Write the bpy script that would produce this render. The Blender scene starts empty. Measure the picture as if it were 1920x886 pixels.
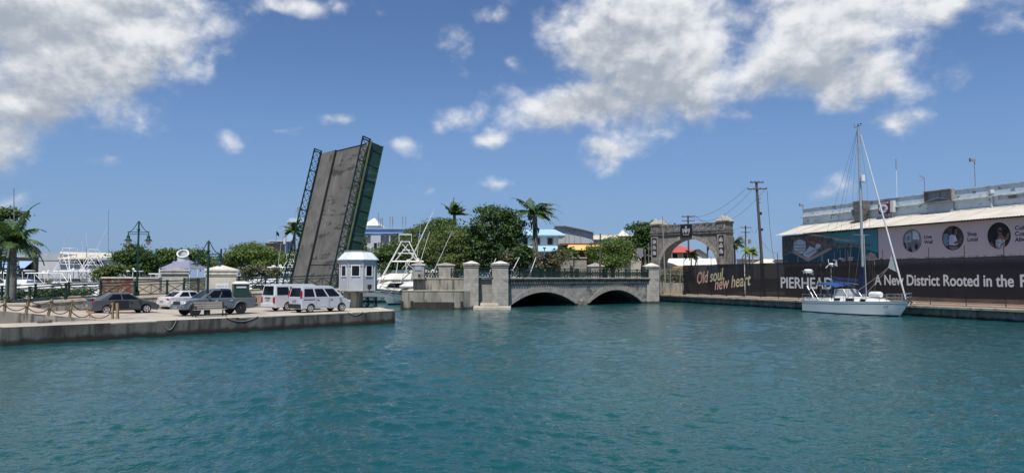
import bpy, bmesh, math, random
from mathutils import Vector, Matrix
V = Vector
R = math.radians
sc = bpy.context.scene
COL = sc.collection

# ---------------------------------------------------------------- camera, sky, sun, exposure
CAM_Z = 3.4
FPX, CX, CY, HORIZON = 1350.0, 960.0, 443.0, 520.0
PITCH = math.atan((HORIZON - CY) / FPX)
cam_data = bpy.data.cameras.new('camera')
cam = bpy.data.objects.new('camera', cam_data)
COL.objects.link(cam)
cam.location = (0, 0, CAM_Z)
cam.rotation_euler = (R(90) + PITCH, 0, 0)
cam_data.sensor_width = 36.0
cam_data.lens = 36.0 * FPX / 1920.0
cam_data.clip_start = 0.1
cam_data.clip_end = 9000
sc.camera = cam

SUN_EL, SUN_AZ = R(63), R(186)          # azimuth clockwise from +Y (the view direction)
sun_dir = V((math.sin(SUN_AZ) * math.cos(SUN_EL), math.cos(SUN_AZ) * math.cos(SUN_EL), math.sin(SUN_EL)))
sun_data = bpy.data.lights.new('sun', 'SUN')
sun_data.energy = 4.2
sun_data.angle = R(0.53)
sun_data.color = (1.0, 0.95, 0.87)
sun = bpy.data.objects.new('sun', sun_data)
COL.objects.link(sun)
sun.rotation_euler = (-sun_dir).to_track_quat('-Z', 'Y').to_euler()
sun.location = (0, -20, 60)

vs = sc.view_settings
vs.view_transform = 'Standard'
vs.look = 'None'
vs.gamma = 1
vs.use_curve_mapping = False
vs.exposure = 0.25
sc.cycles.max_bounces = 8
sc.cycles.transparent_max_bounces = 12
sc.cycles.use_denoising = True


def ray(px, py):
    x, y, z = (px - CX) / FPX, 1.0, -(py - CY) / FPX
    c, s = math.cos(PITCH), math.sin(PITCH)
    return V((x, y * c - z * s, y * s + z * c))


def at(px, py, z):                       # where a sight line meets the level z
    d = ray(px, py)
    return V((0, 0, CAM_Z)) + d * ((z - CAM_Z) / d.z)


def pd(px, py, Y):                       # ... or the distance Y
    d = ray(px, py)
    return V((0, 0, CAM_Z)) + d * (Y / d.y)


def pp(px, py, p0, n):                   # ... or a plane
    d = ray(px, py)
    o = V((0, 0, CAM_Z))
    return o + d * ((V(p0) - o).dot(n) / d.dot(n))


class NT:
    """small node-tree helper"""
    def __init__(s, tree):
        s.t = tree

    def n(s, kind, **kw):
        o = s.t.nodes.new(kind)
        for k, v in kw.items():
            setattr(o, k, v)
        return o

    def put(s, sock, v):
        if isinstance(v, bpy.types.NodeSocket):
            s.t.links.new(v, sock)
        elif v is not None:
            sock.default_value = v

    def m(s, op, a, b=None, c=None, clamp=False):
        o = s.n('ShaderNodeMath', operation=op, use_clamp=clamp)
        for i, v in enumerate((a, b, c)):
            s.put(o.inputs[i], v)
        return o.outputs[0]

    def v(s, op, a, b=None):
        o = s.n('ShaderNodeVectorMath', operation=op)
        s.put(o.inputs[0], a)
        if b is not None:
            s.put(o.inputs[1], b)
        return o.outputs['Value'] if op in ('LENGTH', 'DOT_PRODUCT') else o.outputs[0]

    def noise2(s, vec, scale, detail=4.0, rough=0.55):
        o = s.n('ShaderNodeTexNoise', noise_dimensions='2D')
        s.put(o.inputs['Vector'], vec)
        o.inputs['Scale'].default_value = scale
        o.inputs['Detail'].default_value = detail
        o.inputs['Roughness'].default_value = rough
        return o.outputs[0]

    def mix(s, f, a, b, blend='MIX'):
        o = s.n('ShaderNodeMix', data_type='RGBA', blend_type=blend)
        s.put(o.inputs[0], f)
        s.put(o.inputs[6], a)
        s.put(o.inputs[7], b)
        return o.outputs[2]

    def step(s, x, a, b, lo=0.0, hi=1.0):
        o = s.n('ShaderNodeMapRange', interpolation_type='SMOOTHSTEP')
        for i, v in enumerate((x, a, b, lo, hi)):
            s.put(o.inputs[i], v)
        return o.outputs[0]

    def noise(s, vec, scale, detail=4.0, rough=0.55, dist=0.0):
        o = s.n('ShaderNodeTexNoise')
        s.put(o.inputs['Vector'], vec)
        o.inputs['Scale'].default_value = scale
        o.inputs['Detail'].default_value = detail
        o.inputs['Roughness'].default_value = rough
        o.inputs['Distortion'].default_value = dist
        return o.outputs[0]


def azel(px, py):
    d = ray(px, py).normalized()
    return math.atan2(d.x, d.y), math.asin(d.z)


# cumulus banks in the sky, by azimuth and elevation (weight, size)
BLOBS = [  # px, py, rx, ry, weight
    (120, 40, 350, 210, 1.25), (300, 60, 150, 140, 1.0), (390, 110, 50, 80, .6), (40, 170, 200, 110, .85), (360, 130, 60, 60, .55), (20, 225, 110, 50, .55),
    (385, 150, 35, 35, .45), (-60, 150, 240, 260, .9),
    (1200, 70, 205, 150, 1.25), (1240, 150, 195, 125, 1.15), (1090, 195, 200, 85, 1.05), (1060, 40, 80, 80, .6), (980, 215, 75, 40, .5), (1160, 262, 75, 34, .6),
    (1560, 40, 260, 130, 1.25), (1500, 125, 180, 105, 1.0), (1640, 110, 170, 80, .95), (1780, 20, 190, 60, .8), (1900, 30, 150, 40, .6),
    (1415, 215, 60, 25, .5), (1440, 242, 40, 18, .4), (1660, 215, 70, 38, .62), (1300, 40, 90, 120, .7),
    (560, 5, 120, 34, .62), (630, 18, 50, 22, .5), (712, 32, 30, 36, .45), (840, 82, 45, 34, .36), (620, 225, 55, 24, .6), (530, 258, 34, 16, .36),
    (205, 290, 58, 25, .66), (435, 275, 26, 20, .3), (780, 285, 55, 32, .58), (855, 225, 50, 28, .56), (915, 262, 45, 24, .45), (965, 110, 32, 24, .42),
    (815, 355, 36, 14, .34), (935, 358, 46, 14, .38), (20, 372, 80, 26, .4), (1270, 270, 40, 22, .3), (10, 275, 40, 26, .4), (1540, 372, 60, 20, .25),
    (1120, 295, 60, 24, .3), (925, 20, 30, 14, .3), (700, -140, 260, 60, .5), (1250, -160, 420, 90, .8), (150, -190, 460, 110, .9)]

world = bpy.data.worlds.new('World')
sc.world = world
world.use_nodes = True
wt = world.node_tree
wt.nodes.clear()
N = NT(wt)
sky = N.n('ShaderNodeTexSky', sky_type='NISHITA', sun_disc=False)
sky.sun_elevation = SUN_EL
sky.sun_rotation = SUN_AZ
sky.altitude = 0
sky.air_density = 1.0
sky.dust_density = 0.15
sky.ozone_density = 3.0
geo = N.n('ShaderNodeTexCoord')
dirv = geo.outputs['Generated']
sep = N.n('ShaderNodeSeparateXYZ')
N.put(sep.inputs[0], dirv)
az = N.m('ARCTAN2', sep.outputs[0], sep.outputs[1])
el = N.m('ARCSINE', sep.outputs[2])


def cloud_density(az_s, el_s, blobs, warp):
    cb = N.n('ShaderNodeCombineXYZ')
    N.put(cb.inputs[0], az_s)
    N.put(cb.inputs[1], el_s)
    p = N.v('ADD', cb.outputs[0], warp)
    acc = None
    for (px, py, rx, ry, w) in blobs:
        a0, e0 = azel(px, py)
        ra = abs(azel(px + rx, py)[0] - azel(px - rx, py)[0]) / 2
        re = abs(azel(px, py + ry)[1] - azel(px, py - ry)[1]) / 2
        q = N.v('MULTIPLY', N.v('SUBTRACT', p, (a0, e0, 0)), (1 / ra, 1 / re, 0))
        f = N.m('MULTIPLY_ADD', N.v('LENGTH', q), -w, w)
        acc = f if acc is None else N.m('SMOOTH_MAX', acc, f, 0.12)
    return acc, cb.outputs[0]


n_w = N.n('ShaderNodeTexNoise')
N.put(n_w.inputs['Vector'], dirv)
n_w.inputs['Scale'].default_value = 9
n_w.inputs['Detail'].default_value = 3
warp = N.v('MULTIPLY', N.v('SUBTRACT', n_w.outputs['Color'], (.5, .5, .5)), (.11, .09, 0))
dens, aev = cloud_density(az, el, BLOBS, warp)
big = [b for b in BLOBS if b[4] > .8]
EL2 = N.m('ADD', el, 0.055)
up, aev2 = cloud_density(az, EL2, big, warp)
nd = N.v('MULTIPLY', aev, (1.0, 1.35, 1.0))
nd2 = N.v('ADD', nd, (-.004, .022, 0))


def billow(vec):                           # cauliflower heads over a soft fractal
    v = N.n('ShaderNodeTexVoronoi', feature='SMOOTH_F1', voronoi_dimensions='2D', normalize=True)
    wob = N.n('ShaderNodeTexNoise', noise_dimensions='2D')
    N.put(wob.inputs['Vector'], vec)
    wob.inputs['Scale'].default_value = 14
    wob.inputs['Detail'].default_value = 4
    p = N.v('ADD', vec, N.v('MULTIPLY', N.v('SUBTRACT', wob.outputs['Color'], (.5, .5, .5)), (.09, .09, .09)))
    N.put(v.inputs['Vector'], p)
    v.inputs['Scale'].default_value = 13
    v.inputs['Detail'].default_value = 2
    v.inputs['Roughness'].default_value = .5
    v.inputs['Lacunarity'].default_value = 2.3
    v.inputs['Smoothness'].default_value = .6
    return N.m('ADD', N.m('MULTIPLY', N.m('SUBTRACT', .5, v.outputs[0]), .75), N.m('MULTIPLY', N.m('SUBTRACT', N.noise2(vec, 9, 9, .60), .5), 1.5))


fb = billow(nd)
fb_up = billow(nd2)
broad = N.noise2(nd, 4.0, 3, .5)
d1 = N.m('ADD', N.m('MULTIPLY', dens, 1.15), N.m('ADD', N.m('MULTIPLY', fb, 1.05), -.27))
alpha = N.m('POWER', N.step(d1, -0.10, 0.74), 1.25)
emboss = N.m('MULTIPLY', N.m('SUBTRACT', fb, fb_up), 1.15)
thick = N.step(up, .0, 1.2)
br = N.m('SUBTRACT', N.m('ADD', N.m('ADD', .78, emboss), N.m('MULTIPLY', N.m('SUBTRACT', broad, .5), .6)), N.m('MULTIPLY', thick, .50))
edge = N.step(d1, .1, .8, .12, 0)
br = N.m('ADD', br, edge)
grey = N.step(br, 0.1, 1.05)
ccol = N.mix(grey, (3.2, 3.6, 4.25, 1), (7.1, 7.25, 7.5, 1))
low = N.step(el, -0.02, 0.30, 1, 0)
tint = N.mix(1.0, N.mix(N.m('MULTIPLY', low, .75), sky.outputs[0], (2.35, 3.45, 5.3, 1)), (.61, .705, .865, 1), 'MULTIPLY')
final = N.mix(alpha, tint, ccol)
bg = N.n('ShaderNodeBackground')
N.put(bg.inputs[0], final)
bg.inputs[1].default_value = 0.1
wo = N.n('ShaderNodeOutputWorld')
wt.links.new(bg.outputs[0], wo.inputs[0])
world.cycles.sampling_method = 'MANUAL'
world.cycles.sample_map_resolution = 512

# ---------------------------------------------------------------- materials
MATS = {}


def mat(name, c1, c2=None, scale=3.0, stretch=(1, 1, 1), rough=.8, lo=.35, hi=.65, stain=None, stain_scale=.6, stain_lo=.55, stain_hi=.7,
        stain_stretch=(1, 1, 1), bump=0.0, bump_scale=20, metal=0.0, spec=.4, brick=None, island=None, transl=0.0, alpha=1.0, tide=None, wave=None, coat=0.0):
    if name in MATS:
        return MATS[name]
    m = bpy.data.materials.new(name)
    m.use_nodes = True
    t = m.node_tree
    t.nodes.clear()
    n = NT(t)
    pos = n.n('ShaderNodeTexCoord').outputs['Object']
    col = (*c1, 1)
    if c2 is not None:
        f = n.step(n.noise(n.v('MULTIPLY', pos, stretch), scale, 6, .6), lo, hi)
        col = n.mix(f, (*c1, 1), (*c2, 1))
    height = None
    if brick:
        bw, bh, mort, mcol = brick
        s = n.n('ShaderNodeSeparateXYZ')
        n.put(s.inputs[0], pos)
        cb = n.n('ShaderNodeCombineXYZ')
        n.put(cb.inputs[0], n.m('ADD', s.outputs[0], n.m('MULTIPLY', s.outputs[1], .73)))
        n.put(cb.inputs[1], s.outputs[2])
        b = n.n('ShaderNodeTexBrick')
        n.put(b.inputs['Vector'], cb.outputs[0])
        n.put(b.inputs['Color1'], col)
        n.put(b.inputs['Color2'], n.mix(1.0, col, (.86, .86, .84, 1), 'MULTIPLY'))
        b.inputs['Mortar'].default_value = (*mcol, 1)
        b.inputs['Scale'].default_value = 1
        b.inputs['Mortar Size'].default_value = mort
        b.inputs['Brick Width'].default_value = bw
        b.inputs['Row Height'].default_value = bh
        col = b.outputs[0]
    if wave:
        axis, freq, wc, wlo, whi = wave
        w = n.n('ShaderNodeTexWave', wave_type='BANDS', bands_direction=axis)
        n.put(w.inputs[0], pos)
        w.inputs['Scale'].default_value = freq
        col = n.mix(n.step(w.outputs[1], wlo, whi), col, (*wc, 1))
    if stain:
        f = n.step(n.noise(n.v('MULTIPLY', pos, stain_stretch), stain_scale, 7, .65), stain_lo, stain_hi)
        col = n.mix(n.m('MULTIPLY', f, .85), col, (*stain, 1))
    if tide:                              # weed and wet dirt left by the tide, height z in world metres
        zc, tcol = tide
        gp = n.n('ShaderNodeNewGeometry').outputs['Position']
        s2 = n.n('ShaderNodeSeparateXYZ')
        n.put(s2.inputs[0], gp)
        e = n.m('ADD', s2.outputs[2], n.m('MULTIPLY', n.m('SUBTRACT', n.noise(n.v('MULTIPLY', gp, (1, 1, .25)), 1.3, 6, .65), .5), .55))
        col = n.mix(n.step(e, zc - .12, zc + .12, .92, 0), col, (*tcol, 1))
    if island:
        g = n.n('ShaderNodeNewGeometry')
        ramp = n.n('ShaderNodeValToRGB')
        els = ramp.color_ramp.elements
        els[0].color = (*island[0], 1)
        els[1].color = (*island[-1], 1)
        for i, c in enumerate(island[1:-1]):
            e_ = els.new((i + 1) / (len(island) - 1))
            e_.color = (*c, 1)
        n.put(ramp.inputs[0], g.outputs['Random Per Island'])
        col = ramp.outputs[0]
    b = n.n('ShaderNodeBsdfPrincipled')
    n.put(b.inputs['Base Color'], col)
    b.inputs['Roughness'].default_value = rough
    b.inputs['Metallic'].default_value = metal
    b.inputs['Specular IOR Level'].default_value = spec
    b.inputs['Coat Weight'].default_value = coat
    b.inputs['Coat Roughness'].default_value = .05
    if bump:
        bn = n.n('ShaderNodeBump')
        bn.inputs['Strength'].default_value = bump
        bn.inputs['Distance'].default_value = .03
        n.put(bn.inputs['Height'], n.noise(pos, bump_scale, 5, .6))
        t.links.new(bn.outputs[0], b.inputs['Normal'])
    out = b.outputs[0]
    if transl:
        tr = n.n('ShaderNodeBsdfTranslucent')
        n.put(tr.inputs[0], n.mix(1.0, col, (1.5, 1.7, .7, 1), 'MULTIPLY'))
        mx = n.n('ShaderNodeMixShader')
        mx.inputs[0].default_value = transl
        t.links.new(out, mx.inputs[1])
        t.links.new(tr.outputs[0], mx.inputs[2])
        out = mx.outputs[0]
    if alpha < 1:
        tp = n.n('ShaderNodeBsdfTransparent')
        mx = n.n('ShaderNodeMixShader')
        mx.inputs[0].default_value = alpha
        t.links.new(tp.outputs[0], mx.inputs[1])
        t.links.new(out, mx.inputs[2])
        out = mx.outputs[0]
    o = n.n('ShaderNodeOutputMaterial')
    t.links.new(out, o.inputs[0])
    MATS[name] = m
    return m


WEED = (.018, .02, .014)
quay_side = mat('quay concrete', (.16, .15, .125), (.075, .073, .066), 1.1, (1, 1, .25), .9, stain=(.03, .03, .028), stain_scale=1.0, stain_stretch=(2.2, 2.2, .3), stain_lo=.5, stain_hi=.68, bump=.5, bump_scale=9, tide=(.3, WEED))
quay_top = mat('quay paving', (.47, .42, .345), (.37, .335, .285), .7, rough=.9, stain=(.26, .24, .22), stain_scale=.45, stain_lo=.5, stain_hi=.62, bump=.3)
cap_conc = mat('coping concrete', (.55, .49, .39), (.42, .38, .31), 1.6, rough=.9, stain=(.2, .18, .15), stain_scale=1.5, stain_lo=.62, stain_hi=.72, bump=.4)
wall_conc = mat('weathered wall', (.37, .345, .29), (.24, .23, .2), 1.2, (1, 1, .3), .9, stain=(.08, .076, .068), stain_scale=1.1, stain_stretch=(2.5, 2.5, .25), stain_lo=.49, stain_hi=.64, bump=.5, bump_scale=8, tide=(.18, WEED))
stone = mat('coral stone blocks', (.43, .41, .365), (.31, .297, .268), 1.5, rough=.9, brick=(.95, .38, .012, (.2, .19, .17)), stain=(.13, .125, .11), stain_scale=.9, stain_lo=.55, stain_hi=.68, bump=.5, bump_scale=10, tide=(.25, WEED))
stone_old = mat('old bridge stone', (.38, .365, .325), (.26, .25, .23), 1.3, rough=.92, brick=(1.1, .42, .012, (.2, .195, .175)), stain=(.075, .073, .068), stain_scale=.8, stain_lo=.52, stain_hi=.66, bump=.6, bump_scale=8, tide=(.3, WEED))
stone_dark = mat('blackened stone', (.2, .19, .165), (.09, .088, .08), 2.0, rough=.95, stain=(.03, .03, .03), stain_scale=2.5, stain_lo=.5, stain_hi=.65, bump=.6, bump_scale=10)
arch_stone = mat('grey arch stone', (.275, .25, .215), (.165, .152, .132), 1.2, rough=.92, stain=(.05, .048, .045), stain_scale=.9, stain_stretch=(1.6, 1.6, .5), stain_lo=.53, stain_hi=.68, bump=.5, bump_scale=8)
cap_white = mat('pale cap', (.66, .62, .53), (.5, .46, .4), 2.5, rough=.85, stain=(.2, .19, .17), stain_scale=2, stain_lo=.6, stain_hi=.72)
black = mat('soot black', (.012, .012, .012), rough=.8)
timber = mat('black timber', (.02, .018, .016), (.045, .04, .036), 6, rough=.9)
green = mat('green paint', (.006, .025, .02), (.009, .034, .027), 3, rough=.45, stain=(.022, .026, .02), stain_scale=4, stain_lo=.62, stain_hi=.72)
green_rail = mat('faded green railing', (.005, .02, .016), (.008, .028, .022), 3, rough=.5, stain=(.022, .024, .02), stain_scale=3, stain_lo=.6, stain_hi=.72)
green_girder = mat('green girder paint', (.012, .042, .032), (.016, .054, .042), .9, rough=.5, stain=(.06, .1, .085), stain_scale=.8, stain_stretch=(.35, .35, 2.4), stain_lo=.54, stain_hi=.66)
olive_edge = mat('yellowed green edge', (.10, .13, .055), (.07, .10, .045), 2, rough=.6)
deck_mat = mat('asphalt deck', (.15, .143, .132), (.105, .10, .093), .5, rough=.95, stain=(.045, .042, .038), stain_scale=.75, stain_stretch=(.6, .6, 2.2), stain_lo=.565, stain_hi=.60, bump=.6, bump_scale=14)
deck_walk = mat('footway deck', (.165, .157, .143), (.12, .114, .104), .6, rough=.95, stain=(.065, .058, .05), stain_scale=.55, stain_lo=.58, stain_hi=.66, bump=.5, bump_scale=14)
asphalt = mat('road asphalt', (.11, .105, .1), (.07, .068, .066), 1.2, rough=.95, bump=.4)
earth = mat('dry ground', (.2, .17, .12), (.13, .12, .085), .12, rough=.95)
white_paint = mat('white gelcoat', (.80, .80, .78), (.74, .74, .72), 1.5, rough=.25, spec=.5)
cream_gel = mat('cream gelcoat', (.8, .77, .68), (.74, .71, .62), 1.5, rough=.3)
alu = mat('white tube', (.78, .78, .77), rough=.35)
steel = mat('stainless tube', (.55, .56, .57), rough=.25, metal=.9)
mast_m = mat('mast alloy', (.42, .45, .46), (.36, .38, .4), 2, rough=.4, metal=.3)
navy = mat('navy canvas', (.006, .013, .05), (.01, .02, .075), 3, rough=.8)
blue_canvas = mat('blue canvas', (.014, .055, .19), (.02, .075, .24), 3, rough=.8)
glass = mat('dark glass', (.006, .007, .009), rough=.06, spec=.4)
clear = mat('clear screen', (.5, .56, .58), rough=.08, spec=.8, alpha=.45)
rubber = mat('tyre rubber', (.018, .018, .018), (.03, .03, .03), 8, rough=.85)
rim_m = mat('alloy rim', (.42, .42, .42), rough=.35)
plastic = mat('black plastic', (.02, .02, .022), rough=.55)
red_lens = mat('red lens', (.35, .012, .015), rough=.2)
lamp_lens = mat('clear lens', (.7, .7, .68), rough=.1)
plate_m = mat('number plate', (.5, .5, .46), (.1, .1, .1), 14, rough=.5)
wood = mat('weathered wood', (.34, .26, .15), (.23, .17, .1), 4, (1, 1, .2), .85)
bark = mat('bark', (.12, .095, .07), (.06, .05, .04), 5, (1, 1, .3), .95, bump=.6)
palm_bark = mat('palm trunk', (.26, .235, .2), (.17, .155, .135), 3, (.4, .4, 3), .95)
rope_m = mat('mooring rope', (.4, .36, .28), (.3, .27, .2), 30, rough=.9)
dark_rope = mat('tarred rope', (.05, .042, .035), (.08, .07, .055), 20, rough=.9)
pole_wood = mat('grey pole timber', (.115, .095, .078), (.07, .06, .05), 4, (1, 1, .1), .9)
galv = mat('galvanised steel', (.32, .33, .33), (.22, .22, .22), 6, rough=.5, metal=.4)
cable_m = mat('cable', (.03, .03, .032), rough=.6)

# ---------------------------------------------------------------- building blocks
WM = {}                                   # each object's matrix in the world


def tag(o, label=None, cat=None, group=None, kind=None):
    for k, v in (('label', label), ('category', cat), ('group', group), ('kind', kind)):
        if v:
            o[k] = v
    return o


def thing(name, label, cat, loc=(0, 0, 0), rot=0.0, group=None):
    o = bpy.data.objects.new(name, None)
    COL.objects.link(o)
    o.empty_display_size = .2
    o.location = loc
    o.rotation_euler = (0, 0, rot)
    WM[o] = Matrix.Translation(V(loc)) @ Matrix.Rotation(rot, 4, 'Z')
    return tag(o, label, cat, group)


def copy_tree(o, parent=None):
    c = o.copy()
    COL.objects.link(c)
    c.parent = parent
    for ch in o.children:
        copy_tree(ch, c)
    return c


class MB:
    def __init__(s):
        s.v, s.f = [], []

    def add(s, vs_, fs):
        b = len(s.v)
        s.v.extend(V(p) for p in vs_)
        s.f.extend(tuple(i + b for i in f) for f in fs)
        return s

    def box(s, c, d, rz=0.0, M=None):
        c = V(c)
        M = M or Matrix.Rotation(rz, 3, 'Z')
        vs_ = [c + M @ V((d[0] / 2 * i, d[1] / 2 * j, d[2] / 2 * k)) for k in (-1, 1) for j in (-1, 1) for i in (-1, 1)]
        return s.add(vs_, [(0, 2, 3, 1), (4, 5, 7, 6), (0, 1, 5, 4), (2, 6, 7, 3), (0, 4, 6, 2), (1, 3, 7, 5)])

    def span(s, x0, x1, y0, y1, z0, z1):
        return s.box(((x0 + x1) / 2, (y0 + y1) / 2, (z0 + z1) / 2), (abs(x1 - x0), abs(y1 - y0), abs(z1 - z0)))

    def beam(s, a, b, w, h=None, up=(0, 0, 1)):
        a, b = V(a), V(b)
        d = b - a
        L = d.length
        x = d / L
        y = V(up).cross(x)
        if y.length < 1e-4:
            y = V((0, 1, 0)).cross(x)
        y.normalize()
        M = Matrix((x, y, x.cross(y))).transposed()
        return s.box((a + b) / 2, (L, w, h or w), M=M)

    def tube(s, a, b, r0, r1=None, n=6):
        return s.path([a, b], [r0, r0 if r1 is None else r1], n)

    def path(s, pts, r, n=6, cap=True):
        pts = [V(p) for p in pts]
        rs = r if isinstance(r, (list, tuple)) else [r] * len(pts)
        rings = []
        ref = None
        for i, p in enumerate(pts):
            d = (pts[min(i + 1, len(pts) - 1)] - pts[max(i - 1, 0)]).normalized()
            if ref is None or abs(ref.dot(d)) > .98:
                ref = V((0, 0, 1)) if abs(d.z) < .9 else V((1, 0, 0))
            x = (ref - d * ref.dot(d)).normalized()
            y = d.cross(x)
            ref = x
            rings.append([p + (x * math.cos(t) + y * math.sin(t)) * rs[i] for t in [2 * math.pi * k / n for k in range(n)]])
        return s.loft(rings, cap)

    def loft(s, rings, cap=True, closed=True):
        n = len(rings[0])
        vs_ = [p for rg in rings for p in rg]
        fs = []
        for i in range(len(rings) - 1):
            for j in range(n if closed else n - 1):
                k = (j + 1) % n
                fs.append((i * n + j, i * n + k, (i + 1) * n + k, (i + 1) * n + j))
        if cap and closed:
            fs.append(tuple(range(n))[::-1])
            fs.append(tuple((len(rings) - 1) * n + j for j in range(n)))
        return s.add(vs_, fs)

    def lathe(s, prof, c=(0, 0, 0), n=12, M=None):
        c = V(c)
        rings = []
        for (r, z) in prof:
            ps = [V((max(r, 1e-4) * math.cos(2 * math.pi * k / n), max(r, 1e-4) * math.sin(2 * math.pi * k / n), z)) for k in range(n)]
            rings.append([c + (M @ p if M else p) for p in ps])
        return s.loft(rings)

    def prism(s, poly, vec):
        vec = V(vec)
        return s.loft([[V(p) for p in poly], [V(p) + vec for p in poly]])

    def sheet(s, poly):
        return s.add(poly, [tuple(range(len(poly)))])

    def build(s, name, m, parent=None, world=False, smooth=None, bevel=0.0, fix=True):
        M = None
        if world and parent is not None:
            M = WM[parent].inverted()
        me = bpy.data.meshes.new(name)
        me.from_pydata([(M @ p if M else p) for p in s.v], [], s.f)
        if fix:
            bm = bmesh.new()
            bm.from_mesh(me)
            bmesh.ops.recalc_face_normals(bm, faces=bm.faces)
            if bevel:
                bmesh.ops.bevel(bm, geom=[e for e in bm.edges if len(e.link_faces) == 2 and e.calc_face_angle() > .6], offset=bevel, segments=1, affect='EDGES')
            bm.to_mesh(me)
            bm.free()
        if smooth:
            me.polygons.foreach_set('use_smooth', [True] * len(me.polygons))
            me.set_sharp_from_angle(angle=R(smooth))
        me.materials.append(m)
        o = bpy.data.objects.new(name, me)
        COL.objects.link(o)
        if parent is not None:
            o.parent = parent
            WM[o] = WM[parent]
        else:
            WM[o] = Matrix.Identity(4)
        return o


def struct(o):
    o['kind'] = 'structure'
    return o


def catenary(a, b, sag, n=10):
    a, b = V(a), V(b)
    return [a.lerp(b, i / n) - V((0, 0, sag * 4 * (i / n) * (1 - i / n))) for i in range(n + 1)]


def lettering(name, text, m, parent, p_left, p_right, up, height, shear=0.0, bold=0.0, depth=.006, fit=True):
    """raised lettering from p_left to p_right (baseline, world), capital height along up"""
    cu = bpy.data.curves.new(name, 'FONT')
    cu.body = text
    cu.shear = shear
    cu.extrude = 0
    tmp = bpy.data.objects.new(name, cu)
    COL.objects.link(tmp)
    dg = bpy.context.evaluated_depsgraph_get()
    me = bpy.data.meshes.new_from_object(tmp.evaluated_get(dg))
    bpy.data.objects.remove(tmp)
    if bold:                              # heavier strokes: the same outline struck again beside itself, each a millimetre prouder
        vs0 = [v.co.copy() for v in me.vertices]
        fs0 = [tuple(p.vertices) for p in me.polygons]
        nv, nf = [], []
        for k, (ox, oy) in enumerate(((0, 0), (bold, 0), (bold * .5, bold * .4), (bold * .5, -bold * .4))):
            b0 = len(nv)
            nv += [c + V((ox, oy, k * .001)) for c in vs0]
            nf += [tuple(i + b0 for i in f) for f in fs0]
        me = bpy.data.meshes.new(name)
        me.from_pydata(nv, [], nf)
    xs = [v.co.x for v in me.vertices]
    ys = [v.co.y for v in me.vertices]
    x0, x1, y1 = min(xs), max(xs), max(ys)
    p_left, p_right, up = V(p_left), V(p_right), V(up).normalized()
    dx = (p_right - p_left)
    k = height / y1
    Mi = WM[parent].inverted()
    outw = dx.cross(up).normalized()
    for v in me.vertices:
        v.co = Mi @ (p_left + dx * ((v.co.x - x0) / (x1 - x0)) + up * (v.co.y * k) + outw * v.co.z)
    me.materials.clear()
    me.materials.append(m)
    o = bpy.data.objects.new(name, me)
    COL.objects.link(o)
    o.parent = parent
    WM[o] = WM[parent]
    return o

# ================================================================ SETTING: water, land, quays, road
def water_material():
    m = bpy.data.materials.new('harbour water')
    m.use_nodes = True
    t = m.node_tree
    t.nodes.clear()
    n = NT(t)
    pos = n.n('ShaderNodeNewGeometry').outputs['Position']
    p = pos
    h = n.m('ADD', n.m('MULTIPLY', n.noise(p, 5.0, 3, .6, .4), .05), n.m('MULTIPLY', n.noise(p, 14.0, 2, .6), .012))
    bn = n.n('ShaderNodeBump')
    bn.inputs['Strength'].default_value = 1.0
    bn.inputs['Distance'].default_value = 1.0
    n.put(bn.inputs['Height'], h)
    depth = n.step(n.noise(pos, .035, 3, .6), .35, .65)
    col = n.mix(depth, (.006, .062, .069, 1), (.009, .077, .077, 1))
    s = n.n('ShaderNodeBsdfPrincipled')
    n.put(s.inputs['Base Color'], col)
    s.inputs['Roughness'].default_value = .04
    s.inputs['IOR'].default_value = 1.333
    s.inputs['Specular IOR Level'].default_value = .5
    t.links.new(bn.outputs[0], s.inputs['Normal'])
    o = n.n('ShaderNodeOutputMaterial')
    t.links.new(s.outputs[0], o.inputs[0])
    return m


WATER = water_material()
mb = MB()
mb.sheet([(-3000, -60, -.25), (3000, -60, -.25), (3000, 4000, -.25), (-3000, 4000, -.25)])
struct(mb.build('outer_water', WATER, fix=False))


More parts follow.
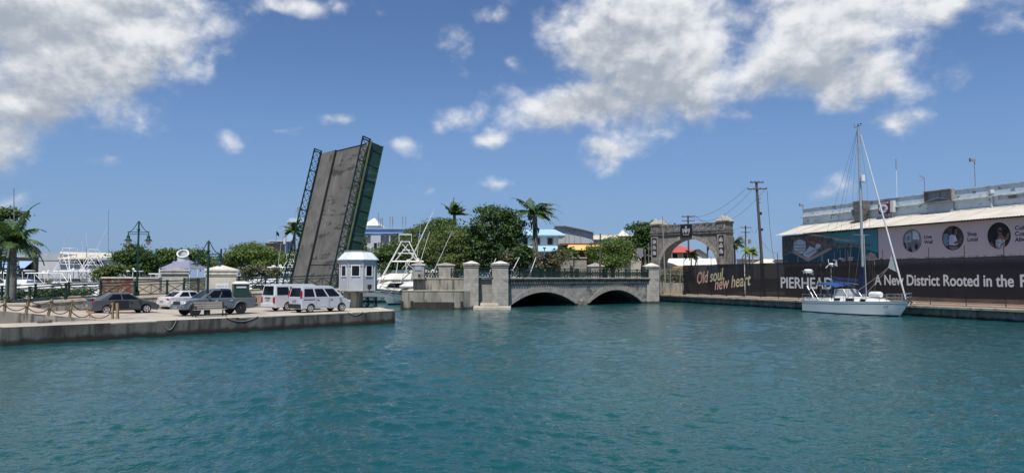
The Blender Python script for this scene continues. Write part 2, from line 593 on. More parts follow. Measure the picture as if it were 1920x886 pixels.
def rippled_water():
    """the harbour surface as real wavelets: a sum of wind waves over a sheet that is finest near the viewpoint"""
    import numpy as np
    q = .0045
    rows = int(math.log(135 / 6.0) / q)
    cols = int(2.3 / q)
    Y = 6.0 * np.exp(q * np.arange(rows))
    T = np.linspace(-1.15, 1.15, cols)
    yy = np.repeat(Y[:, None], cols, 1)
    xx_ = yy * T[None, :]
    rng = np.random.RandomState(5)
    z = np.zeros_like(xx_)
    g = np.zeros_like(xx_)
    for _ in range(9):
        k = 2 * math.pi / rng.uniform(14, 60)
        a = rng.uniform(0, 2 * math.pi)
        g += np.sin(k * (math.cos(a) * xx_ + 1.6 * math.sin(a) * yy) + rng.uniform(0, 6.28))
    g = np.clip(1.0 + .16 * g, .45, 1.6)
    cell = q * yy
    for i in range(84):
        lam = .17 * (2.6 / .17) ** (i / 83.0) * rng.uniform(.9, 1.1)
        k = 2 * math.pi / lam
        a = R(80) + rng.normal(0, .85)
        slope = .031 * (1.0 if lam < .8 else .5) * rng.uniform(.6, 1.4)
        f = np.clip((lam / cell - 2.3) / 2.0, 0, 1)
        ph = k * (math.cos(a) * xx_ + math.sin(a) * yy) + rng.uniform(0, 6.28)
        ph = ph + .5 * np.sin(.31 * k * (math.sin(a) * xx_ - math.cos(a) * yy) + rng.uniform(0, 6.28))
        z += slope / k * f * np.sin(ph)
    z *= g
    co = np.stack([xx_, yy, z], -1).reshape(-1, 3)
    idx = np.arange(rows * cols).reshape(rows, cols)
    quads = np.stack([idx[:-1, :-1], idx[:-1, 1:], idx[1:, 1:], idx[1:, :-1]], -1).reshape(-1, 4)
    me = bpy.data.meshes.new('water')
    me.vertices.add(len(co))
    me.vertices.foreach_set('co', co.astype(np.float32).ravel())
    me.loops.add(quads.size)
    me.loops.foreach_set('vertex_index', quads.astype(np.int32).ravel())
    me.polygons.add(len(quads))
    me.polygons.foreach_set('loop_start', (np.arange(len(quads)) * 4).astype(np.int32))
    me.polygons.foreach_set('use_smooth', np.ones(len(quads), dtype=bool))
    me.update(calc_edges=True)
    me.materials.append(WATER)
    o = bpy.data.objects.new('water', me)
    COL.objects.link(o)
    WM[o] = Matrix.Identity(4)
    struct(o)


rippled_water()

QZ = .92
SZ = 3.2                                   # street level on the far bank


def slab(name, pts, z, m, z0=-1.2, side=None):
    """a block of ground: sides in one object, its surface sheet 4 mm above in another"""
    b = MB()
    b.prism([(p[0], p[1], z0) for p in pts], (0, 0, z - z0))
    o = struct(b.build(name, side or m))
    return o


slab('far_bank', [(-11.0, 80.2), (-3.8, 82.0), (-9.2, 94.2), (9.4, 107.4), (26, 116), (80, 140), (1500, 300), (3000, 3800), (-3000, 3800), (-1500, 150), (-60, 138), (-14, 125)], SZ, earth)

# --- the near quay on the left
qa, qb, qc, qd = at(6, 613.5, QZ), at(741, 582, QZ), at(704, 574.2, QZ), at(640, 573.2, QZ)
back_r = V((-13.6, 63.5, QZ))
quay_pts = [qa, qb, qc, back_r, V((-30, 62, QZ)), V((-62, 62, QZ)), V((-62, 52, QZ)), qa + V((-9, 7.5, 0))]
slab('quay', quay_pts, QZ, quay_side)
bt = MB()
bt.sheet([(p.x, p.y, QZ + .004) for p in quay_pts])
struct(bt.build('quay_paving', quay_top, fix=False))
# coping stones along the edge, one joint between each
cp = MB()


def coping(mbx, a, b, w, z, h, step, gap=.012, out=.03):
    a, b = V((a[0], a[1], 0)), V((b[0], b[1], 0))
    L = (b - a).length
    d = (b - a) / L
    nrm = V((d.y, -d.x, 0))
    k = max(1, round(L / step))
    for i in range(k):
        s0, s1 = L * i / k + gap, L * (i + 1) / k - gap
        j = random.uniform(-.012, .012)
        c = a + d * (s0 + s1) / 2 - nrm * (w / 2 - out - j)
        mbx.box((c.x, c.y, z + h / 2 + j * .5), (s1 - s0, w, h), rz=math.atan2(d.y, d.x))


random.seed(4)
coping(cp, qa, qb, .85, QZ - .08, .1, 2.4, .008, .006)
coping(cp, qb, qc, .85, QZ - .08, .098, 2.0, .008, .006)
struct(cp.build('quay_coping', cap_conc, bevel=.02))

# --- sloping pavement that climbs to the left behind the quay edge
ra, rb = at(196, 600, QZ), at(0, 606.5, QZ)
rdir = (rb - ra)
front_top = [ra + rdir * t + V((0, 0, .66 * t + .02)) for t in (0, .25, .5, .75, 1, 1.4)]
bk = [at(300, 577.5, QZ), pd(200, 582, 53), pd(101, 583.5, 51.5), pd(56, 574, 52.5), pd(0, 573, 54), pd(-60, 573, 54)]
bk[0].z = QZ + .008
bk[1].z = QZ + .05
ramp = MB()
NJ = 8
grid = [[front_top[i].lerp(bk[i], j / NJ) for j in range(NJ + 1)] for i in range(6)]
for i in range(5):
    for j in range(NJ):
        ramp.sheet([grid[i][j], grid[i + 1][j], grid[i + 1][j + 1], grid[i][j + 1]])
struct(ramp.build('pavement', mat('patched paving', (.50, .42, .33), (.40, .33, .26), .8, rough=.9, stain=(.27, .15, .12), stain_scale=.35, stain_stretch=(.4, 2.2, 1), stain_lo=.55, stain_hi=.62, bump=.3)))
rf = MB()
low = [V((p.x, p.y, QZ + .002)) for p in front_top]
for i in range(5):
    a, b, c, d = low[i], low[i + 1], front_top[i + 1], front_top[i]
    nn = V((-.7, .7, 0)) * .0
    rf.add([a, b, c, d], [(0, 1, 2, 3)])
struct(rf.build('pavement_edge', wall_conc))

# --- approach road to the lifting bridge and its retaining wall
NEAR = [pd(-60, 560, 54), pd(0, 560, 54), pd(57, 572, 52.4), pd(101, 567, 53.6), pd(153, 563.5, 55), pd(300, 556.5, 58), pd(480, 549.5, 60), pd(640, 543.5, 61)]
NEAR[0].z = NEAR[1].z = 1.32
NEAR[2].z = 1.4
OFF = V((-6.3, 6.7, 0))
road = MB()
for i in range(len(NEAR) - 1):
    a, b = NEAR[i], NEAR[i + 1]
    road.loft([[a + OFF, a, a - V((0, 0, 3)), a + OFF - V((0, 0, 3))], [b + OFF, b, b - V((0, 0, 3)), b + OFF - V((0, 0, 3))]], cap=True)
struct(road.build('road', asphalt))
side = MB()
for i in range(len(NEAR) - 1):              # footways either side of the carriageway
    a, b = NEAR[i], NEAR[i + 1]
    for k0, k1 in ((.02, .2), (.84, .99)):
        side.loft([[a + OFF * k0 + V((0, 0, .004)), a + OFF * k0 + V((0, 0, .13)), a + OFF * k1 + V((0, 0, .13)), a + OFF * k1 + V((0, 0, .004))],
                   [b + OFF * k0 + V((0, 0, .004)), b + OFF * k0 + V((0, 0, .13)), b + OFF * k1 + V((0, 0, .13)), b + OFF * k1 + V((0, 0, .004))]])
struct(side.build('footway', cap_conc))
rw = thing('retaining_wall', 'weathered concrete retaining wall below the green railing, behind the parked vehicles', 'wall', NEAR[4])
w_, c_ = MB(), MB()
for i in range(2, len(NEAR) - 1):
    a, b = NEAR[i].copy(), NEAR[i + 1].copy()
    d = (b - a).normalized()
    nr = V((d.y, -d.x, 0)).normalized()
    w_.loft([[a + nr * .25, a, V((a.x, a.y, -.5)), V((a.x, a.y, -.5)) + nr * .25], [b + nr * .25, b, V((b.x, b.y, -.5)), V((b.x, b.y, -.5)) + nr * .25]])
    u_ = V((0, 0, .17))
    c_.loft([[a + nr * .32 + V((0, 0, .003)), a + nr * .32 + u_, a - nr * .25 + u_, a - nr * .25 + V((0, 0, .003))], [b + nr * .32 + V((0, 0, .003)), b + nr * .32 + u_, b - nr * .25 + u_, b - nr * .25 + V((0, 0, .003))]])
w_.build('wall', wall_conc, rw, world=True)
c_.build('coping', cap_conc, rw, world=True)

# ================================================================ railings
def railing(label, pts, bay=2.4, h=1.1, m=green_rail, ornate=False, post=.13, group='green railings of crossed bars'):
    pts = [V(p) for p in pts]
    root = thing('railing', label, 'railing', pts[0], group=group)
    lens = [(pts[i + 1] - pts[i]).length for i in range(len(pts) - 1)]
    tot = sum(lens)
    k = max(1, round(tot / bay))

    def along(s):
        for i, l in enumerate(lens):
            if s <= l + 1e-6 or i == len(lens) - 1:
                return pts[i].lerp(pts[i + 1], min(1, s / l))
            s -= l
    st = [along(tot * i / k) for i in range(k + 1)]
    Z = V((0, 0, 1))
    for p in st:
        b = MB()
        b.box(p + Z * (h / 2 + .03), (post, post, h + .06))
        b.box(p + Z * (h + .075), (post * 1.5, post * 1.5, .04))
        b.build('post', m, root, world=True)
    for a, b2 in zip(st, st[1:]):
        b = MB()
        for z, t in ((h, .09), (h * .8, .06), (.12, .07)):
            b.beam(a + Z * z, b2 + Z * z, t)
        n = 5 if ornate else 2
        tk = .06 if ornate else .05
        for i in range(n):
            p, q = a.lerp(b2, i / n), a.lerp(b2, (i + 1) / n)
            b.beam(p + Z * .14, q + Z * h * .79, tk)
            b.beam(p + Z * h * .79, q + Z * .14, tk)
            if i:
                b.beam(p + Z * .14, p + Z * h * .79, .04)
            if ornate:
                mid = (p + q) / 2
                d = (q - p).normalized()
                ring = [mid + Z * (h * .465 + .17 * math.sin(t)) + d * .17 * math.cos(t) for t in [math.pi * j / 4 for j in range(9)]]
                b.path(ring, .03, 4)
        b.build('rail_panel', m, root, world=True)
    return root


def up(p, z=.17):
    return V(p) + V((0, 0, z))


def on_near(px):                           # a point on the near kerb of the approach at this column
    for a, b in zip(NEAR, NEAR[1:]):
        for k in range(101):
            q = a.lerp(b, k / 100)
            if (q.x / q.y) * FPX + CX >= px - 2:
                return q
    return NEAR[-1]


railing('green railing on the retaining wall behind the dark sedan, ending at the square stone kiosk', [up(on_near(60)), up(NEAR[3]), up(NEAR[4]), up(NEAR[5]), up(on_near(374))])
railing('green railing above the white vans, running from the portable toilet to the white bridge hut', [up(on_near(464)), up(on_near(480)), up(on_near(634))])
farr = [p + OFF * .99 for p in NEAR]
railing('far green railing along the marina, in front of the moored white boats', [up(farr[0]), up(farr[2]), up(farr[4]), up(pd(188, 556, 61.8) * 1.0)], group='green railings of crossed bars')
railing('far green railing behind the portable toilet, ending at the raised bridge leaf', [up(farr[5] * .35 + farr[6] * .65), up(farr[6]), up(farr[7])])

# ================================================================ the raised bridge leaf
AZ, TILT, WID, LEN = .7699, .2300, 8.78, 13.8
LR = V((-15.118, 63.0, 2.3))
ca, sa, ct, st_ = math.cos(AZ), math.sin(AZ), math.cos(TILT), math.sin(TILT)
LU = V((st_ * ca, st_ * sa, ct))
LN = V((-ct * ca, -ct * sa, st_))
LW = V((-sa, ca, 0))                       # from the right edge to the left edge


def L(a, b, c):
    return LR + LW * a + LU * b + LN * c


leaf = thing('bridge_leaf', 'raised bascule bridge leaf with worn grey asphalt deck and green truss sides', 'drawbridge', LR)


def lbox(mbx, a0, a1, b0, b1, c0, c1):
    M = Matrix((LW, LU, LN)).transposed()
    mbx.box(L((a0 + a1) / 2, (b0 + b1) / 2, (c0 + c1) / 2), (a1 - a0, b1 - b0, c1 - c0), M=M)


b = MB(); lbox(b, .55, 5.95, -.6, LEN, -.25, 0); b.build('roadway', deck_mat, leaf, world=True)
b = MB(); lbox(b, 6.0, WID - .12, -.6, LEN, -.25, .14); b.build('footway', deck_walk, leaf, world=True)
b = MB(); lbox(b, 5.95, 6.06, -.6, LEN, -.2, .19); lbox(b, 1.2, 1.225, -.2, LEN, .001, .006); b.build('kerb', plastic, leaf, world=True)
b = MB(); lbox(b, .12, .55, -.6, LEN, -.25, .13); b.build('side_kerb', mat('grey kerb', (.2, .19, .17), (.14, .135, .12), 1.5, rough=.9), leaf, world=True)
for i in range(9):
    b = MB(); lbox(b, .6 + i * .62, .62 + i * .62, -.5, 2.29, .001, .008); b.build('joint_groove', plastic, leaf, world=True)
for z0, z1, hh in ((2.3, 2.38, .02), (LEN - .1, LEN - .01, .03)):
    b = MB(); lbox(b, .56, 5.9, z0, z1, .001, hh); b.build('joint_strip', plastic, leaf, world=True)
worn = mat('worn lane paint', (.27, .26, .24), (.15, .143, .132), 3.5, rough=.9, lo=.42, hi=.55)
for i in range(5):
    b = MB(); lbox(b, 4.95, 5.05, 3.0 + i * 2.2, 4.6 + i * 2.2, .001, .005); b.build('lane_mark', worn, leaf, world=True)

for side_, a0 in (('r', 0.0), ('l', WID)):
    s = 1 if side_ == 'r' else -1
    t = MB()
    for c0, wdt in ((.16, .10), (.95, .11), (.24, .05)):
        t.beam(L(a0, -.5, c0), L(a0, LEN + .25, c0), wdt, up=LW)
    NB = 7
    for i in range(NB + 1):
        b0 = -.3 + (LEN + .3) * i / NB
        lbox(t, a0 - .05, a0 + .05, b0 - .05, b0 + .05, .1, 1.0)
        if i < NB:
            b1 = -.3 + (LEN + .3) * (i + 1) / NB
            for h in range(3):
                q0, q1 = b0 + (b1 - b0) * h / 3, b0 + (b1 - b0) * (h + 1) / 3
                t.beam(L(a0, q0, .22), L(a0, q1, .92), .04, up=LW)
                t.beam(L(a0, q0, .92), L(a0, q1, .22), .04, up=LW)
                t.beam(L(a0, q1, .2), L(a0, q1, .95), .035, up=LW)
    lbox(t, a0 - .05, a0 + .05, LEN + .16, LEN + .26, .1, 1.0)
    t.build('truss_railing', green, leaf, world=True)
    g = MB()
    lbox(g, a0 - s * .06 - .05, a0 - s * .06 + .05, -1.2, LEN, -1.15, .12)
    g.build('girder', green_girder, leaf, world=True)
    e = MB()
    lbox(e, a0 - s * .2 - .13, a0 - s * .2 + .13, -.9, LEN + .02, .122, .16)
    e.build('edge_plate', olive_edge, leaf, world=True)
    fl = MB()
    lbox(fl, a0 - s * .11 - .16, a0 - s * .11 + .16, -1.2, LEN + .01, -1.2, -1.152)
    for i in range(10):
        b0 = .3 + i * 1.42
        lbox(fl, a0 - s * .112 - .05, a0 - s * .112 + .05, b0, b0 + .05, -1.15, .1)
    fl.build('girder_flange', green_girder, leaf, world=True)
b = MB()
for i in range(8):
    lbox(b, .1, WID - .1, .2 + i * 1.85, .38 + i * 1.85, -1.0, -.26)
for i in range(3):
    lbox(b, 1.9 + i * 2.4, 2.1 + i * 2.4, -.5, LEN - .2, -.8, -.255)
b.build('cross_beam', green_girder, leaf, world=True)
b = MB(); lbox(b, .3, WID - .3, -2.2, -.62, -1.1, -.05); b.build('counterweight', wall_conc, leaf, world=True)

# abutment of the lifting bridge under the hinge
ab = thing('bridge_abutment', 'concrete abutment under the hinge of the raised bridge leaf, behind the hut pier', 'abutment', (-17, 63.6, 0))
b = MB(); pA, pB = NEAR[-1], NEAR[-1] + OFF
b.prism([(pA.x - .1, pA.y - .1, -1), (pA.x + 1.0, pA.y + .9, -1), (pB.x + 1.0, pB.y + .9, -1), (pB.x, pB.y, -1)], (0, 0, 2.7))
b.build('wall', wall_conc, ab, world=True)

# ================================================================ control hut on its pier
hc = pd(671.5, 545, 59.8)
HX, HY, HZ0 = hc.x, hc.y, hc.z
hut = thing('control_hut', 'octagonal grey-white bridge control hut with pale faceted roof on a concrete pier', 'hut', (HX, HY, 0))
HR, HZ1, HZ2 = 1.53, 4.83, 5.52
ang = [R(-64 - 90 + 45 * i) for i in range(8)]
ang = [R(-90) + R(-64 + 45 * i) for i in range(8)]


def octo(r, z):
    return [V((HX + r * math.cos(a), HY + r * math.sin(a), z)) for a in ang]


hut_m = mat('hut panel', (.42, .45, .475), (.37, .40, .425), 2, rough=.5, stain=(.36, .37, .36), stain_scale=1.2, stain_stretch=(2, 2, .3), stain_lo=.6, stain_hi=.75)
hut_roof = mat('hut roof sheet', (.62, .67, .67), (.56, .6, .6), 2, rough=.4)
b = MB(); b.loft([octo(HR, HZ0), octo(HR, HZ1)]); b.build('wall', hut_m, hut, world=True)
b = MB(); b.loft([octo(HR * 1.04, HZ1 - .48), octo(HR * 1.04, HZ1 - .42)])
b.loft([octo(HR * 1.03, HZ0 + .02), octo(HR * 1.03, HZ0 + .1)])
for i in range(8):
    p = octo(HR * 1.012, 0)[i]
    b.beam((p.x, p.y, HZ0 + .02), (p.x, p.y, HZ1), .07)
b.build('panel_trim', mat('hut trim', (.42, .45, .47), rough=.5), hut, world=True)
b = MB(); b.loft([octo(HR * 1.14, HZ1), octo(HR * 1.14, HZ1 + .05), octo(HR * .74, HZ2)]); b.build('roof', hut_roof, hut, world=True)
b = MB(); b.loft([octo(HR * .77, HZ2), octo(HR * .77, HZ2 + .1)]); b.build('roof_cap', mat('roof cap grey', (.22, .23, .23), rough=.6), hut, world=True)
for i in range(8):
    a, c = octo(HR, 0)[i], octo(HR, 0)[(i + 1) % 8]
    d = (c - a).normalized()
    nr = V((d.y, -d.x, 0))
    mid = (a + c) / 2
    if nr.dot(mid - V((HX, HY, 0))) < 0:
        nr = -nr
    rz = math.atan2(d.y, d.x)
    w = .62 if i % 2 == 0 else .66
    fr = MB()
    zc, hh = 3.95, .88
    for sx in (-1, 1):
        fr.box(mid + d * sx * (w / 2) + nr * .03 + V((0, 0, zc)), (.06, .06, hh + .06), rz=rz)
    for sz in (-1, 1):
        fr.box(mid + nr * .03 + V((0, 0, zc + sz * hh / 2)), (w - .06, .058, .06), rz=rz)
    f = fr.build('window', alu, hut, world=True)
    pn = MB(); pn.box(mid + nr * .012 + V((0, 0, zc)), (w - .02, .02, hh), rz=rz)
    pn.build('pane', glass, f, world=True)
b = MB(); p = pd(693, 537, HY - 1.25); b.box(p, (.28, .3, .34)); b.lathe([(.02, 0), (.13, .12), (.15, .2)], p + V((.05, -.14, -.1)), 8, M=Matrix.Rotation(R(90), 3, 'X'))
b.build('siren', black, hut, world=True)
b = MB(); b.box((HX - .45, HY + .1, 1.15), (1.35, 1.5, 2.28)); b.box((HX, HY, HZ0 - .07), (2.2, 2.2, .13)); b.build('pier', wall_conc, hut, world=True)
fe = thing('fender_frame', 'dark steel fender frame at the corner of the quay below the hut', 'fender', pd(688, 572, 61))
b = MB(); o = pd(688, 575.5, 61); o.z = QZ
for i in range(3):
    for j in range(2):
        b.beam(o + V((-.7 + i * .7, j * .6, -1.6)), o + V((-.7 + i * .7, j * .6, .85)), .08)
for z in (-.1, .8):
    b.beam(o + V((-.75, 0, z)), o + V((.75, 0, z)), .07); b.beam(o + V((-.75, .6, z)), o + V((.75, .6, z)), .07)
for i in range(2):
    b.beam(o + V((-.7 + i * .7, 0, 0)), o + V((i * .7, 0, .8)), .05); b.beam(o + V((i * .7, 0, 0)), o + V((-.7 + i * .7, 0, .8)), .05)
b.build('frame', black, fe, world=True)

# ================================================================ landing of the bridge on the far side
abut = thing('landing_wall', 'streaked concrete landing wall with black timber fenders at the waterline', 'wall', (-8.5, 77, 0))
X0, X1, YF = at(752, 580, 0).x, at(868, 580, 0).x, at(800, 579.5, 0).y
b = MB(); b.prism([(X0, YF, -1), (X1, YF, -1), (X1 + 1.1, YF + 2.4, -1), (X1 + 1.1, YF + 5, -1), (X0, YF + 5, -1)], (0, 0, 2.95)); b.build('wall', wall_conc, abut, world=True)
b = MB(); b.span(X0 - .04, X1 + .02, YF - .05, YF + .6, 1.951, 2.06); b.build('coping', cap_conc, abut, world=True)
b = MB(); b.prism([(X0 + 1.0, YF + 2.0, 1.9), (X1 + .1, YF + 2.0, 1.9), (X1 + .1, YF + 6, 1.9), (X0 + 1.0, YF + 6, 1.9)], (0, 0, 1.36)); b.build('upper_wall', wall_conc, abut, world=True)
b = MB(); b.span(X0 + .95, X1 + .15, YF + 1.94, YF + 2.5, 3.262, 3.36); b.build('upper_coping', cap_conc, abut, world=True)
for px, h in ((754, .9), (773, .9), (849, .75), (866, .85)):
    b = MB(); p = at(px, 579.5, 0); b.box((p.x, YF - .12, h / 2 - .3), (.3, .2, h + .6)); b.build('fender_post', timber, abut, world=True)
b = MB(); pa, pb_ = at(775, 580, 0), at(847, 580, 0); b.span(pa.x, pb_.x, YF - .06, YF + .04, -.4, .78); b.build('fender_panel', mat('tarred panel', (.03, .03, .028), (.055, .052, .048), 3, rough=.95, stain=(.1, .1, .09), stain_scale=2, stain_lo=.6, stain_hi=.7), abut, world=True)


def pillar(label, px0, px1, Y, ytop, zbase, cap='hip', depth=None, ycap=None, sign=False, group='pale stone bridge pillars', m=stone, rot=0.0):
    x0, x1 = pd(px0, 520, Y).x, pd(px1, 520, Y).x
    w = x1 - x0
    d = depth or w
    zt = pd(960, ytop, Y).z
    zc = pd(960, ycap, Y).z
    t = thing('stone_pillar', label, 'pillar', ((x0 + x1) / 2, Y + d / 2, zbase), rot, group=group)
    h = zc - zbase
    b = MB()
    b.box((0, 0, h / 2), (w, d, h))
    b.build('shaft', m, t)
    if cap == 'hip':
        b = MB(); b.box((0, 0, h + .09), (w * 1.16, d * 1.16, .18)); b.box((0, 0, h - .12), (w * 1.08, d * 1.08, .16)); b.build('cornice', stone_old if m is stone_old else stone, t)
        b = MB(); b.loft([[V((sx * w * .6, sy * d * .6, h + .18)) for sx, sy in ((-1, -1), (1, -1), (1, 1), (-1, 1))], [V((sx * w * .06, sy * d * .06, zt - zbase)) for sx, sy in ((-1, -1), (1, -1), (1, 1), (-1, 1))]]); b.build('cap', cap_white, t)
    else:
        b = MB(); k = zt - zbase
        b.prism([(-w * .6, -d * .56, h - .02), (w * .6, -d * .56, h - .02), (w * .6, -d * .56, h + .1), (0, -d * .56, k), (-w * .6, -d * .56, h + .1)], (0, d * 1.12, 0)); b.build('cap', cap_white, t)
    if zbase > 1.5:
        b = MB(); b.box((0, 0, .1), (w * 1.1, d * 1.1, .2)); b.build('plinth', stone, t)
    return t, w, d, h


pil1, w1, d1, h1 = pillar('gabled stone pillar with small blue sign, first at the open end of the landing wall', 773, 795, 78.8, 491.5, 3.25, 'gable', ycap=497)
b = MB(); b.box((0, -d1 / 2 - .02, h1 - .32), (w1 * .6, .04, .5)); sg = b.build('sign', mat('faded blue sign', (.22, .29, .42), (.28, .35, .48), 5, rough=.5), pil1)
b = MB()
for i in range(2):
    for k in range(5):
        b.box((-.24 + k * .12, -d1 / 2 - .044, h1 - .24 - i * .16), (.08, .006, .09))
b.build('sign_text', mat('sign white', (.6, .62, .66), rough=.5), sg)
b = MB(); b.box((.1, -d1 / 2 - .06, h1 - 1.05), (.16, .12, .16)); b.beam((-.02, -d1 / 2 - .1, h1 - 1.05), (.3, -d1 / 2 - .1, h1 - 1.05), .05); b.build('light', black, pil1)
pillar('gabled stone pillar without a sign, standing beside the green railing of the landing', 821, 850, 81.5, 492, 3.25, 'gable', ycap=497)
pillar('tall square stone pillar rising from the water with a hip cap, next to the landing wall', 869.5, 897, 79.0, 488.5, -.6, 'hip', ycap=497)
pillar('tall square stone pillar with hip cap at the left end of the arched bridge', 922.5, 953, 80.6, 488.5, -.6, 'hip', ycap=497)
pw = thing('pillar_wall', 'recessed coral stone wall between the two tall pillars above the stone steps', 'wall', (-2.9, 81.5, 0))
b = MB(); b.span(pd(890, 520, 81).x, pd(930, 520, 81).x, 80.9, 82.5, -.6, 3.22); b.build('wall', stone_old, pw, world=True)
b = MB(); b.span(pd(895, 520, 81).x, pd(924.5, 520, 81).x, 80.6, 82.4, 3.222, 3.42); b.build('coping', stone_dark, pw, world=True)
stp = thing('stone_steps', 'low stone landing steps at the foot of the tall pillars', 'steps', (-3, 78.6, 0))
b = MB(); b.span(at(887, 580, 0).x, at(958, 579, 0).x, 77.2, 79.1, -.6, .3); b.build('lower_step', cap_conc, stp, world=True, bevel=.04)
b = MB(); b.span(at(899, 580, 0).x, at(934, 580, 0).x, 78.0, 79.1, .302, .62); b.build('upper_step', cap_conc, stp, world=True, bevel=.04)
railing('short green railing panel between the two gabled pillars', [pd(796, 520, 80.3) + V((0, 0, -.1)), pd(821, 520, 80.6) + V((0, 0, -.1))], 1.6, 1.05, ornate=True)
railing('short green railing panel between the gabled pillar and the tall hip-capped pillar', [pd(846, 520, 80.6) + V((0, 0, -.1)), pd(869, 520, 80.6) + V((0, 0, -.1))], 1.6, 1.05, ornate=True)
railing('short green railing panel between the two tall hip-capped pillars', [pd(897, 520, 81.3) + V((0, 0, .04)), pd(922, 520, 81.3) + V((0, 0, .04))], 1.6, 1.0, ornate=True)

# ================================================================ the arched bridge
BA, BB = pd(950, 520, 82.4), pd(1216, 520, 96.4)
BD = V((BB.x - BA.x, BB.y - BA.y, 0))
BL = BD.length
BD.normalize()
BN = V((BD.y, -BD.x, 0))                   # towards the camera
BTOP = 3.2


def on_bridge(px, py):
    q = pp(px, py, BA, BN)
    return (q - V((BA.x, BA.y, 0))).dot(BD), q.z


def Bp(s, z, o=0.0):
    return V((BA.x, BA.y, 0)) + BD * s + BN * o + V((0, 0, z))


arches = []
for (pl, pc, pr, ysp, yc) in ((957, 1020, 1079, 569, 547), (1104, 1156, 1203, 564, 543)):
    s0, s1 = on_bridge(pl, ysp)[0], on_bridge(pr, ysp)[0]
    arches.append((s0, s1, .22, on_bridge(pc, yc)[1]))
bridge = thing('stone_bridge', 'low old stone bridge with two shallow arches and dark stained cornice', 'bridge', (BA.x, BA.y, 0))
DEPTH = 14.0


def zarch(s, grow=0.0):
    for (s0, s1, zs, zc) in arches:
        m_, hw = (s0 + s1) / 2, (s1 - s0) / 2 + grow
        if abs(s - m_) < hw:
            return zs + (zc + grow * .75 - zs) * (1 - ((s - m_) / hw) ** 2)
    return None


fw, fw2 = MB(), MB()
ss = sorted(set([0, BL] + [s0 + (s1 - s0) * i / 24 for (s0, s1, _, _) in arches for i in range(25)]))
for a, c in zip(ss, ss[1:]):
    za, zc_ = zarch((a * .999 + c * .001)), zarch(a * .001 + c * .999)
    za, zc_ = (-.8 if za is None else za), (-.8 if zc_ is None else zc_)
    for mbx, o in ((fw, 0), (fw2, -DEPTH)):
        mbx.add([Bp(a, za, o), Bp(c, zc_, o), Bp(c, BTOP - .02, o), Bp(a, BTOP - .02, o)], [(0, 1, 2, 3)])
fw.build('spandrel_wall', stone_old, bridge, world=True, fix=False)
fw2.build('spandrel_wall', stone_old, bridge, world=True, fix=False)
for (s0, s1, zs, zc) in arches:
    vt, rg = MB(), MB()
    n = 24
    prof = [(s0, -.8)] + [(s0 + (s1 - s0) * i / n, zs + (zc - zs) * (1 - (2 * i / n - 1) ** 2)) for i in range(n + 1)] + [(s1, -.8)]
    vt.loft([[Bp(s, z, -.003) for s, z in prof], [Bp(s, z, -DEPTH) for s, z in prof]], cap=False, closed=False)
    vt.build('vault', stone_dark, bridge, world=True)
    m_, hw = (s0 + s1) / 2, (s1 - s0) / 2
    g = .85
    k = 34
    for i in range(k):
        t0, t1 = i / k + .0015, (i + 1) / k - .0015

        def inn(t):
            x = 2 * t - 1
            return (m_ + hw * x, zs + (zc - zs) * (1 - x * x))

        def outp(t):
            x = 2 * t - 1
            return (m_ + (hw + .42) * x, zs + (zc + g - zs) * (1 - x * x))
        pts = [inn(t0), inn(t1), outp(t1), outp(t0)]
        rg.loft([[Bp(s, z, -.05) for s, z in pts], [Bp(s, z, .06) for s, z in pts]])
    rg.build('arch_ring', mat('pale voussoir stone', (.37, .35, .30), (.26, .25, .22), 2, rough=.92, stain=(.09, .09, .08), stain_scale=1.3, stain_lo=.55, stain_hi=.7), bridge, world=True)
b = MB()
b.loft([[Bp(0, BTOP - .3, .12), Bp(0, BTOP, .3), Bp(0, BTOP + .12, .3), Bp(0, BTOP + .12, -.3), Bp(0, BTOP - .3, -.3)], [Bp(BL, BTOP - .3, .12), Bp(BL, BTOP, .3), Bp(BL, BTOP + .12, .3), Bp(BL, BTOP + .12, -.3), Bp(BL, BTOP - .3, -.3)]])
k = 62
for i in range(k):
    s = BL * (i + .5) / k
    b.beam(Bp(s - .1, BTOP - .42, .1), Bp(s + .1, BTOP - .42, .1), .22, .2)
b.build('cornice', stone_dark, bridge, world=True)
b = MB(); b.loft([[Bp(0, BTOP + .123, .28), Bp(0, BTOP + .2, .28), Bp(0, BTOP + .2, -.1), Bp(0, BTOP + .123, -.1)], [Bp(BL, BTOP + .123, .28), Bp(BL, BTOP + .2, .28), Bp(BL, BTOP + .2, -.1), Bp(BL, BTOP + .123, -.1)]]); b.build('kerb', cap_white, bridge, world=True)
b = MB(); b.loft([[Bp(0, BTOP - .1, -.31), Bp(0, BTOP + .05, -.31), Bp(0, BTOP + .05, -DEPTH), Bp(0, BTOP - .1, -DEPTH)], [Bp(BL, BTOP - .1, -.31), Bp(BL, BTOP + .05, -.31), Bp(BL, BTOP + .05, -DEPTH), Bp(BL, BTOP - .1, -DEPTH)]]); b.build('deck', asphalt, bridge, world=True)
for s in (arches[0][1] * .5 + arches[1][0] * .5,):
    b = MB(); b.loft([[Bp(s - .75, -.8, .02), Bp(s, -.8, .9), Bp(s + .75, -.8, .02)], [Bp(s - .75, .55, .02), Bp(s, .55, .9), Bp(s + .75, .55, .02)], [Bp(s - .3, 1.05, .02), Bp(s, 1.0, .1), Bp(s + .3, 1.05, .02)]]); b.build('cutwater', stone_dark, bridge, world=True)
railing('long ornate green parapet railing along the top of the arched stone bridge', [Bp(.3, BTOP + .2, .1), Bp(BL - .2, BTOP + .2, .1)], 2.05, 1.0, ornate=True, post=.17)
railing('green parapet railing on the far side of the arched stone bridge', [Bp(.3, BTOP + .05, -DEPTH + .3), Bp(BL - .2, BTOP + .05, -DEPTH + .3)], 2.4, 1.0)
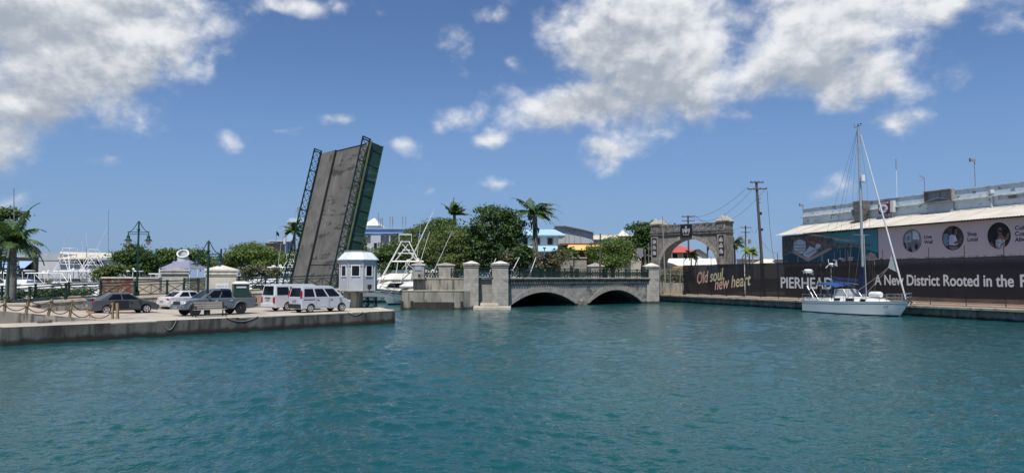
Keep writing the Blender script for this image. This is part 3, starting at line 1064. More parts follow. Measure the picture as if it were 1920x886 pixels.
p5, w5, d5, h5 = pillar('square stone pillar with low hip cap at the right end of the arched bridge', 1211, 1235.5, 96.2, 492.5, -.6, 'hip', ycap=501)
pillar('gabled white stone pillar on the far parapet, seen above the bridge railing', 1104, 1131, 104, 492.5, 3.2, 'gable', ycap=499)

# ================================================================ right-hand quay, hoarding, warehouse
RQ = .95
q0, q1 = at(1262, 552.6, RQ), at(1920, 580, RQ)
RD = (q1 - q0).normalized()
RN = V((RD.y, -RD.x, 0))                   # pointing away from the water or towards it?
if RN.x > 0:
    RN = -RN                               # RN points to the water, RI inland
RI = -RN
corner = q0 - RD * 4.0
rquay = [corner, q1 + RD * 60, q1 + RD * 60 + RI * 80, corner + RI * 90 + V((0, 30, 0)), corner + V((-1.0, 16, 0)), corner + V((-3.0, 3.0, 0))]
slab('right_quay', rquay, RQ, mat('right quay wall', (.40, .37, .31), (.25, .235, .2), 1.0, (1, 1, .4), .9, stain=(.07, .066, .06), stain_scale=.9, stain_stretch=(1.8, 1.8, .4), stain_lo=.54, stain_hi=.68, bump=.6, bump_scale=7, tide=(.16, WEED)))
cp = MB()
random.seed(8)
coping(cp, q1 + RD * 40, corner, .7, RQ - .2, .22, 3.1, out=.04)
struct(cp.build('right_quay_coping', mat('broken coping', (.38, .34, .28), (.26, .235, .2), 1.4, rough=.92, stain=(.1, .095, .085), stain_scale=1.2, stain_lo=.52, stain_hi=.66, bump=.5), bevel=.03))
b = MB()
b.sheet([corner + RI * .4 + V((0, 0, .004)), q1 + RD * 50 + RI * .4 + V((0, 0, .004)), q1 + RD * 50 + RI * 14 + V((0, 0, .004)), corner + RI * 14 + V((0, 0, .004))])
struct(b.build('quay_walk', mat('quay walk', (.34, .26, .19), (.24, .18, .13), .9, rough=.95, stain=(.12, .1, .08), stain_scale=.8), fix=False))

# --- hoarding
F0 = q0 + RI * 1.6
FZ1 = 5.12


def on_fence(px, py, off=0.012):
    return pp(px, py, F0 + RN * off, RN)


def fs(px):
    q = pp(px, 520, F0, RN)
    return (q - F0).dot(RD)


fence = thing('hoarding', 'long dark printed mesh hoarding on steel posts along the right-hand quay', 'fence', F0 + RD * 20)
screen_m = mat('printed mesh', (.010, .009, .0125), (.013, .0115, .0155), .5, rough=.8, alpha=.95, stain=(.022, .017, .016), stain_scale=.25, stain_lo=.55, stain_hi=.75)


def fp(s, z, o=0.0):
    return V((F0.x, F0.y, 0)) + RD * s + RN * o + V((0, 0, z))


secs = [(1281, 1396.5, 1.12, 5.12), (1397.5, 1539, 1.18, 5.12), (1540, 1640, 1.45, 5.12), (1641, 2250, 1.62, 5.14)]
for (a, c, z0, z1) in secs:
    s0, s1 = fs(a), fs(c) if c < 2000 else fs(1920) + 30
    b = MB()
    n = 14
    for i in range(n):
        t0, t1 = s0 + (s1 - s0) * i / n, s0 + (s1 - s0) * (i + 1) / n
        o0, o1 = .008 * math.sin(i * 1.7), .008 * math.sin((i + 1) * 1.7)
        b.add([fp(t0, z0 + o0 * 4, o0), fp(t1, z0 + o1 * 4, o1), fp(t1, z1 + o1 * 2, o1), fp(t0, z1 + o0 * 2, o0)], [(0, 1, 2, 3)])
    b.build('screen', screen_m, fence, world=True, fix=False)
pxs = [1282, 1307, 1333, 1361, 1392, 1425, 1458, 1496, 1540, 1590, 1655, 1742, 1809, 1883, 1975, 2080]
for i, px in enumerate(pxs):
    s = fs(px) if px < 1960 else fs(1883) + (6.5 if px < 2000 else 13)
    b = MB(); b.tube(fp(s, RQ, -.06), fp(s, FZ1 + random.uniform(.7, 1.1), -.06), .045, n=6); b.build('post', mat('dark post', (.05, .05, .052), (.08, .075, .07), 5, rough=.6), fence, world=True)
b = MB()
b.tube(fp(fs(1281), FZ1 - .03, -.1), fp(fs(1920) + 30, FZ1 - .03, -.1), .025, n=5)
b.tube(fp(fs(1281), RQ + .22, -.1), fp(fs(1920) + 30, RQ + .22, -.1), .025, n=5)
b.build('rail', plastic, fence, world=True)
b = MB(); s = fs(1397); b.tube(fp(s, RQ, .05), fp(s, FZ1 + .1, .05), .05, n=6); b.build('marker_post', mat('flaking white post', (.6, .6, .58), (.06, .06, .06), 1.2, (1, 1, .8), .6, lo=.48, hi=.52), fence, world=True)
b = MB(); b.loft([[fp(fs(1640), 5.13, -.2), fp(fs(1640), 5.28, -.2), fp(fs(1640), 5.28, -.34), fp(fs(1640), 5.13, -.34)], [fp(fs(1920) + 30, 5.15, -.2), fp(fs(1920) + 30, 5.3, -.2), fp(fs(1920) + 30, 5.3, -.34), fp(fs(1920) + 30, 5.15, -.34)]]); b.build('header_plate', mat('pale channel', (.36, .36, .34), (.16, .16, .15), 3, rough=.6), fence, world=True)

# fading print from rose to pale yellow, a pattern of the print itself
gold = bpy.data.materials.new('rose to yellow print')
gold.use_nodes = True
gt = gold.node_tree
gn = NT(gt)
gb = [n for n in gt.nodes if n.type == 'BSDF_PRINCIPLED'][0]
gs = gn.n('ShaderNodeSeparateXYZ')
gn.put(gs.inputs[0], gn.n('ShaderNodeTexCoord').outputs['Generated'])
gn.put(gb.inputs['Base Color'], gn.mix(gs.outputs[0], (.60, .34, .29, 1), (.62, .57, .30, 1)))
gb.inputs['Roughness'].default_value = .7
pale_print = mat('pale print', (.62, .58, .56), rough=.7)
white_print = mat('white print', (.66, .65, .64), (.6, .59, .58), 3, rough=.7)
ZU = V((0, 0, 1))
o1 = lettering('slogan_lettering', 'Old soul,', gold, fence, on_fence(1307, 531.5), on_fence(1358, 523.5), ZU, 1.55, shear=.22, bold=0.04)
o2 = lettering('slogan_lettering', 'new heart', gold, fence, on_fence(1340, 543), on_fence(1408, 533.5), ZU, 1.5, shear=.22, bold=0.04)
lettering('name_lettering', 'PIERHEAD', white_print, fence, on_fence(1464, 538.8), on_fence(1562, 541.5), ZU, 1.22, bold=0.05)
lettering('name_lettering', 'THE', white_print, fence, on_fence(1503.5, 514.5), on_fence(1526, 514.5), ZU, .42)
lettering('tagline_lettering', 'A New District Rooted in the', pale_print, fence, on_fence(1640, 533.2), on_fence(1901.5, 537), ZU, .98, bold=0.055)
lettering('tagline_lettering', 'Past', pale_print, fence, on_fence(1913, 537.2), on_fence(1963, 538), ZU, .98, bold=0.055)

# --- warehouse behind the hoarding
W0 = F0 + RI * 8.0
P0 = F0 + RI * 12.0


def wp(px, py, off=0.0):
    return pp(px, py, W0 + RN * off, RN)


wa = wp(1466, 441)
sA = (wa - W0).dot(RD)
EAVE = wa.z
sB = sA + 62


def wq(s, z, o=0.0):
    return V((W0.x, W0.y, 0)) + RD * s + RN * o + V((0, 0, z))


ware = thing('warehouse', 'long pale blue-grey warehouse with peeling parapet and ribbed cream awning roof', 'warehouse', wq(sA + 20, RQ))
ware_m = mat('peeling blue-grey wall', (.58, .65, .68), (.50, .57, .605), .8, rough=.85, stain=(.13, .15, .16), stain_scale=1.3, stain_stretch=(1, 1, 1.6), stain_lo=.57, stain_hi=.63, bump=.3)
b = MB(); b.loft([[wq(sA + .25, RQ, -.05), wq(sB, RQ, -.05), wq(sB, RQ, -14), wq(sA + .25, RQ, -14)], [wq(sA + .25, EAVE - .05, -.05), wq(sB, EAVE - .05, -.05), wq(sB, EAVE - .05, -14), wq(sA + .25, EAVE - .05, -14)]]); b.build('wall', ware_m, ware, world=True)
b = MB(); b.loft([[wq(sA + .3, RQ, 0), wq(sB - .1, RQ, 0), wq(sB - .1, RQ, -.04), wq(sA + .3, RQ, -.04)], [wq(sA + .3, 4.7, 0), wq(sB - .1, 4.7, 0), wq(sB - .1, 4.7, -.04), wq(sA + .3, 4.7, -.04)]]); b.build('lower_wall', mat('brown plinth', (.14, .11, .085), (.09, .075, .06), 1, rough=.9), ware, world=True)
b = MB(); zb, ztp = 9.9, 12.5
b.loft([[wq(sA - .6, EAVE, -4), wq(sB, EAVE, -4), wq(sB, EAVE, -13.9), wq(sA - .6, EAVE, -13.9)], [wq(sA - .6, ztp, -4), wq(sB, ztp, -4), wq(sB, ztp, -13.9), wq(sA - .6, ztp, -13.9)]]); b.build('parapet', ware_m, ware, world=True)
b = MB(); b.loft([[wq(sA - .65, 11.42, -3.6), wq(sA - .65, 11.54, -3.6), wq(sA - .65, 11.62, -4.1), wq(sA - .65, 11.42, -4.1)], [wq(sB, 11.42, -3.6), wq(sB, 11.54, -3.6), wq(sB, 11.62, -4.1), wq(sB, 11.42, -4.1)]])
b.loft([[wq(sA - .7, 12.502, -3.9), wq(sA - .7, 12.58, -3.9), wq(sA - .7, 12.58, -4.4), wq(sA - .7, 12.502, -4.4)], [wq(sB, 12.502, -3.9), wq(sB, 12.58, -3.9), wq(sB, 12.58, -4.4), wq(sB, 12.502, -4.4)]])
b.build('ledge', mat('ledge paint', (.55, .61, .64), (.36, .4, .42), 2, rough=.8, stain=(.1, .1, .1), stain_scale=3, stain_lo=.6, stain_hi=.66), ware, world=True)
aw = MB()
prof = []
k = int((sB - sA) / .16)
top, bot = [], []
for i in range(k + 1):
    s = sA - .35 + i * .16
    z = .035 if i % 2 else 0
    bot.append(wq(s, EAVE + z - .03, .9))
    top.append(wq(s - .7, 10.35 + z, -3.98))
aw.loft([bot, top], cap=False, closed=False)
aw.build('awning_roof', mat('cream roof sheet', (.58, .54, .46), (.49, .455, .385), .5, (1, 1, 1), .6, stain=(.33, .26, .19), stain_scale=.5, stain_stretch=(.6, .6, .6), stain_lo=.6, stain_hi=.75), ware, world=True, fix=False)
b = MB()
for i in range(13):
    s = sA + .2 + i * 2.9
    b.beam(wq(s, EAVE + .03, .86), wq(s - .7, 10.41, -3.96), .06, .03)
b.loft([[wq(sA - 1, 10.34, -3.75), wq(sA - 1, 10.52, -3.99), wq(sA - 1, 10.34, -3.99)], [wq(sB, 10.34, -3.75), wq(sB, 10.52, -3.99), wq(sB, 10.34, -3.99)]])
b.build('flashing', mat('white flashing', (.62, .63, .6), (.5, .5, .47), 2, rough=.6), ware, world=True)
b = MB(); pq = pp(1861, 395, W0 - RN * 3.9, RN); s = (pq - W0).dot(RD)
b.tube(wq(s, 10.3, -3.85), wq(s, 12.0, -3.85), .12, n=8); b.box(wq(s, 11.95, -3.8), (.4, .4, .35)); b.build('downpipe', mat('pipe grey', (.5, .52, .53), rough=.6), ware, world=True)
b = MB()
s2 = s + .6
for i in range(6):
    b.beam(wq(s2 + i * 3, 11.3, -3.975), wq(s2 + i * 3 + 2.7, 11.3, -3.975), .03, .5)
b.build('wall_patch', mat('patched wall', (.3, .31, .32), (.45, .5, .53), 1.0, rough=.9, stain=(.1, .1, .1), stain_scale=1.2, stain_lo=.5, stain_hi=.6), ware, world=True)


def ws(px, off):                           # position along the warehouse at this column, off metres in front of the banner wall
    q = pp(px, 450, W0 + RN * off, RN)
    return (q - W0).dot(RD)


# roof furniture
t = thing('roof_sign_box', 'small maroon and white sign box with a pale oval emblem, on the warehouse parapet', 'sign', wq(ws(1660, -3.4), 10.6, -3.4))
s0, s1 = ws(1648.5, -3.2), ws(1668, -3.2)
z0, z1 = pp(1658, 400, W0 - RN * 3.2, RN).z, pp(1658, 377, W0 - RN * 3.2, RN).z
b = MB(); b.loft([[wq(s0, z0, -3.7), wq(s1, z0, -3.7), wq(s1, z1, -3.7), wq(s0, z1, -3.7)], [wq(s0, z0, -3.2), wq(s1, z0, -3.2), wq(s1, z1, -3.2), wq(s0, z1, -3.2)]]); b.build('box', mat('maroon face', (.09, .018, .035), rough=.4), t, world=True)
b = MB(); cz = (z0 + z1) / 2 - .12; cs = (s0 + s1) / 2
for (rs, rz, oo, sg_) in ((.62, .5, .004, 0),):
    ring = [wq(cs + rs * math.cos(a), cz + rz * math.sin(a), -3.19) for a in [2 * math.pi * i / 20 for i in range(20)]]
    b.prism(ring, RN * .01)
em = b.build('emblem', mat('emblem pale', (.62, .6, .64), rough=.5), t, world=True)
b = MB(); ring = [wq(cs + .36 * math.cos(a), cz + .05 + .2 * math.sin(a), -3.178) for a in [2 * math.pi * i / 16 for i in range(16)]]; b.prism(ring, RN * .008)
b.loft([[wq(cs - .55, cz - .28, -3.178), wq(cs - .55, cz - .2, -3.178), wq(cs - .55, cz - .2, -3.17), wq(cs - .55, cz - .28, -3.17)], [wq(cs + .55, cz - .28, -3.178), wq(cs + .55, cz - .2, -3.178), wq(cs + .55, cz - .2, -3.17), wq(cs + .55, cz - .28, -3.17)]])
b.build('emblem_mark', mat('emblem violet', (.12, .1, .28), rough=.5), em, world=True)
b = MB(); b.loft([[wq(s0, z1 - .3, -3.195), wq(s1, z1 - .3, -3.195), wq(s1, z1 - .08, -3.195), wq(s0, z1 - .08, -3.195)], [wq(s0, z1 - .3, -3.185), wq(s1, z1 - .3, -3.185), wq(s1, z1 - .08, -3.185), wq(s0, z1 - .08, -3.185)]])
b.build('title_strip', mat('strip pale', (.6, .55, .55), (.2, .1, .12), 8, rough=.5), t, world=True)
b = MB()
for s in (s0 + .2, s1 - .2, s1 + .25):
    b.beam(wq(s, 10.2, -3.5), wq(s, z0 + .2, -3.5), .06)
b.loft([[wq(s1 + .1, z0 + .1, -3.75), wq(s1 + .5, z0 + .1, -3.75), wq(s1 + .5, z1, -3.75), wq(s1 + .1, z1, -3.75)], [wq(s1 + .1, z0 + .1, -3.3), wq(s1 + .5, z0 + .1, -3.3), wq(s1 + .5, z1, -3.3), wq(s1 + .1, z1, -3.3)]])
b.build('bracket', mat('sign bracket', (.5, .52, .52), rough=.6), t, world=True)

t = thing('roof_sign_frame', 'empty rusty sign frame with grey panels on the warehouse parapet', 'sign', wq(ws(1758, -3.3), 11.6, -3.3))
s0, s1 = ws(1733.5, -3.3), ws(1784.5, -3.3)
z0, z1 = pp(1758, 378, W0 - RN * 3.3, RN).z, pp(1758, 357, W0 - RN * 3.3, RN).z
b = MB(); b.loft([[wq(s0, z0, -3.9), wq(s1, z0, -3.9), wq(s1, z1, -3.9), wq(s0, z1, -3.9)], [wq(s0, z0, -3.84), wq(s1, z0, -3.84), wq(s1, z1, -3.84), wq(s0, z1, -3.84)]]); b.build('panel', mat('grey panel', (.33, .34, .35), (.26, .27, .28), 2, rough=.7), t, world=True)
b = MB()
for s in (s0, s1, (s0 + s1) / 2):
    b.beam(wq(s, z0, -3.7), wq(s, z1, -3.7), .09, .5 if s != (s0 + s1) / 2 else .06, up=RN)
b.beam(wq(s0, z1 + .03, -3.55), wq(s1, z1 + .03, -3.55), .6, .06)
b.beam(wq(s0, z0 - .03, -3.55), wq(s1, z0 - .03, -3.55), .5, .06)
b.beam(wq(s0 + .2, z0 + .1, -3.3), wq((s0 + s1) / 2, z0 + .45, -3.35), .05); b.beam(wq((s0 + s1) / 2, z0 + .45, -3.35), wq(s1 - .1, z0 + .15, -3.3), .05)
b.build('frame', mat('rusty frame', (.2, .17, .14), (.33, .32, .3), 3, rough=.8), t, world=True)
b = MB()
b.loft([[wq(s0 + .1, 10.35, -3.85), wq(s1 - .1, 10.35, -3.85), wq(s1 - .1, z0 - .08, -3.85), wq(s0 + .1, z0 - .08, -3.85)], [wq(s0 + .1, 10.35, -3.78), wq(s1 - .1, 10.35, -3.78), wq(s1 - .1, z0 - .08, -3.78), wq(s0 + .1, z0 - .08, -3.78)]])
b.build('backboard', mat('backboard', (.38, .43, .47), (.33, .37, .41), 1, rough=.8), t, world=True)

# the dark urn-shaped spotlight mount that throws its shadow on the awning
s0 = ws(1610, -2.6)
t = thing('roof_siren', 'bulky grey hopper-shaped siren mounted on the warehouse parapet behind the mast', 'siren', wq(s0, 10.6, -3.0))
g_ = mat('siren grey', (.17, .17, .155), (.10, .10, .095), 2, rough=.8, stain=(.06, .06, .06), stain_scale=2)
b = MB(); b.box(wq(s0, 12.05, -3.2), (1.5, 1.1, 1.0), rz=math.atan2(RD.y, RD.x)); b.build('housing', g_, t, world=True)
b = MB(); b.lathe([(.3, -1.5), (.6, -1.15), (.85, -.6), (.95, -.05), (.95, 0)], wq(s0, 11.5, -2.9), 14); b.build('bowl', g_, t, world=True, smooth=40)
b = MB(); b.beam(wq(s0 + .2, 10.9, -4), wq(s0 + .2, 10.9, -2.9), .12); b.lathe([(.02, 0), (.16, .12), (.02, .36)], wq(s0 - .2, 12.56, -3.2), 8); b.build('arm', g_, t, world=True)
for (px, py0, py1, lab, kind) in ((1737, 357, 335, 'small antenna with crossed arms on the warehouse roof', 'x'), (1832.5, 346, 302, 'tall floodlight pole on the warehouse roof', 'lamp'), (1684.5, 366, 298, 'thin white whip antenna on the warehouse roof', 'whip'), (1507, 392, 386, 'small dark floodlight on the left corner of the warehouse parapet', 'lamp2')):
    s = ws(px, -4.4)
    a = wq(s, 12.5, -4.4)
    z1 = pp(px, py1, W0 - RN * 4.4, RN).z
    t = thing('roof_antenna' if kind in 'x whip' else 'roof_floodlight', lab, 'antenna' if kind in 'x whip' else 'floodlight', a)
    b = MB(); tp = V((a.x, a.y, z1)); b.tube(a - V((0, 0, .2)), tp, .05 if kind != 'whip' else .025, n=6); b.build('mast', galv if kind != 'whip' else alu, t, world=True)
    b = MB()
    if kind == 'x':
        for dz in (-.1, .3, .55):
            b.beam(tp + V((-.6, -.1, dz - .1)), tp + V((.1, .1, dz * .2)), .05)
    elif kind == 'whip':
        b.tube(tp - V((0, 0, 1.2)), tp, .06, n=6)
    else:
        b.box(tp + V((-.2, 0, .12)), (.5, .3, .26)); b.box(tp + V((-.42, -.05, .25)), (.2, .25, .2))
    b.build('head', galv, t, world=True)

# --- banners on the warehouse wall
ban = thing('aerial_banner', 'printed banner with an aerial view of a pier in teal water, on the warehouse wall', 'banner', wq(sA + 5, 6.5, .1))
u0, u1 = ws(1466.5, .1), ws(1646.5, .1)
ZB0, ZB1 = 5.0, EAVE - .12


def print_m(name, c, c2=None, sc_=1.5):
    c = tuple(min(.8, x * 1.6) for x in c)
    c2 = tuple(min(.8, x * 1.6) for x in c2) if c2 else None
    return mat('print ' + name, c, c2, sc_, rough=.75)


def bq(fu, fv, o):                         # banner picture coordinates, 0..1 across and up
    return wq(u0 + (u1 - u0) * fu, ZB0 + (ZB1 - ZB0) * fv, .1 + o)


def patch(polys, name, m, parent, q, o):
    for poly in polys:
        b = MB()
        b.prism([q(x, y, o) for x, y in poly], RN * .003)
        ob = b.build(name, m, parent, world=True)
    return ob


b = MB(); b.prism([bq(0, -.02, -.06), bq(1, -.02, -.06), bq(1, 1, -.06), bq(0, 1, -.06)], RN * .06); b.build('panel', print_m('deep water', (.012, .05, .07), (.018, .075, .095), .3), ban, world=True)
pic = patch([[(.42, .98), (.995, .98), (.995, .30), (.9, .42), (.62, .62)], ], 'bay_water', print_m('teal', (.06, .23, .26), (.045, .18, .21), .3), ban, bq, .002)
patch([[(.0, .98), (.42, .98), (.62, .66), (.86, .6), (.96, .56), (.92, .5), (.6, .5), (.53, .5), (.36, .3), (.12, .42), (.0, .3)]], 'land', mat('print land', (.30, .29, .27), (.07, .085, .075), 3.2, rough=.75, brick=(.55, .3, .05, (.12, .125, .12))), pic, bq, .006)
patch([[(.38, .98), (.52, .86), (.7, .7), (.83, .68), (.62, .74), (.45, .9), (.3, .96)]], 'beach', print_m('sand', (.42, .39, .34), (.34, .31, .27), 2), pic, bq, .010)
patch([[(.12, .42), (.3, .1), (.56, .47), (.53, .52), (.3, .2), (.14, .48)]], 'quay_edge', print_m('quay', (.28, .22, .18)), pic, bq, .014)
patch([[(.14, .5), (.22, .36), (.27, .42), (.28, .76), (.21, .86), (.14, .76)], [(.24, .34), (.3, .2), (.4, .42), (.39, .52), (.32, .6), (.27, .42)], [(.38, .48), (.41, .5), (.44, .55), (.44, .68), (.39, .66)]], 'white_blocks', print_m('white blocks', (.42, .44, .47), (.3, .33, .37), 1.6), pic, bq, .018)
patch([[(.15, .68), (.27, .66), (.27, .63), (.15, .65)], [(.15, .58), (.27, .56), (.27, .53), (.15, .55)], [(.16, .48), (.26, .46), (.26, .44), (.17, .46)], [(.27, .36), (.38, .48), (.38, .45), (.28, .33)]], 'window_rows', print_m('blue windows', (.13, .19, .26)), pic, bq, .022)
patch([[(.31, .7), (.36, .84), (.42, .8), (.46, .66), (.4, .66)], [(.33, .84), (.36, .86), (.5, .62), (.47, .6)]], 'brick_blocks', print_m('brick blocks', (.21, .12, .085), (.14, .085, .065), 2), pic, bq, .018)
patch([[(x, y), (x + .012, y + .03), (x + .05, y + .02), (x + .05, y), (x + .03, y - .03)] for x, y in ((.56, .12), (.62, .16), (.72, .18), (.44, .06))], 'boats', print_m('boats', (.45, .44, .42)), pic, bq, .016)
patch([[(x, y), (x + .004, y), (x + .004, y + .26), (x, y + .26)] for x, y in ((.58, .14), (.64, .18), (.74, .2), (.46, .08), (.69, .2))], 'masts', print_m('masts', (.3, .3, .3)), pic, bq, .02)
patch([[(.88, .2), (.93, .33), (.97, .28), (.995, .1), (.995, .0), (.9, .02)], [(.64, .05), (.68, .18), (.7, .18), (.68, .03)], [(.7, .05), (.74, .2), (.77, .2), (.75, .03)]], 'jetty', print_m('jetty', (.3, .26, .23), (.2, .18, .16), 3), pic, bq, .018)
patch([[(.0, .95), (.08, .98), (.14, .8), (.12, .62), (.05, .4), (.0, .3)], [(.2, .97), (.3, .95), (.26, .88), (.22, .9)], [(.02, .1), (.08, .3), (.06, .05)], [(.5, .72), (.55, .82), (.58, .78), (.54, .7)]], 'tree_cover', print_m('tree cover', (.028, .04, .034), (.08, .085, .075), 2.5), pic, bq, .022)

ban2 = thing('pink_banner', 'pale pink printed banner with three round pictures and dark lettering, on the warehouse wall', 'banner', wq(u1 + 6, 6.5, .1))
pink = mat('pink print', (.80, .635, .58), (.76, .60, .55), .2, rough=.75)
s_end = sB - 2
b = MB(); b.loft([[wq(u1 + .02, ZB0 + .1, .04), wq(s_end, ZB0 + .1, .04), wq(s_end, ZB1, .04), wq(u1 + .02, ZB1, .04)], [wq(u1 + .02, ZB0 + .1, .1), wq(s_end, ZB0 + .1, .1), wq(s_end, ZB1, .1), wq(u1 + .02, ZB1, .1)]]); b.build('panel', pink, ban2, world=True)
b = MB(); b.beam(wq(u0, ZB0 - .02, .12), wq(s_end, ZB0 - .02, .12), .1, .12); b.build('hem', mat('hem batten', (.5, .48, .46), rough=.7), ban2, world=True)
ink = mat('navy print', (.015, .014, .03), rough=.7)
wv = mat('wave print', (.70, .62, .65), rough=.75)
b = MB()
sw0, sw1 = ws(1652, .11), ws(1681, .11)
for r in range(3):
    zc = pp(1665, 443 + r * 13, W0, RN).z
    n = 16
    topl = [wq(sw0 + (sw1 - sw0) * i / n, zc + .16 * math.sin(i / n * 6.3) + .16, .102) for i in range(n + 1)]
    botl = [wq(sw0 + (sw1 - sw0) * i / n, zc + .16 * math.sin(i / n * 6.3) - .16, .102) for i in range(n + 1)]
    b.loft([topl, botl], cap=False, closed=False)
b.build('wave_mark', wv, ban2, world=True, fix=False)


def disc_pic(pxc, pyc, pw_, ph):
    c = pp(pxc, pyc, W0 + RN * .1, RN)
    s = (c - W0).dot(RD)
    hs = (ws(pxc + pw_ / 2, .1) - ws(pxc - pw_ / 2, .1)) / 2
    hz = (pp(pxc, pyc - ph / 2, W0, RN).z - pp(pxc, pyc + ph / 2, W0, RN).z) / 2

    def q(x, y, o):
        return wq(s + hs * x, c.z + hz * y, .1 + o)
    return q


def circ(n=28, r=1.0):
    return [(r * math.cos(2 * math.pi * i / n), r * math.sin(2 * math.pi * i / n)) for i in range(n)]


q = disc_pic(1710, 451, 36, 44)
d = patch([circ()], 'round_picture', print_m('room', (.26, .23, .21), (.14, .13, .125), 1.5), ban2, q, .003)
patch([[(-.7, -.1), (-.65, .55), (-.1, .7), (-.1, -.1)]], 'picture_wall', print_m('room wall', (.36, .33, .3)), d, q, .008)
patch([[(-.55, .0), (-.52, .42), (-.2, .45), (-.2, .02)]], 'picture_window', print_m('room window', (.09, .2, .27)), d, q, .013)
patch([[(.1, .1), (.1, .85), (.45, .78), (.72, .5), (.75, .05)]], 'picture_curtain', print_m('curtain', (.5, .53, .56), (.38, .42, .46), 3), d, q, .008)
patch([[(-.5, -.8), (-.2, -.5), (.05, -.85), (-.1, -.97)], [(.2, -.5), (.5, -.2), (.65, -.6), (.4, -.85)], [(-.9, -.1), (-.7, -.15), (-.6, -.6), (-.7, -.7)]], 'picture_chairs', print_m('dark chairs', (.03, .03, .035)), d, q, .013)
q = disc_pic(1786.5, 446, 41, 46)
d = patch([circ()], 'round_picture', print_m('shop', (.03, .033, .035), (.06, .06, .06), 2), ban2, q, .003)
patch([[(-.9, -.2), (-.85, .4), (-.4, .35), (-.3, -.5), (-.7, -.65)]], 'picture_stall', print_m('stall', (.2, .27, .29), (.07, .1, .11), 4), d, q, .008)
patch([[(-.35, -.55), (-.3, .2), (-.05, .3), (.25, .2), (.45, -.3), (.5, -.5), (.2, -.6)]], 'picture_shirt', print_m('shirt', (.48, .48, .52), (.36, .36, .41), 2), d, q, .013)
patch([[(.2, .2), (.12, .5), (.2, .72), (.38, .72), (.45, .45), (.35, .2)], [(.05, -.35), (.5, -.2), (.85, -.2), (.8, -.4), (.2, -.5)]], 'picture_skin', print_m('skin', (.16, .09, .06)), d, q, .018)
patch([[(.0, .25), (-.02, .8), (.2, .95), (.42, .85), (.3, .7), (.18, .6), (.15, .25)]], 'picture_hair', print_m('hair', (.012, .011, .012)), d, q, .023)
patch([[(-.1, -.95), (-.4, -.72), (.3, -.66), (.5, -.8), (.2, -.96)], [(.5, -.3), (.75, .0), (.9, -.2), (.7, -.5)]], 'picture_basket', print_m('basket', (.25, .19, .12), (.1, .08, .06), 5), d, q, .018)
q = disc_pic(1873, 441.5, 44, 50)
d = patch([circ()], 'round_picture', print_m('night', (.012, .011, .014), (.025, .02, .02), 2), ban2, q, .003)
patch([[(-.05, .1), (-.1, .4), (.05, .62), (.25, .6), (.32, .3), (.2, .05)], [(-.2, -.3), (.0, .12), (.2, .1), (.55, -.2), (.7, .1), (.85, .2), (.9, .0), (.75, -.3), (.55, -.4)], [(-.85, -.65), (-.65, -.4), (-.5, -.6), (-.4, -.9), (-.6, -.75)]], 'picture_skin', print_m('skin2', (.2, .105, .07), (.13, .065, .045), 3), d, q, .008)
patch([[(-.3, -.95), (-.3, -.35), (.0, -.2), (.5, -.35), (.5, -.85), (.2, -.99)]], 'picture_dress', print_m('dress', (.5, .48, .44), (.05, .05, .05), 7), d, q, .013)
patch([[(-.08, .32), (.02, .42), (.3, .36), (.3, .24), (.12, .25)], [(-.85, .42), (-.2, .5), (-.2, .44), (-.8, .32)]], 'picture_sunglasses', print_m('shades', (.015, .014, .015)), d, q, .018)
for txt, pxl, pxr, py, py2, cap_ in (('Live', 1733, 1747, 447.1, 447.1, .36), ('Well', 1733, 1748.5, 456.8, 456.8, .36), ('Shop', 1814, 1831.5, 442, 442, .37), ('Local', 1814, 1833.5, 452.2, 452.2, .37), ('Culture', 1903, 1941, 431.0, 431, .38), ('Comes', 1903, 1938, 442, 442, .38), ('Alive', 1903, 1926, 452.8, 452.8, .38)):
    a, c = wp(pxl, py, .108), wp(pxr, py2, .108)
    c.z = a.z
    lettering('banner_lettering', txt, ink, ban2, a, c, ZU, cap_, bold=0.05)

# ================================================================ gate, flagpole and the arch at the end of the bridge
t = thing('flagpole', 'bare thin grey flagpole at the right end of the arched bridge', 'flagpole', pd(1248, 547, 99))
b = MB(); b.tube(pd(1248, 548, 99), pd(1242, 407, 99), .1, .06, 8); b.build('pole', mat('pole grey', (.33, .31, .28), (.25, .23, .2), 3, rough=.7), t, world=True)
b = MB(); b.lathe([(.02, 0), (.1, .08), (.02, .18)], pd(1242, 407.5, 99), 8); b.build('finial', galv, t, world=True)
t = thing('mesh_gate', 'grey steel tube gate between the bridge pillar and the dark hoarding', 'gate', pd(1258, 550, 101))
b = MB()
for px in (1237, 1257, 1275.5):
    b.tube(pd(px, 549, 101), pd(px, 498, 101), .06, n=6)
for py in (505, 514, 530):
    b.tube(pd(1237, py, 101), pd(1280, py, 101), .035, n=5)
b.build('frame', galv, t, world=True)
b = MB()
for i in range(22):
    px = 1238 + i * 2
    b.tube(pd(px, 546, 101), pd(px, 505, 101), .008, n=3)
b.build('mesh', galv, t, world=True)
t = thing('low_wall', 'low weathered stone wall with a step behind the steel tube gate', 'wall', pd(1258, 550, 103.5))
b = MB(); p, q_ = pd(1237, 552, 104), pd(1285, 552, 104); b.span(p.x, q_.x, 104, 104.6, RQ, 2.6); b.build('wall', wall_conc, t, world=True)
b = MB(); b.span(p.x + .4, q_.x, 103.3, 103.98, RQ, 1.5); b.build('step', mat('ochre step', (.36, .27, .13), (.3, .25, .18), 2, rough=.9), t, world=True)

AL, AR = pd(1221.5, 500, 114), pd(1361.5, 500, 106)
AD = V((AR.x - AL.x, AR.y - AL.y, 0))
AW = AD.length
AD.normalize()
AN = V((AD.y, -AD.x, 0))                   # towards the camera
arch = thing('memorial_arch', 'grey stone memorial arch with balustrade top and two capped piers behind the bridge', 'arch', (AL.x, AL.y, RQ))


def ap(s, z, o=0.0):                       # o: metres behind the front face
    return V((AL.x, AL.y, 0)) + AD * s - AN * o + V((0, 0, z))


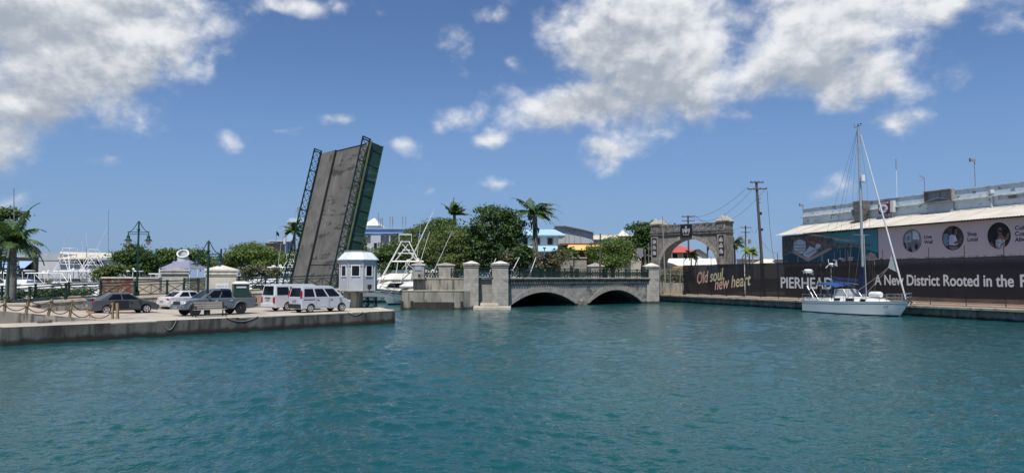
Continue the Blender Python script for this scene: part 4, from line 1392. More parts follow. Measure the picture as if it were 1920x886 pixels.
def abox(mbx, s0, s1, o0, o1, z0, z1):
    mbx.loft([[ap(s0, z0, o0), ap(s1, z0, o0), ap(s1, z0, o1), ap(s0, z0, o1)], [ap(s0, z1, o0), ap(s1, z1, o0), ap(s1, z1, o1), ap(s0, z1, o1)]])


T = 2.6
PWD = 1.3
zs_, mid_s = 4.5, AW / 2
rad = AW / 2 - PWD - .02
b = MB()
n = 28
pts = [(mid_s + rad * math.cos(a), zs_ + rad * math.sin(a)) for a in [math.pi - math.pi * i / n for i in range(n + 1)]]
zt = 10.35
for (x0, z0), (x1, z1) in zip(pts, pts[1:]):
    for o in (.12, T - .12):
        b.add([ap(x0, z0, o), ap(x1, z1, o), ap(x1, zt, o), ap(x0, zt, o)], [(0, 1, 2, 3)])
    b.add([ap(x0, z0, .12), ap(x1, z1, .12), ap(x1, z1, T - .12), ap(x0, z0, T - .12)], [(0, 1, 2, 3)])
for x0, x1 in ((PWD - .1, mid_s - rad), (mid_s + rad, AW - PWD + .1)):
    abox(b, x0, x1, .12, T - .12, 1, zt)
b.build('arch_wall', arch_stone, arch, world=True)
b = MB()
for i in range(n):
    a0, a1 = math.pi - math.pi * (i + .04) / n, math.pi - math.pi * (i + .96) / n
    quad = [(mid_s + r * math.cos(a), zs_ + r * math.sin(a)) for r, a in ((rad - .02, a0), (rad - .02, a1), (rad + .5, a1), (rad + .5, a0))]
    b.loft([[ap(x, z, 0.0) for x, z in quad], [ap(x, z, .3) for x, z in quad]])
b.build('arch_ring', mat('arch ring stone', (.36, .33, .28), (.25, .23, .195), 2, rough=.9), arch, world=True)
b = MB(); abox(b, 0, AW, -.15, T + .15, zt - .02, zt + .22); abox(b, PWD, AW - PWD, -.08, T + .08, zt - .35, zt - .02); b.build('cornice', stone_dark, arch, world=True)
for o in (.1, T - .3):
    b = MB(); z0, z1 = zt + .24, zt + 1.28
    abox(b, PWD, AW - PWD, o, o + .22, z0, z0 + .12); abox(b, PWD, AW - PWD, o - .03, o + .26, z1 - .16, z1)
    nb = 9
    for i in range(nb):
        a, c = PWD + (AW - 2 * PWD) * i / nb, PWD + (AW - 2 * PWD) * (i + 1) / nb
        abox(b, a - .1, a + .1, o, o + .2, z0, z1)
        b.beam(ap(a, z0 + .1, o + .1), ap(c, z1 - .15, o + .1), .12); b.beam(ap(a, z1 - .15, o + .1), ap(c, z0 + .1, o + .1), .12)
        abox(b, (a + c) / 2 - .16, (a + c) / 2 + .16, o - .01, o + .21, (z0 + z1) / 2 - .17, (z0 + z1) / 2 + .15)
    b.build('balustrade', arch_stone, arch, world=True)
sign_black = mat('black plaque', (.012, .012, .016), rough=.5)
plq = mat('plaque white', (.5, .5, .5), (.2, .2, .2), 4, rough=.6)
for x0 in (0.0, AW - PWD):
    b = MB(); abox(b, x0, x0 + PWD, -.1, T + .1, .9, 12.0); b.build('pier', arch_stone, arch, world=True)
    b = MB(); abox(b, x0 - .1, x0 + PWD + .1, -.2, T + .2, 10.02, 10.2); b.build('pier_moulding', stone_dark, arch, world=True)
    b = MB(); abox(b, x0 - .12, x0 + PWD + .12, -.22, T + .22, 11.55, 11.72); b.build('pier_moulding', stone_dark, arch, world=True)
    b = MB(); abox(b, x0 - .1, x0 + PWD + .1, -.2, T + .2, 5.2, 5.4); b.build('pier_moulding', stone_dark, arch, world=True)
    for o0, o1 in ((-.2, 1.1), (T - 1.1, T + .2)):
        b = MB(); c0 = [ap(x0 - .2, 11.74, o0), ap(x0 + PWD + .2, 11.74, o0), ap(x0 + PWD + .2, 11.74, o1), ap(x0 - .2, 11.74, o1)]
        tip = ap(x0 + PWD / 2, 12.75, (o0 + o1) / 2)
        b.loft([[p + V((0, 0, .002)) for p in c0], [p + V((0, 0, .12)) for p in c0], [p.lerp(tip, .96) + V((0, 0, .002)) for p in c0]]); b.build('pier_cap', mat('arch cap', (.42, .38, .31), (.3, .275, .23), 2, rough=.9), arch, world=True)
    b = MB(); abox(b, x0 + .28, x0 + PWD - .28, -.16, -.1, 6.7, 9.6); pl = b.build('plaque', sign_black, arch, world=True)
    for i in range(3):
        b = MB(); z = 6.95 + i * .88; abox(b, x0 + .37, x0 + PWD - .37, -.19, -.161, z, z + .5); abox(b, x0 + .5, x0 + PWD - .5, -.19, -.162, z + .505, z + .66); b.build('plaque_panel', plq, pl, world=True)
    b = MB(); abox(b, x0 + .28, x0 + PWD - .28, -.16, -.1, 3.6, 5.0); pl = b.build('plaque', sign_black, arch, world=True)
    b = MB(); abox(b, x0 + .42, x0 + PWD - .42, -.19, -.161, 3.8, 4.8); b.build('plaque_panel', plq, pl, world=True)
    b = MB(); cx_ = x0 + PWD / 2                 # trident relief
    abox(b, cx_ - .04, cx_ + .04, -.15, -.1, 10.45, 11.35)
    for sgn in (-1, 1):
        b.path([ap(cx_, 10.75, -.12), ap(cx_ + sgn * .28, 10.85, -.12), ap(cx_ + sgn * .34, 11.1, -.12), ap(cx_ + sgn * .28, 11.32, -.12)], .05, 5)
    b.build('relief', stone_dark, arch, world=True)
b = MB(); abox(b, mid_s - .95, mid_s + .95, -.3, -.2, 9.6, 11.5); pl = b.build('crest_board', sign_black, arch, world=True)
b = MB(); z0 = 10.55
b.prism([ap(mid_s + x, z0 + y, -.302) for x, y in ((-.3, .3), (.3, .3), (.3, -.1), (0, -.42), (-.3, -.1))], AN * .02)
for sgn in (-1, 1):
    b.prism([ap(mid_s + sgn * x, z0 + y, -.302) for x, y in ((.38, .25), (.62, .35), (.6, -.2), (.45, -.5), (.36, -.2))], AN * .02)
b.prism([ap(mid_s + x, z0 + y, -.302) for x, y in ((-.18, .38), (.18, .38), (.1, .7), (-.1, .7))], AN * .02)
b.prism([ap(mid_s + x, z0 + y, -.302) for x, y in ((-.5, -.55), (.5, -.55), (.42, -.68), (-.42, -.68))], AN * .02)
b.build('crest', plq, pl, world=True)

# ================================================================ vehicles
def paint(name, c, rough=.25):
    return mat('paint ' + name, c, tuple(x * .93 for x in c), 1.2, rough=rough, spec=.5, coat=.5)


def arc(cx, cz, r, n=9, a0=0, a1=math.pi):
    return [(cx + r * math.cos(a0 + (a1 - a0) * i / n), cz + r * math.sin(a0 + (a1 - a0) * i / n)) for i in range(n + 1)]


def vehicle(name, label, cat, loc, heading, spec):
    """a car built round its side profile; local +x is the front"""
    t = thing(name, label, cat, loc, heading, spec.get('group'))
    W = spec['w'] / 2
    zb = spec['bottom']
    fx, rx = spec['axles']
    r = spec['wheel']
    prof = list(spec['profile'])                       # from the rear bottom, over the top, to the front bottom
    under = [(prof[-1][0], zb)] + [p for p in arc(fx, r, r * 1.22, 9, -.05, math.pi + .05)] + [p for p in arc(rx, r, r * 1.22, 9, -.05, math.pi + .05)] + [(prof[0][0], zb)]
    under = [(x, max(z, zb)) for x, z in under]
    poly = prof + under
    cxm = sum(p[0] for p in prof) / len(prof)

    def ring(y, kx, dz):
        out = []
        for x, z in poly:
            zz = z - dz * max(0, (z - spec['sill']) / .6) if z > spec['sill'] else z
            out.append(V((x * kx, y, zz)))
        return out
    b = MB()
    b.loft([ring(-W, .955, .05), ring(-W + .06, .985, .02), ring(-W + .22, 1, 0), ring(W - .22, 1, 0), ring(W - .06, .985, .02), ring(W, .955, .05)])
    body = b.build('body', spec['paint'], t, smooth=35)
    b = MB(); b.span(rx - r, fx + r, -W + .2, W - .2, zb + .02, spec['sill'] + .25); b.build('underbody', black, t)
    # cabin
    x0b, x1b, x0r, x1r, zbl, zr, wb, wr = spec['cabin']
    cb, ct_ = MB(), None

    def rr(x0, x1, w, z, c):
        return [V((x0 + c, -w, z)), V((x1 - c, -w, z)), V((x1, -w + c, z)), V((x1, w - c, z)), V((x1 - c, w, z)), V((x0 + c, w, z)), V((x0, w - c, z)), V((x0, -w + c, z))]
    cb.loft([rr(x0b, x1b, wb, zbl, .05), rr(x0r, x1r, wr, zr, .05), rr(x0r + .12, x1r - .18, wr - .14, zr + .055, .08)])
    cab = cb.build('cabin', spec['paint'], t, smooth=28)

    def sp(u, v, sgn, o=.012):
        a = V((x0b + .05, wb, zbl)).lerp(V((x1b - .05, wb, zbl)), u)
        c = V((x0r + .05, wr, zr)).lerp(V((x1r - .05, wr, zr)), u)
        p = a.lerp(c, v)
        p.y += o
        return V((p.x, p.y * sgn, p.z))
    for sgn in (-1, 1):
        for (ua, ub, uc, ud, v0, v1) in spec['windows']:       # rear bottom, front bottom, front top, rear top
            b = MB()
            qd_ = [sp(ua, v0, sgn), sp(ub, v0, sgn), sp(uc, v1, sgn), sp(ud, v1, sgn)]
            qi = [sp(ua, v0, sgn, -.01), sp(ub, v0, sgn, -.01), sp(uc, v1, sgn, -.01), sp(ud, v1, sgn, -.01)]
            b.loft([qi, qd_])
            b.build('side_window', glass, cab)
    for nm, xb, xr, sg in (('windscreen', x1b, x1r, 1), ('rear_window', x0b, x0r, -1)):
        v0, v1 = spec.get('rear_glass', (.1, .9)) if sg < 0 else (.06, .92)
        pts = []
        for y, v in ((-.88, v0), (.88, v0), (.86, v1), (-.86, v1)):
            w = wb + (wr - wb) * v
            pts.append(V((xb + (xr - xb) * v + sg * .012, y * (w - .04), zbl + (zr - zbl) * v)))
        b = MB(); b.loft([[p - V((sg * .025, 0, 0)) for p in pts], pts]); b.build(nm, glass, cab)
    # wheels
    for ax in (fx, rx):
        for sgn in (-1, 1):
            M = Matrix.Rotation(R(90), 3, 'X')
            b = MB()
            y = sgn * (W - .13)
            b.lathe([(r * .62, -.1), (r * .95, -.1), (r, -.06), (r, .06), (r * .95, .1), (r * .62, .1)], (ax, y, r), 18, M=M)
            ty = b.build('wheel', rubber, t, smooth=40)
            b = MB()
            b.lathe([(.02, -.125), (r * .2, -.125), (r * .24, -.108), (r * .56, -.108), (r * .66, -.118), (r * .66, .118), (r * .56, .108), (r * .24, .108), (r * .2, .125), (.02, .125)], (ax, y, r), 18, M=M)
            b.build('rim', spec.get('rim', rim_m), ty, smooth=30)
            b = MB()
            for k in range(5):
                a = 2 * math.pi * (k + .5) / 5
                b.box((ax + math.cos(a) * r * .4, y + sgn * .108, r + math.sin(a) * r * .4), (r * .3, .012, r * .2), M=Matrix.Rotation(-a, 3, 'Y'))
            b.build('rim_slot', black, ty)
    # lamps, bumpers, doors, mirrors, plates
    xf, xr_ = max(p[0] for p in prof), min(p[0] for p in prof)
    for sgn in (-1, 1):
        for nm, key, m_ in (('headlight', 'head', lamp_lens), ('tail_light', 'tail', red_lens)):
            x, z, dx, dz, dy = spec[key]
            b = MB(); b.box((x, sgn * (W - dy / 2 - .01), z), (dx, dy, dz)); b.build(nm, m_, t, bevel=.015)
        b = MB(); b.box((spec['mirror'][0], sgn * (W + .09), spec['mirror'][1]), (.14, .16, .13)); b.beam((spec['mirror'][0], sgn * (W - .12), spec['mirror'][1] - .05), (spec['mirror'][0], sgn * (W + .05), spec['mirror'][1] - .02), .05); b.build('mirror', spec.get('mirror_m', spec['paint']), t, bevel=.02)
        for dx0, dx1 in spec['doors']:
            b = MB()
            y = sgn * (W + .0015)
            z0, z1 = spec['sill'] + .02, zbl - .06
            for x in (dx0, dx1):
                b.box((x, y, (z0 + z1) / 2), (.014, .004, z1 - z0))
            b.box(((dx0 + dx1) / 2, y, z0), (dx1 - dx0, .004, .014))
            dr = b.build('door_seam', plastic, body)
        for dx0, dx1 in spec['doors']:
            b = MB(); b.box((dx0 + .16, sgn * (W + .015), zbl - .14), (.17, .03, .035)); b.build('door_handle', spec.get('handle', plastic), body)
    b = MB(); bx_, bz, bh = spec['rear_bumper']; b.box((bx_, 0, bz), (.16, 2 * W * .93, bh)); b.build('rear_bumper', spec.get('bumper', spec['paint']), t, bevel=.03)
    b = MB(); bx_, bz, bh = spec['front_bumper']; b.box((bx_, 0, bz), (.18, 2 * W * .93, bh)); b.build('front_bumper', spec.get('bumper', spec['paint']), t, bevel=.03)
    for x, z in spec['plates']:
        b = MB(); b.box((x, 0, z), (.02, .5, .13)); b.build('number_plate', plate_m, t)
    for (nm, c, d, m_) in spec.get('extra', ()):
        b = MB(); b.box(c, d); b.build(nm, m_, t, bevel=min(d) * .2)
    return t


HD = math.atan2((qb - qa).y, (qb - qa).x)          # along the quay


def on_quay(px, py):
    p = at(px, py, QZ)
    p.z = QZ + .008
    return p


dark_grey = paint('graphite', (.068, .073, .077))
sedan_spec = dict(w=1.7, bottom=.2, sill=.33, axles=(1.32, -1.28), wheel=.31, paint=dark_grey,
                  profile=[(-2.1, .22), (-2.2, .4), (-2.22, .68), (-2.16, .9), (-2.0, .97), (-1.5, .985), (.98, .93), (1.55, .84), (2.0, .72), (2.17, .58), (2.2, .38), (2.12, .22)],
                  cabin=(-1.72, 1.12, -.92, .28, .92, 1.37, .8, .6),
                  windows=[(.14, .49, .47, .09, .12, .9), (.53, .93, .93, .52, .12, .9)],
                  head=(2.02, .64, .2, .13, .4), tail=(-2.13, .77, .12, .16, .36), mirror=(.78, .98), doors=[(-.78, .1), (.12, 1.02)],
                  rear_bumper=(-2.14, .45, .28), front_bumper=(2.1, .42, .26), plates=[(-2.24, .62), (2.2, .42)], rear_glass=(.08, .94),
                  extra=[('spoiler', (-2.06, 0, 1.06), (.26, 1.4, .04), dark_grey), ('spoiler_leg', (-2.05, 0, 1.01), (.12, 1.2, .07), dark_grey)])
vehicle('sedan', 'dark grey saloon car with alloy wheels and rear spoiler parked beside the rope posts', 'car', on_quay(229, 587), HD, sedan_spec)
odd = bpy.data.objects['sedan']
b = MB(); b.prism([(-.8, -.856, .36), (.08, -.856, .36), (.08, -.856, .9), (-.8, -.856, .9)], (0, -.004, 0)); o_ = b.build('rear_door', mat('black door', (.02, .021, .022), rough=.3), odd); o_['label'] = 'darker replacement rear door'

white_p = paint('white', (.62, .63, .63))
ws_spec = dict(sedan_spec)
ws_spec.update(paint=white_p, extra=[])
vehicle('sedan', 'white saloon car half hidden behind the grey pickup truck', 'car', on_quay(352, 577.5), HD + R(8), ws_spec)

blue_grey = paint('slate', (.125, .145, .165))
pick = vehicle('pickup_truck', 'slate grey double-cab pickup truck parked behind the wooden bench', 'pickup truck', on_quay(401, 589.5), HD + math.pi, dict(
    w=1.82, bottom=.42, sill=.52, axles=(1.62, -1.48), wheel=.38, paint=blue_grey,
    profile=[(-2.5, .48), (-2.6, .62), (-2.6, 1.0), (-2.55, 1.14), (-1.1, 1.14), (-.98, 1.11), (1.1, 1.11), (1.5, 1.09), (2.15, 1.02), (2.4, .92), (2.5, .74), (2.5, .5), (2.4, .42)],
    cabin=(-1.02, 1.3, -.82, .42, 1.09, 1.69, .84, .68), windows=[(.06, .44, .43, .04, .1, .88), (.49, .9, .9, .48, .1, .88)],
    head=(2.36, .86, .22, .2, .36), tail=(-2.56, .92, .1, .34, .16), mirror=(.78, 1.2), doors=[(-.92, .08), (.1, 1.05)], handle=alu,
    rear_bumper=(-2.64, .58, .2), front_bumper=(2.47, .56, .26), plates=[(-2.73, .6), (2.57, .56)], rim=mat('black rim', (.025, .025, .027), rough=.35),
    extra=[('cargo_bed', (-1.8, 0, 1.1), (1.4, 1.5, .09), black), ('grille', (2.49, 0, .84), (.06, .9, .2), plastic), ('side_step', (.05, -.9, .42), (1.7, .12, .06), plastic), ('side_step', (.05, .9, .42), (1.7, .12, .06), plastic), ('bed_rail', (-1.8, .8, 1.17), (1.5, .07, .05), plastic), ('bed_rail', (-1.8, -.8, 1.17), (1.5, .07, .05), plastic)]))
for ax in (1.62, -1.48):
    b = MB()
    for sgn in (-1, 1):
        b.path([(x, sgn * .915, z) for x, z in arc(ax, .38, .52, 9, .2, math.pi - .2)], .05, 5)
    b.build('wheel_arch_flare', blue_grey, pick)

van_white = paint('van white', (.60, .61, .63))
silver_w = paint('silver white', (.50, .53, .58))
vehicle('van', 'silver-white compact van with black bumpers nearest the bridge hut', 'van', on_quay(600, 584), HD, dict(
    w=1.68, bottom=.26, sill=.36, axles=(1.34, -1.3), wheel=.31, paint=silver_w,
    profile=[(-2.06, .3), (-2.1, .5), (-2.1, 1.06), (1.36, 1.06), (1.8, .93), (2.04, .74), (2.1, .52), (2.05, .28)],
    cabin=(-2.09, 1.52, -1.9, .58, 1.04, 1.84, .83, .68), windows=[(.06, .31, .31, .05, .1, .8), (.35, .62, .62, .36, .1, .8), (.66, .94, .95, .67, .1, .8)],
    head=(1.96, .74, .2, .18, .3), tail=(-2.04, 1.3, .12, .55, .1), mirror=(1.12, 1.08), doors=[(-.86, .2), (.25, 1.12)],
    rear_bumper=(-2.08, .46, .3), front_bumper=(2.04, .44, .32), bumper=plastic, plates=[(-2.13, .86), (2.14, .44)], rear_glass=(.12, .88),
    extra=[('side_strip', (-1.4, -.845, .92), (.9, .012, .05), plastic), ('side_strip', (-1.4, .845, .92), (.9, .012, .05), plastic)], group='white vans on the quay'))
vehicle('van', 'taller white passenger van with dark rear window parked beside the green door', 'van', on_quay(553, 581), HD + R(3), dict(
    w=1.74, bottom=.26, sill=.38, axles=(1.5, -1.2), wheel=.33, paint=van_white,
    profile=[(-2.3, .32), (-2.34, .5), (-2.34, 1.12), (2.0, 1.12), (2.25, .98), (2.33, .7), (2.3, .3)],
    cabin=(-2.33, 2.05, -2.22, 1.3, 1.1, 1.93, .865, .72), windows=[(.04, .3, .3, .035, .1, .82), (.33, .6, .6, .34, .1, .82), (.66, .93, .94, .67, .1, .82)],
    head=(2.22, .78, .2, .2, .3), tail=(-2.32, .82, .1, .42, .18), mirror=(1.7, 1.2), doors=[(-1.1, .3), (.8, 1.75)],
    rear_bumper=(-2.33, .46, .28), front_bumper=(2.25, .46, .3), plates=[(-2.36, .86), (2.37, .46)], rear_glass=(.1, .9),
    extra=[('plate_garnish', (-2.35, 0, .98), (.03, .7, .06), plastic)], group='white vans on the quay'))

# ================================================================ lamps, bench, kiosks, small things on the quay
lamp_green = mat('lamp green', (.006, .03, .024), (.009, .042, .034), 4, rough=.4)
lamp_glow = mat('lamp glass', (.45, .43, .36), rough=.15, spec=.6)


def street_lamp(label, base, h, arm=.75, closed=True, rot=0.0):
    t = thing('street_lamp', label, 'street lamp', base, rot, 'green twin-arm street lamps')
    b = MB(); b.lathe([(.2, 0), (.2, .35), (.13, .5), (.1, .55), (.085, 1.6), (.07, h), (.02, h + .08)], (0, 0, 0), 10); b.build('pole', lamp_green, t, smooth=40)
    b = MB()
    za = h - .85
    b.beam((-arm - .08, 0, za), (arm + .08, 0, za), .05); b.beam((-arm - .08, 0, za - .17), (arm + .08, 0, za - .17), .05)
    for s in (-1, 1):
        b.path([(s * (.08 + arm * i / 8 * .92), 0, h - .05 - (.78 * (1 - (1 - i / 8) ** 2))) for i in range(9)], .028, 5)
        b.beam((s * arm, 0, za + .02), (s * arm, 0, za - .3), .05)
    b.lathe([(.02, 0), (.13, .05), (.13, .13), (.02, .18)], (0, 0, za + .1), 8)
    b.build('cross_arm', lamp_green, t)
    for s in (-1, 1):
        b = MB(); b.lathe([(.06, -.26), (.12, -.3), (.13, -.5), (.17, -.56), (.36 if not closed else .3, -.66), (.36 if not closed else .3, -.7), (.02, -.68)], (s * arm, 0, za), 12); ln = b.build('lantern', lamp_green, t, smooth=40)
        b = MB(); k = .17 if closed else .14; b.lathe([(k, -.69), (k, -.85), (k * .75, -1.0), (.02, -1.06)] if closed else [(k, -.69), (k * .8, -.78), (.02, -.82)], (s * arm, 0, za), 10); b.build('glass_bowl', lamp_glow, ln, smooth=50)
    return t


bp = on_near(262) + OFF * .04
bp = V((bp.x, bp.y, bp.z + .13))
street_lamp('tall green twin-arm lamp on the road above the dark sedan, with glass lantern bowls', bp, pd(263, 415, bp.y).z - bp.z, .75, True, R(10))
lp = on_quay(388, 591)
street_lamp('green twin-arm lamp with shallow shades on the quay, beside the wooden bench', lp, pd(388, 452, lp.y).z - lp.z, .72, False, R(6))
kp = pd(413, 548, 63)
t = thing('street_lamp', 'green lamp post partly hidden behind the shallow-shaded lamp and the square kiosk', 'street lamp', V((kp.x, kp.y, 2.15)), group='green twin-arm street lamps')
b = MB(); b.tube((0, 0, 0), (0, 0, pd(413, 466, kp.y).z - 2.15), .08, n=8); b.box((0, 0, 1.9), (.05, .05, .05)); b.build('pole', lamp_green, t)
lp = pd(14, 562, 56)
street_lamp('green lamp post just behind the grey palm trunk at the left edge', V((lp.x, lp.y, 1.45)), pd(14, 470, lp.y).z - 1.45, .6, False, R(40))

be = on_quay(393, 593)
t = thing('park_bench', 'weathered slatted wooden bench with black iron ends facing the water', 'bench', be, HD)
b = MB()
for i in range(4):
    b.box((0, -.22 + i * .13, .45), (2.0, .1, .035))
b.build('seat', mat('bench slats', (.42, .38, .32), (.3, .27, .23), 4, (.3, 1, 1), .9), t)
b = MB()
for i in range(3):
    b.box((0, .26 + i * .03, .58 + i * .14), (2.0, .03, .105))
b.build('backrest', MATS['bench slats'], t)
for s in (-1, 1):
    b = MB(); b.box((s * .98, -.2, .22), (.06, .06, .44)); b.box((s * .98, .24, .45), (.06, .06, .9)); b.box((s * .98, 0, .62), (.07, .5, .05)); b.box((s * .98, -.2, .54), (.06, .06, .16)); b.box((s * .98, 0, .41), (.055, .44, .04)); b.build('iron_end', black, t)

# porta toilet, kiosks, green door
pt = on_quay(450, 577); pt.z = QZ + .006
t = thing('portable_toilet', 'dark green portable toilet with white roof behind the pickup truck', 'toilet', pt, HD - R(20))
hgt = pd(450, 527, pt.y).z - QZ
gpl = mat('green plastic', (.012, .045, .035), (.016, .055, .042), 2, rough=.45)
b = MB(); b.box((0, 0, hgt * .45), (1.16, 1.16, hgt * .9 - .02))
for i in range(5):
    b.box((-.46 + i * .23, -.6, hgt * .5), (.05, .04, hgt * .7)); b.box((.6, -.46 + i * .23, hgt * .5), (.04, .05, hgt * .7))
b.build('cabin', gpl, t)
b = MB(); b.loft([[V((x * 1.26, y * 1.26, hgt * .9)) for x, y in ((-.5, -.5), (.5, -.5), (.5, .5), (-.5, .5))], [V((x * 1.26, y * 1.26, hgt * .94)) for x, y in ((-.5, -.5), (.5, -.5), (.5, .5), (-.5, .5))], [V((x * .7, y * .7, hgt * 1.0)) for x, y in ((-.5, -.5), (.5, -.5), (.5, .5), (-.5, .5))]]); b.build('roof', white_paint, t, smooth=30)
b = MB()
for M_ in ((0, -.615), (.615, 0)):
    b.box((M_[0], M_[1], hgt * .78), (.75 if M_[0] == 0 else .015, .015 if M_[0] == 0 else .75, .13))
b.build('vent_panel', mat('vent pale', (.5, .53, .55), rough=.6), t)


def kiosk(label, px0, px1, Y, zbase, ywall, ytop, style, rot=0.0):
    x0, x1 = pd(px0, 520, Y).x, pd(px1, 520, Y).x
    w = x1 - x0
    t = thing('stone_kiosk', label, 'kiosk', ((x0 + x1) / 2, Y + w / 2, zbase), rot, 'pale stone kiosks of the bridge approach')
    h, ht = pd(960, ywall, Y).z - zbase, pd(960, ytop, Y).z - zbase
    b = MB(); b.box((0, 0, h / 2), (w, w, h)); b.build('wall', mat('kiosk stone', (.62, .58, .49), (.52, .485, .41), 1.5, rough=.9, brick=(.9, .36, .01, (.36, .33, .28)), stain=(.22, .2, .17), stain_scale=1.2, stain_lo=.58, stain_hi=.7), t)
    b = MB()
    k = .575
    if style == 'hip':
        c4 = ((-1, -1), (1, -1), (1, 1), (-1, 1))
        b.loft([[V((sx * w * k, sy * w * k, h)) for sx, sy in c4], [V((sx * w * k, sy * w * k, h + .14)) for sx, sy in c4], [V((sx * w * .05, sy * w * .05, ht)) for sx, sy in c4]])
    else:
        b.prism([(-w * k, -w * k, h), (w * k, -w * k, h), (w * k, -w * k, h + .12), (0, -w * k, ht), (-w * k, -w * k, h + .12)], (0, w * k * 2, 0))
    b.build('roof', cap_white, t)
    b = MB(); b.box((0, 0, h - .16), (w * 1.1, w * 1.1, .2)); b.build('cornice', cap_white, t)
    return t, w, h


k2, kw, kh = kiosk('square pale stone kiosk with hip roof and small loading bay sign, behind the pickup truck', 378, 431, 60.3, QZ, 508, 496.5, 'hip', R(21))
b = MB(); b.box((.1, -kw / 2 - .03, kh - 1.35), (1.0, .05, .65)); sg = b.build('sign', mat('sign board', (.62, .64, .66), rough=.5), k2)
tm = lettering
zt_ = WM[k2]
for (txt, zz, hh, hw) in (('LOADING BAY ONLY', kh - 1.34, .15, .44),):
    tm('sign_text', txt, mat('sign blue', (.03, .05, .14), rough=.6), k2, zt_ @ V((.1 - hw, -kw / 2 - .058, zz)), zt_ @ V((.1 + hw, -kw / 2 - .058, zz)), ZU, hh)
b = MB()
for i in range(2):
    b.box((.1, -kw / 2 - .058, kh - 1.47 - i * .11), (.72 - i * .12, .004, .045))
b.build('sign_small_print', mat('sign blue', (.03, .05, .14)), sg)
kiosk('gabled pale stone kiosk beside the beige wall, behind the far railing', 296, 341, 68.5, 1.9, 508, 501, 'gable', R(22))
gd = thing('green_door', 'dark green panelled service door in the retaining wall beside the white van', 'door', pd(485, 582, 60))
o = on_near(486)
b = MB(); b.box((o.x, o.y - .12, QZ + .62), (1.15, .12, 1.22), rz=R(15)); b.build('panel', green_girder, gd, world=True)
b = MB()
for s in (-1, 1):
    b.box((o.x + s * .56 * math.cos(R(15)), o.y - .16 + s * .56 * math.sin(R(15)), QZ + .64), (.1, .14, 1.28), rz=R(15))
b.box((o.x, o.y - .16, QZ + 1.29), (1.24, .14, .1), rz=R(15)); b.build('frame', green, gd, world=True)

# mural wall beyond the road
mw = thing('mural_wall', 'wall section painted with a red-brown figure mural behind the far railing', 'wall', pd(219, 556, 64))
p, q_ = pd(190, 556, 64.5), pd(249, 556, 64.5)
ztop = pd(219, 521.5, 64.5).z
mur = mat('mural', (.15, .05, .036), (.16, .13, .10), 3.0, rough=.8, lo=.45, hi=.55, stain=(.32, .27, .2), stain_scale=2.2, stain_lo=.55, stain_hi=.6)
b = MB(); b.span(p.x, q_.x, 64.5, 65.0, 1.0, ztop); b.build('wall', mur, mw, world=True)
b = MB(); b.span(p.x - .05, q_.x, 64.4, 65.1, ztop + .002, ztop + .14); b.build('coping', cap_white, mw, world=True)
bw = thing('beige_wall', 'plain beige rendered wall running from the mural to the gabled kiosk', 'wall', pd(275, 556, 65))
p2 = pd(305, 556, 65.2)
b = MB(); b.span(q_.x + .002, p2.x, 64.52, 65.0, 1.0, ztop - .01); b.build('wall', mat('beige render', (.42, .37, .29), (.34, .3, .24), .9, rough=.9, stain=(.2, .18, .15), stain_scale=.8, stain_lo=.6, stain_hi=.72), bw, world=True)
b = MB(); b.span(q_.x + .06, p2.x, 64.42, 65.1, ztop - .008, ztop + .1); b.build('coping', cap_white, bw, world=True)

# rope fence along the ramp: leaning posts with two sagging ropes between each pair
posts = [((-32, 583), (-30, 549)), ((8, 583.5), (10, 552)), ((48.5, 586.5), (53.5, 557)), ((90, 590), (98, 560.5)), ((130.5, 593), (135.5, 561.5)), ((172, 599.5), (160, 575)), ((207.5, 598), (211, 567))]
rows = []
random.seed(3)
for i, (bb, tt) in enumerate(posts):
    fr_ = at(bb[0], bb[1], QZ)
    # stand on the ramp edge
    tpar = max(0, (V((fr_.x, fr_.y, 0)) - V((ra.x, ra.y, 0))).dot(V((rdir.x, rdir.y, 0))) / V((rdir.x, rdir.y, 0)).length_squared)
    base = ra + rdir * tpar + V((0, 0, .66 * tpar + .02)) if bb[0] < 160 else fr_
    for it in range(20):                    # slide along the edge until it stands under its own sight line
        px = (base.x / base.y) * FPX + CX
        if bb[0] < 160:
            tpar += (px - bb[0]) * .002
            base = ra + rdir * tpar + V((0, 0, .66 * tpar + .02))
    base = base + V((.05, .12, -.05))
    top = pd(tt[0], tt[1], base.y)
    lab = 'wooden rope post on the sloping pavement edge' if i < 5 else ('wooden rope post leaning sideways near the rear of the dark sedan' if i == 5 else 'thick double wooden rope post beside the front of the ramp')
    g = 'wooden posts of the rope fence' if i < 5 else None
    t = thing('rope_post', lab, 'post', base, group='wooden posts of the rope fence')
    b = MB(); d = (top - base)
    b.beam(base, top, .12, .1)
    if i == 6:
        b.beam(base + V((.28, .05, 0)), top + V((.26, .05, -.02)), .14, .12)
    b.build('post', wood, t, world=True)
    rows.append((base, top))
for i in range(len(rows) - 1):
    a, c = rows[i], rows[i + 1]
    t = thing('rope', f'dark sagging ropes strung between two wooden posts of the rope fence', 'rope', a[0], group='ropes of the rope fence')
    for k, f in enumerate((.88, .45)):
        b = MB(); pa, pc = a[0].lerp(a[1], f) + V((0, -.08, 0)), c[0].lerp(c[1], f) + V((0, -.08, 0)); b.path(catenary(pa, pc, .22 + .06 * k, 8), .03, 5); b.build('rope_strand', dark_rope, t, world=True)
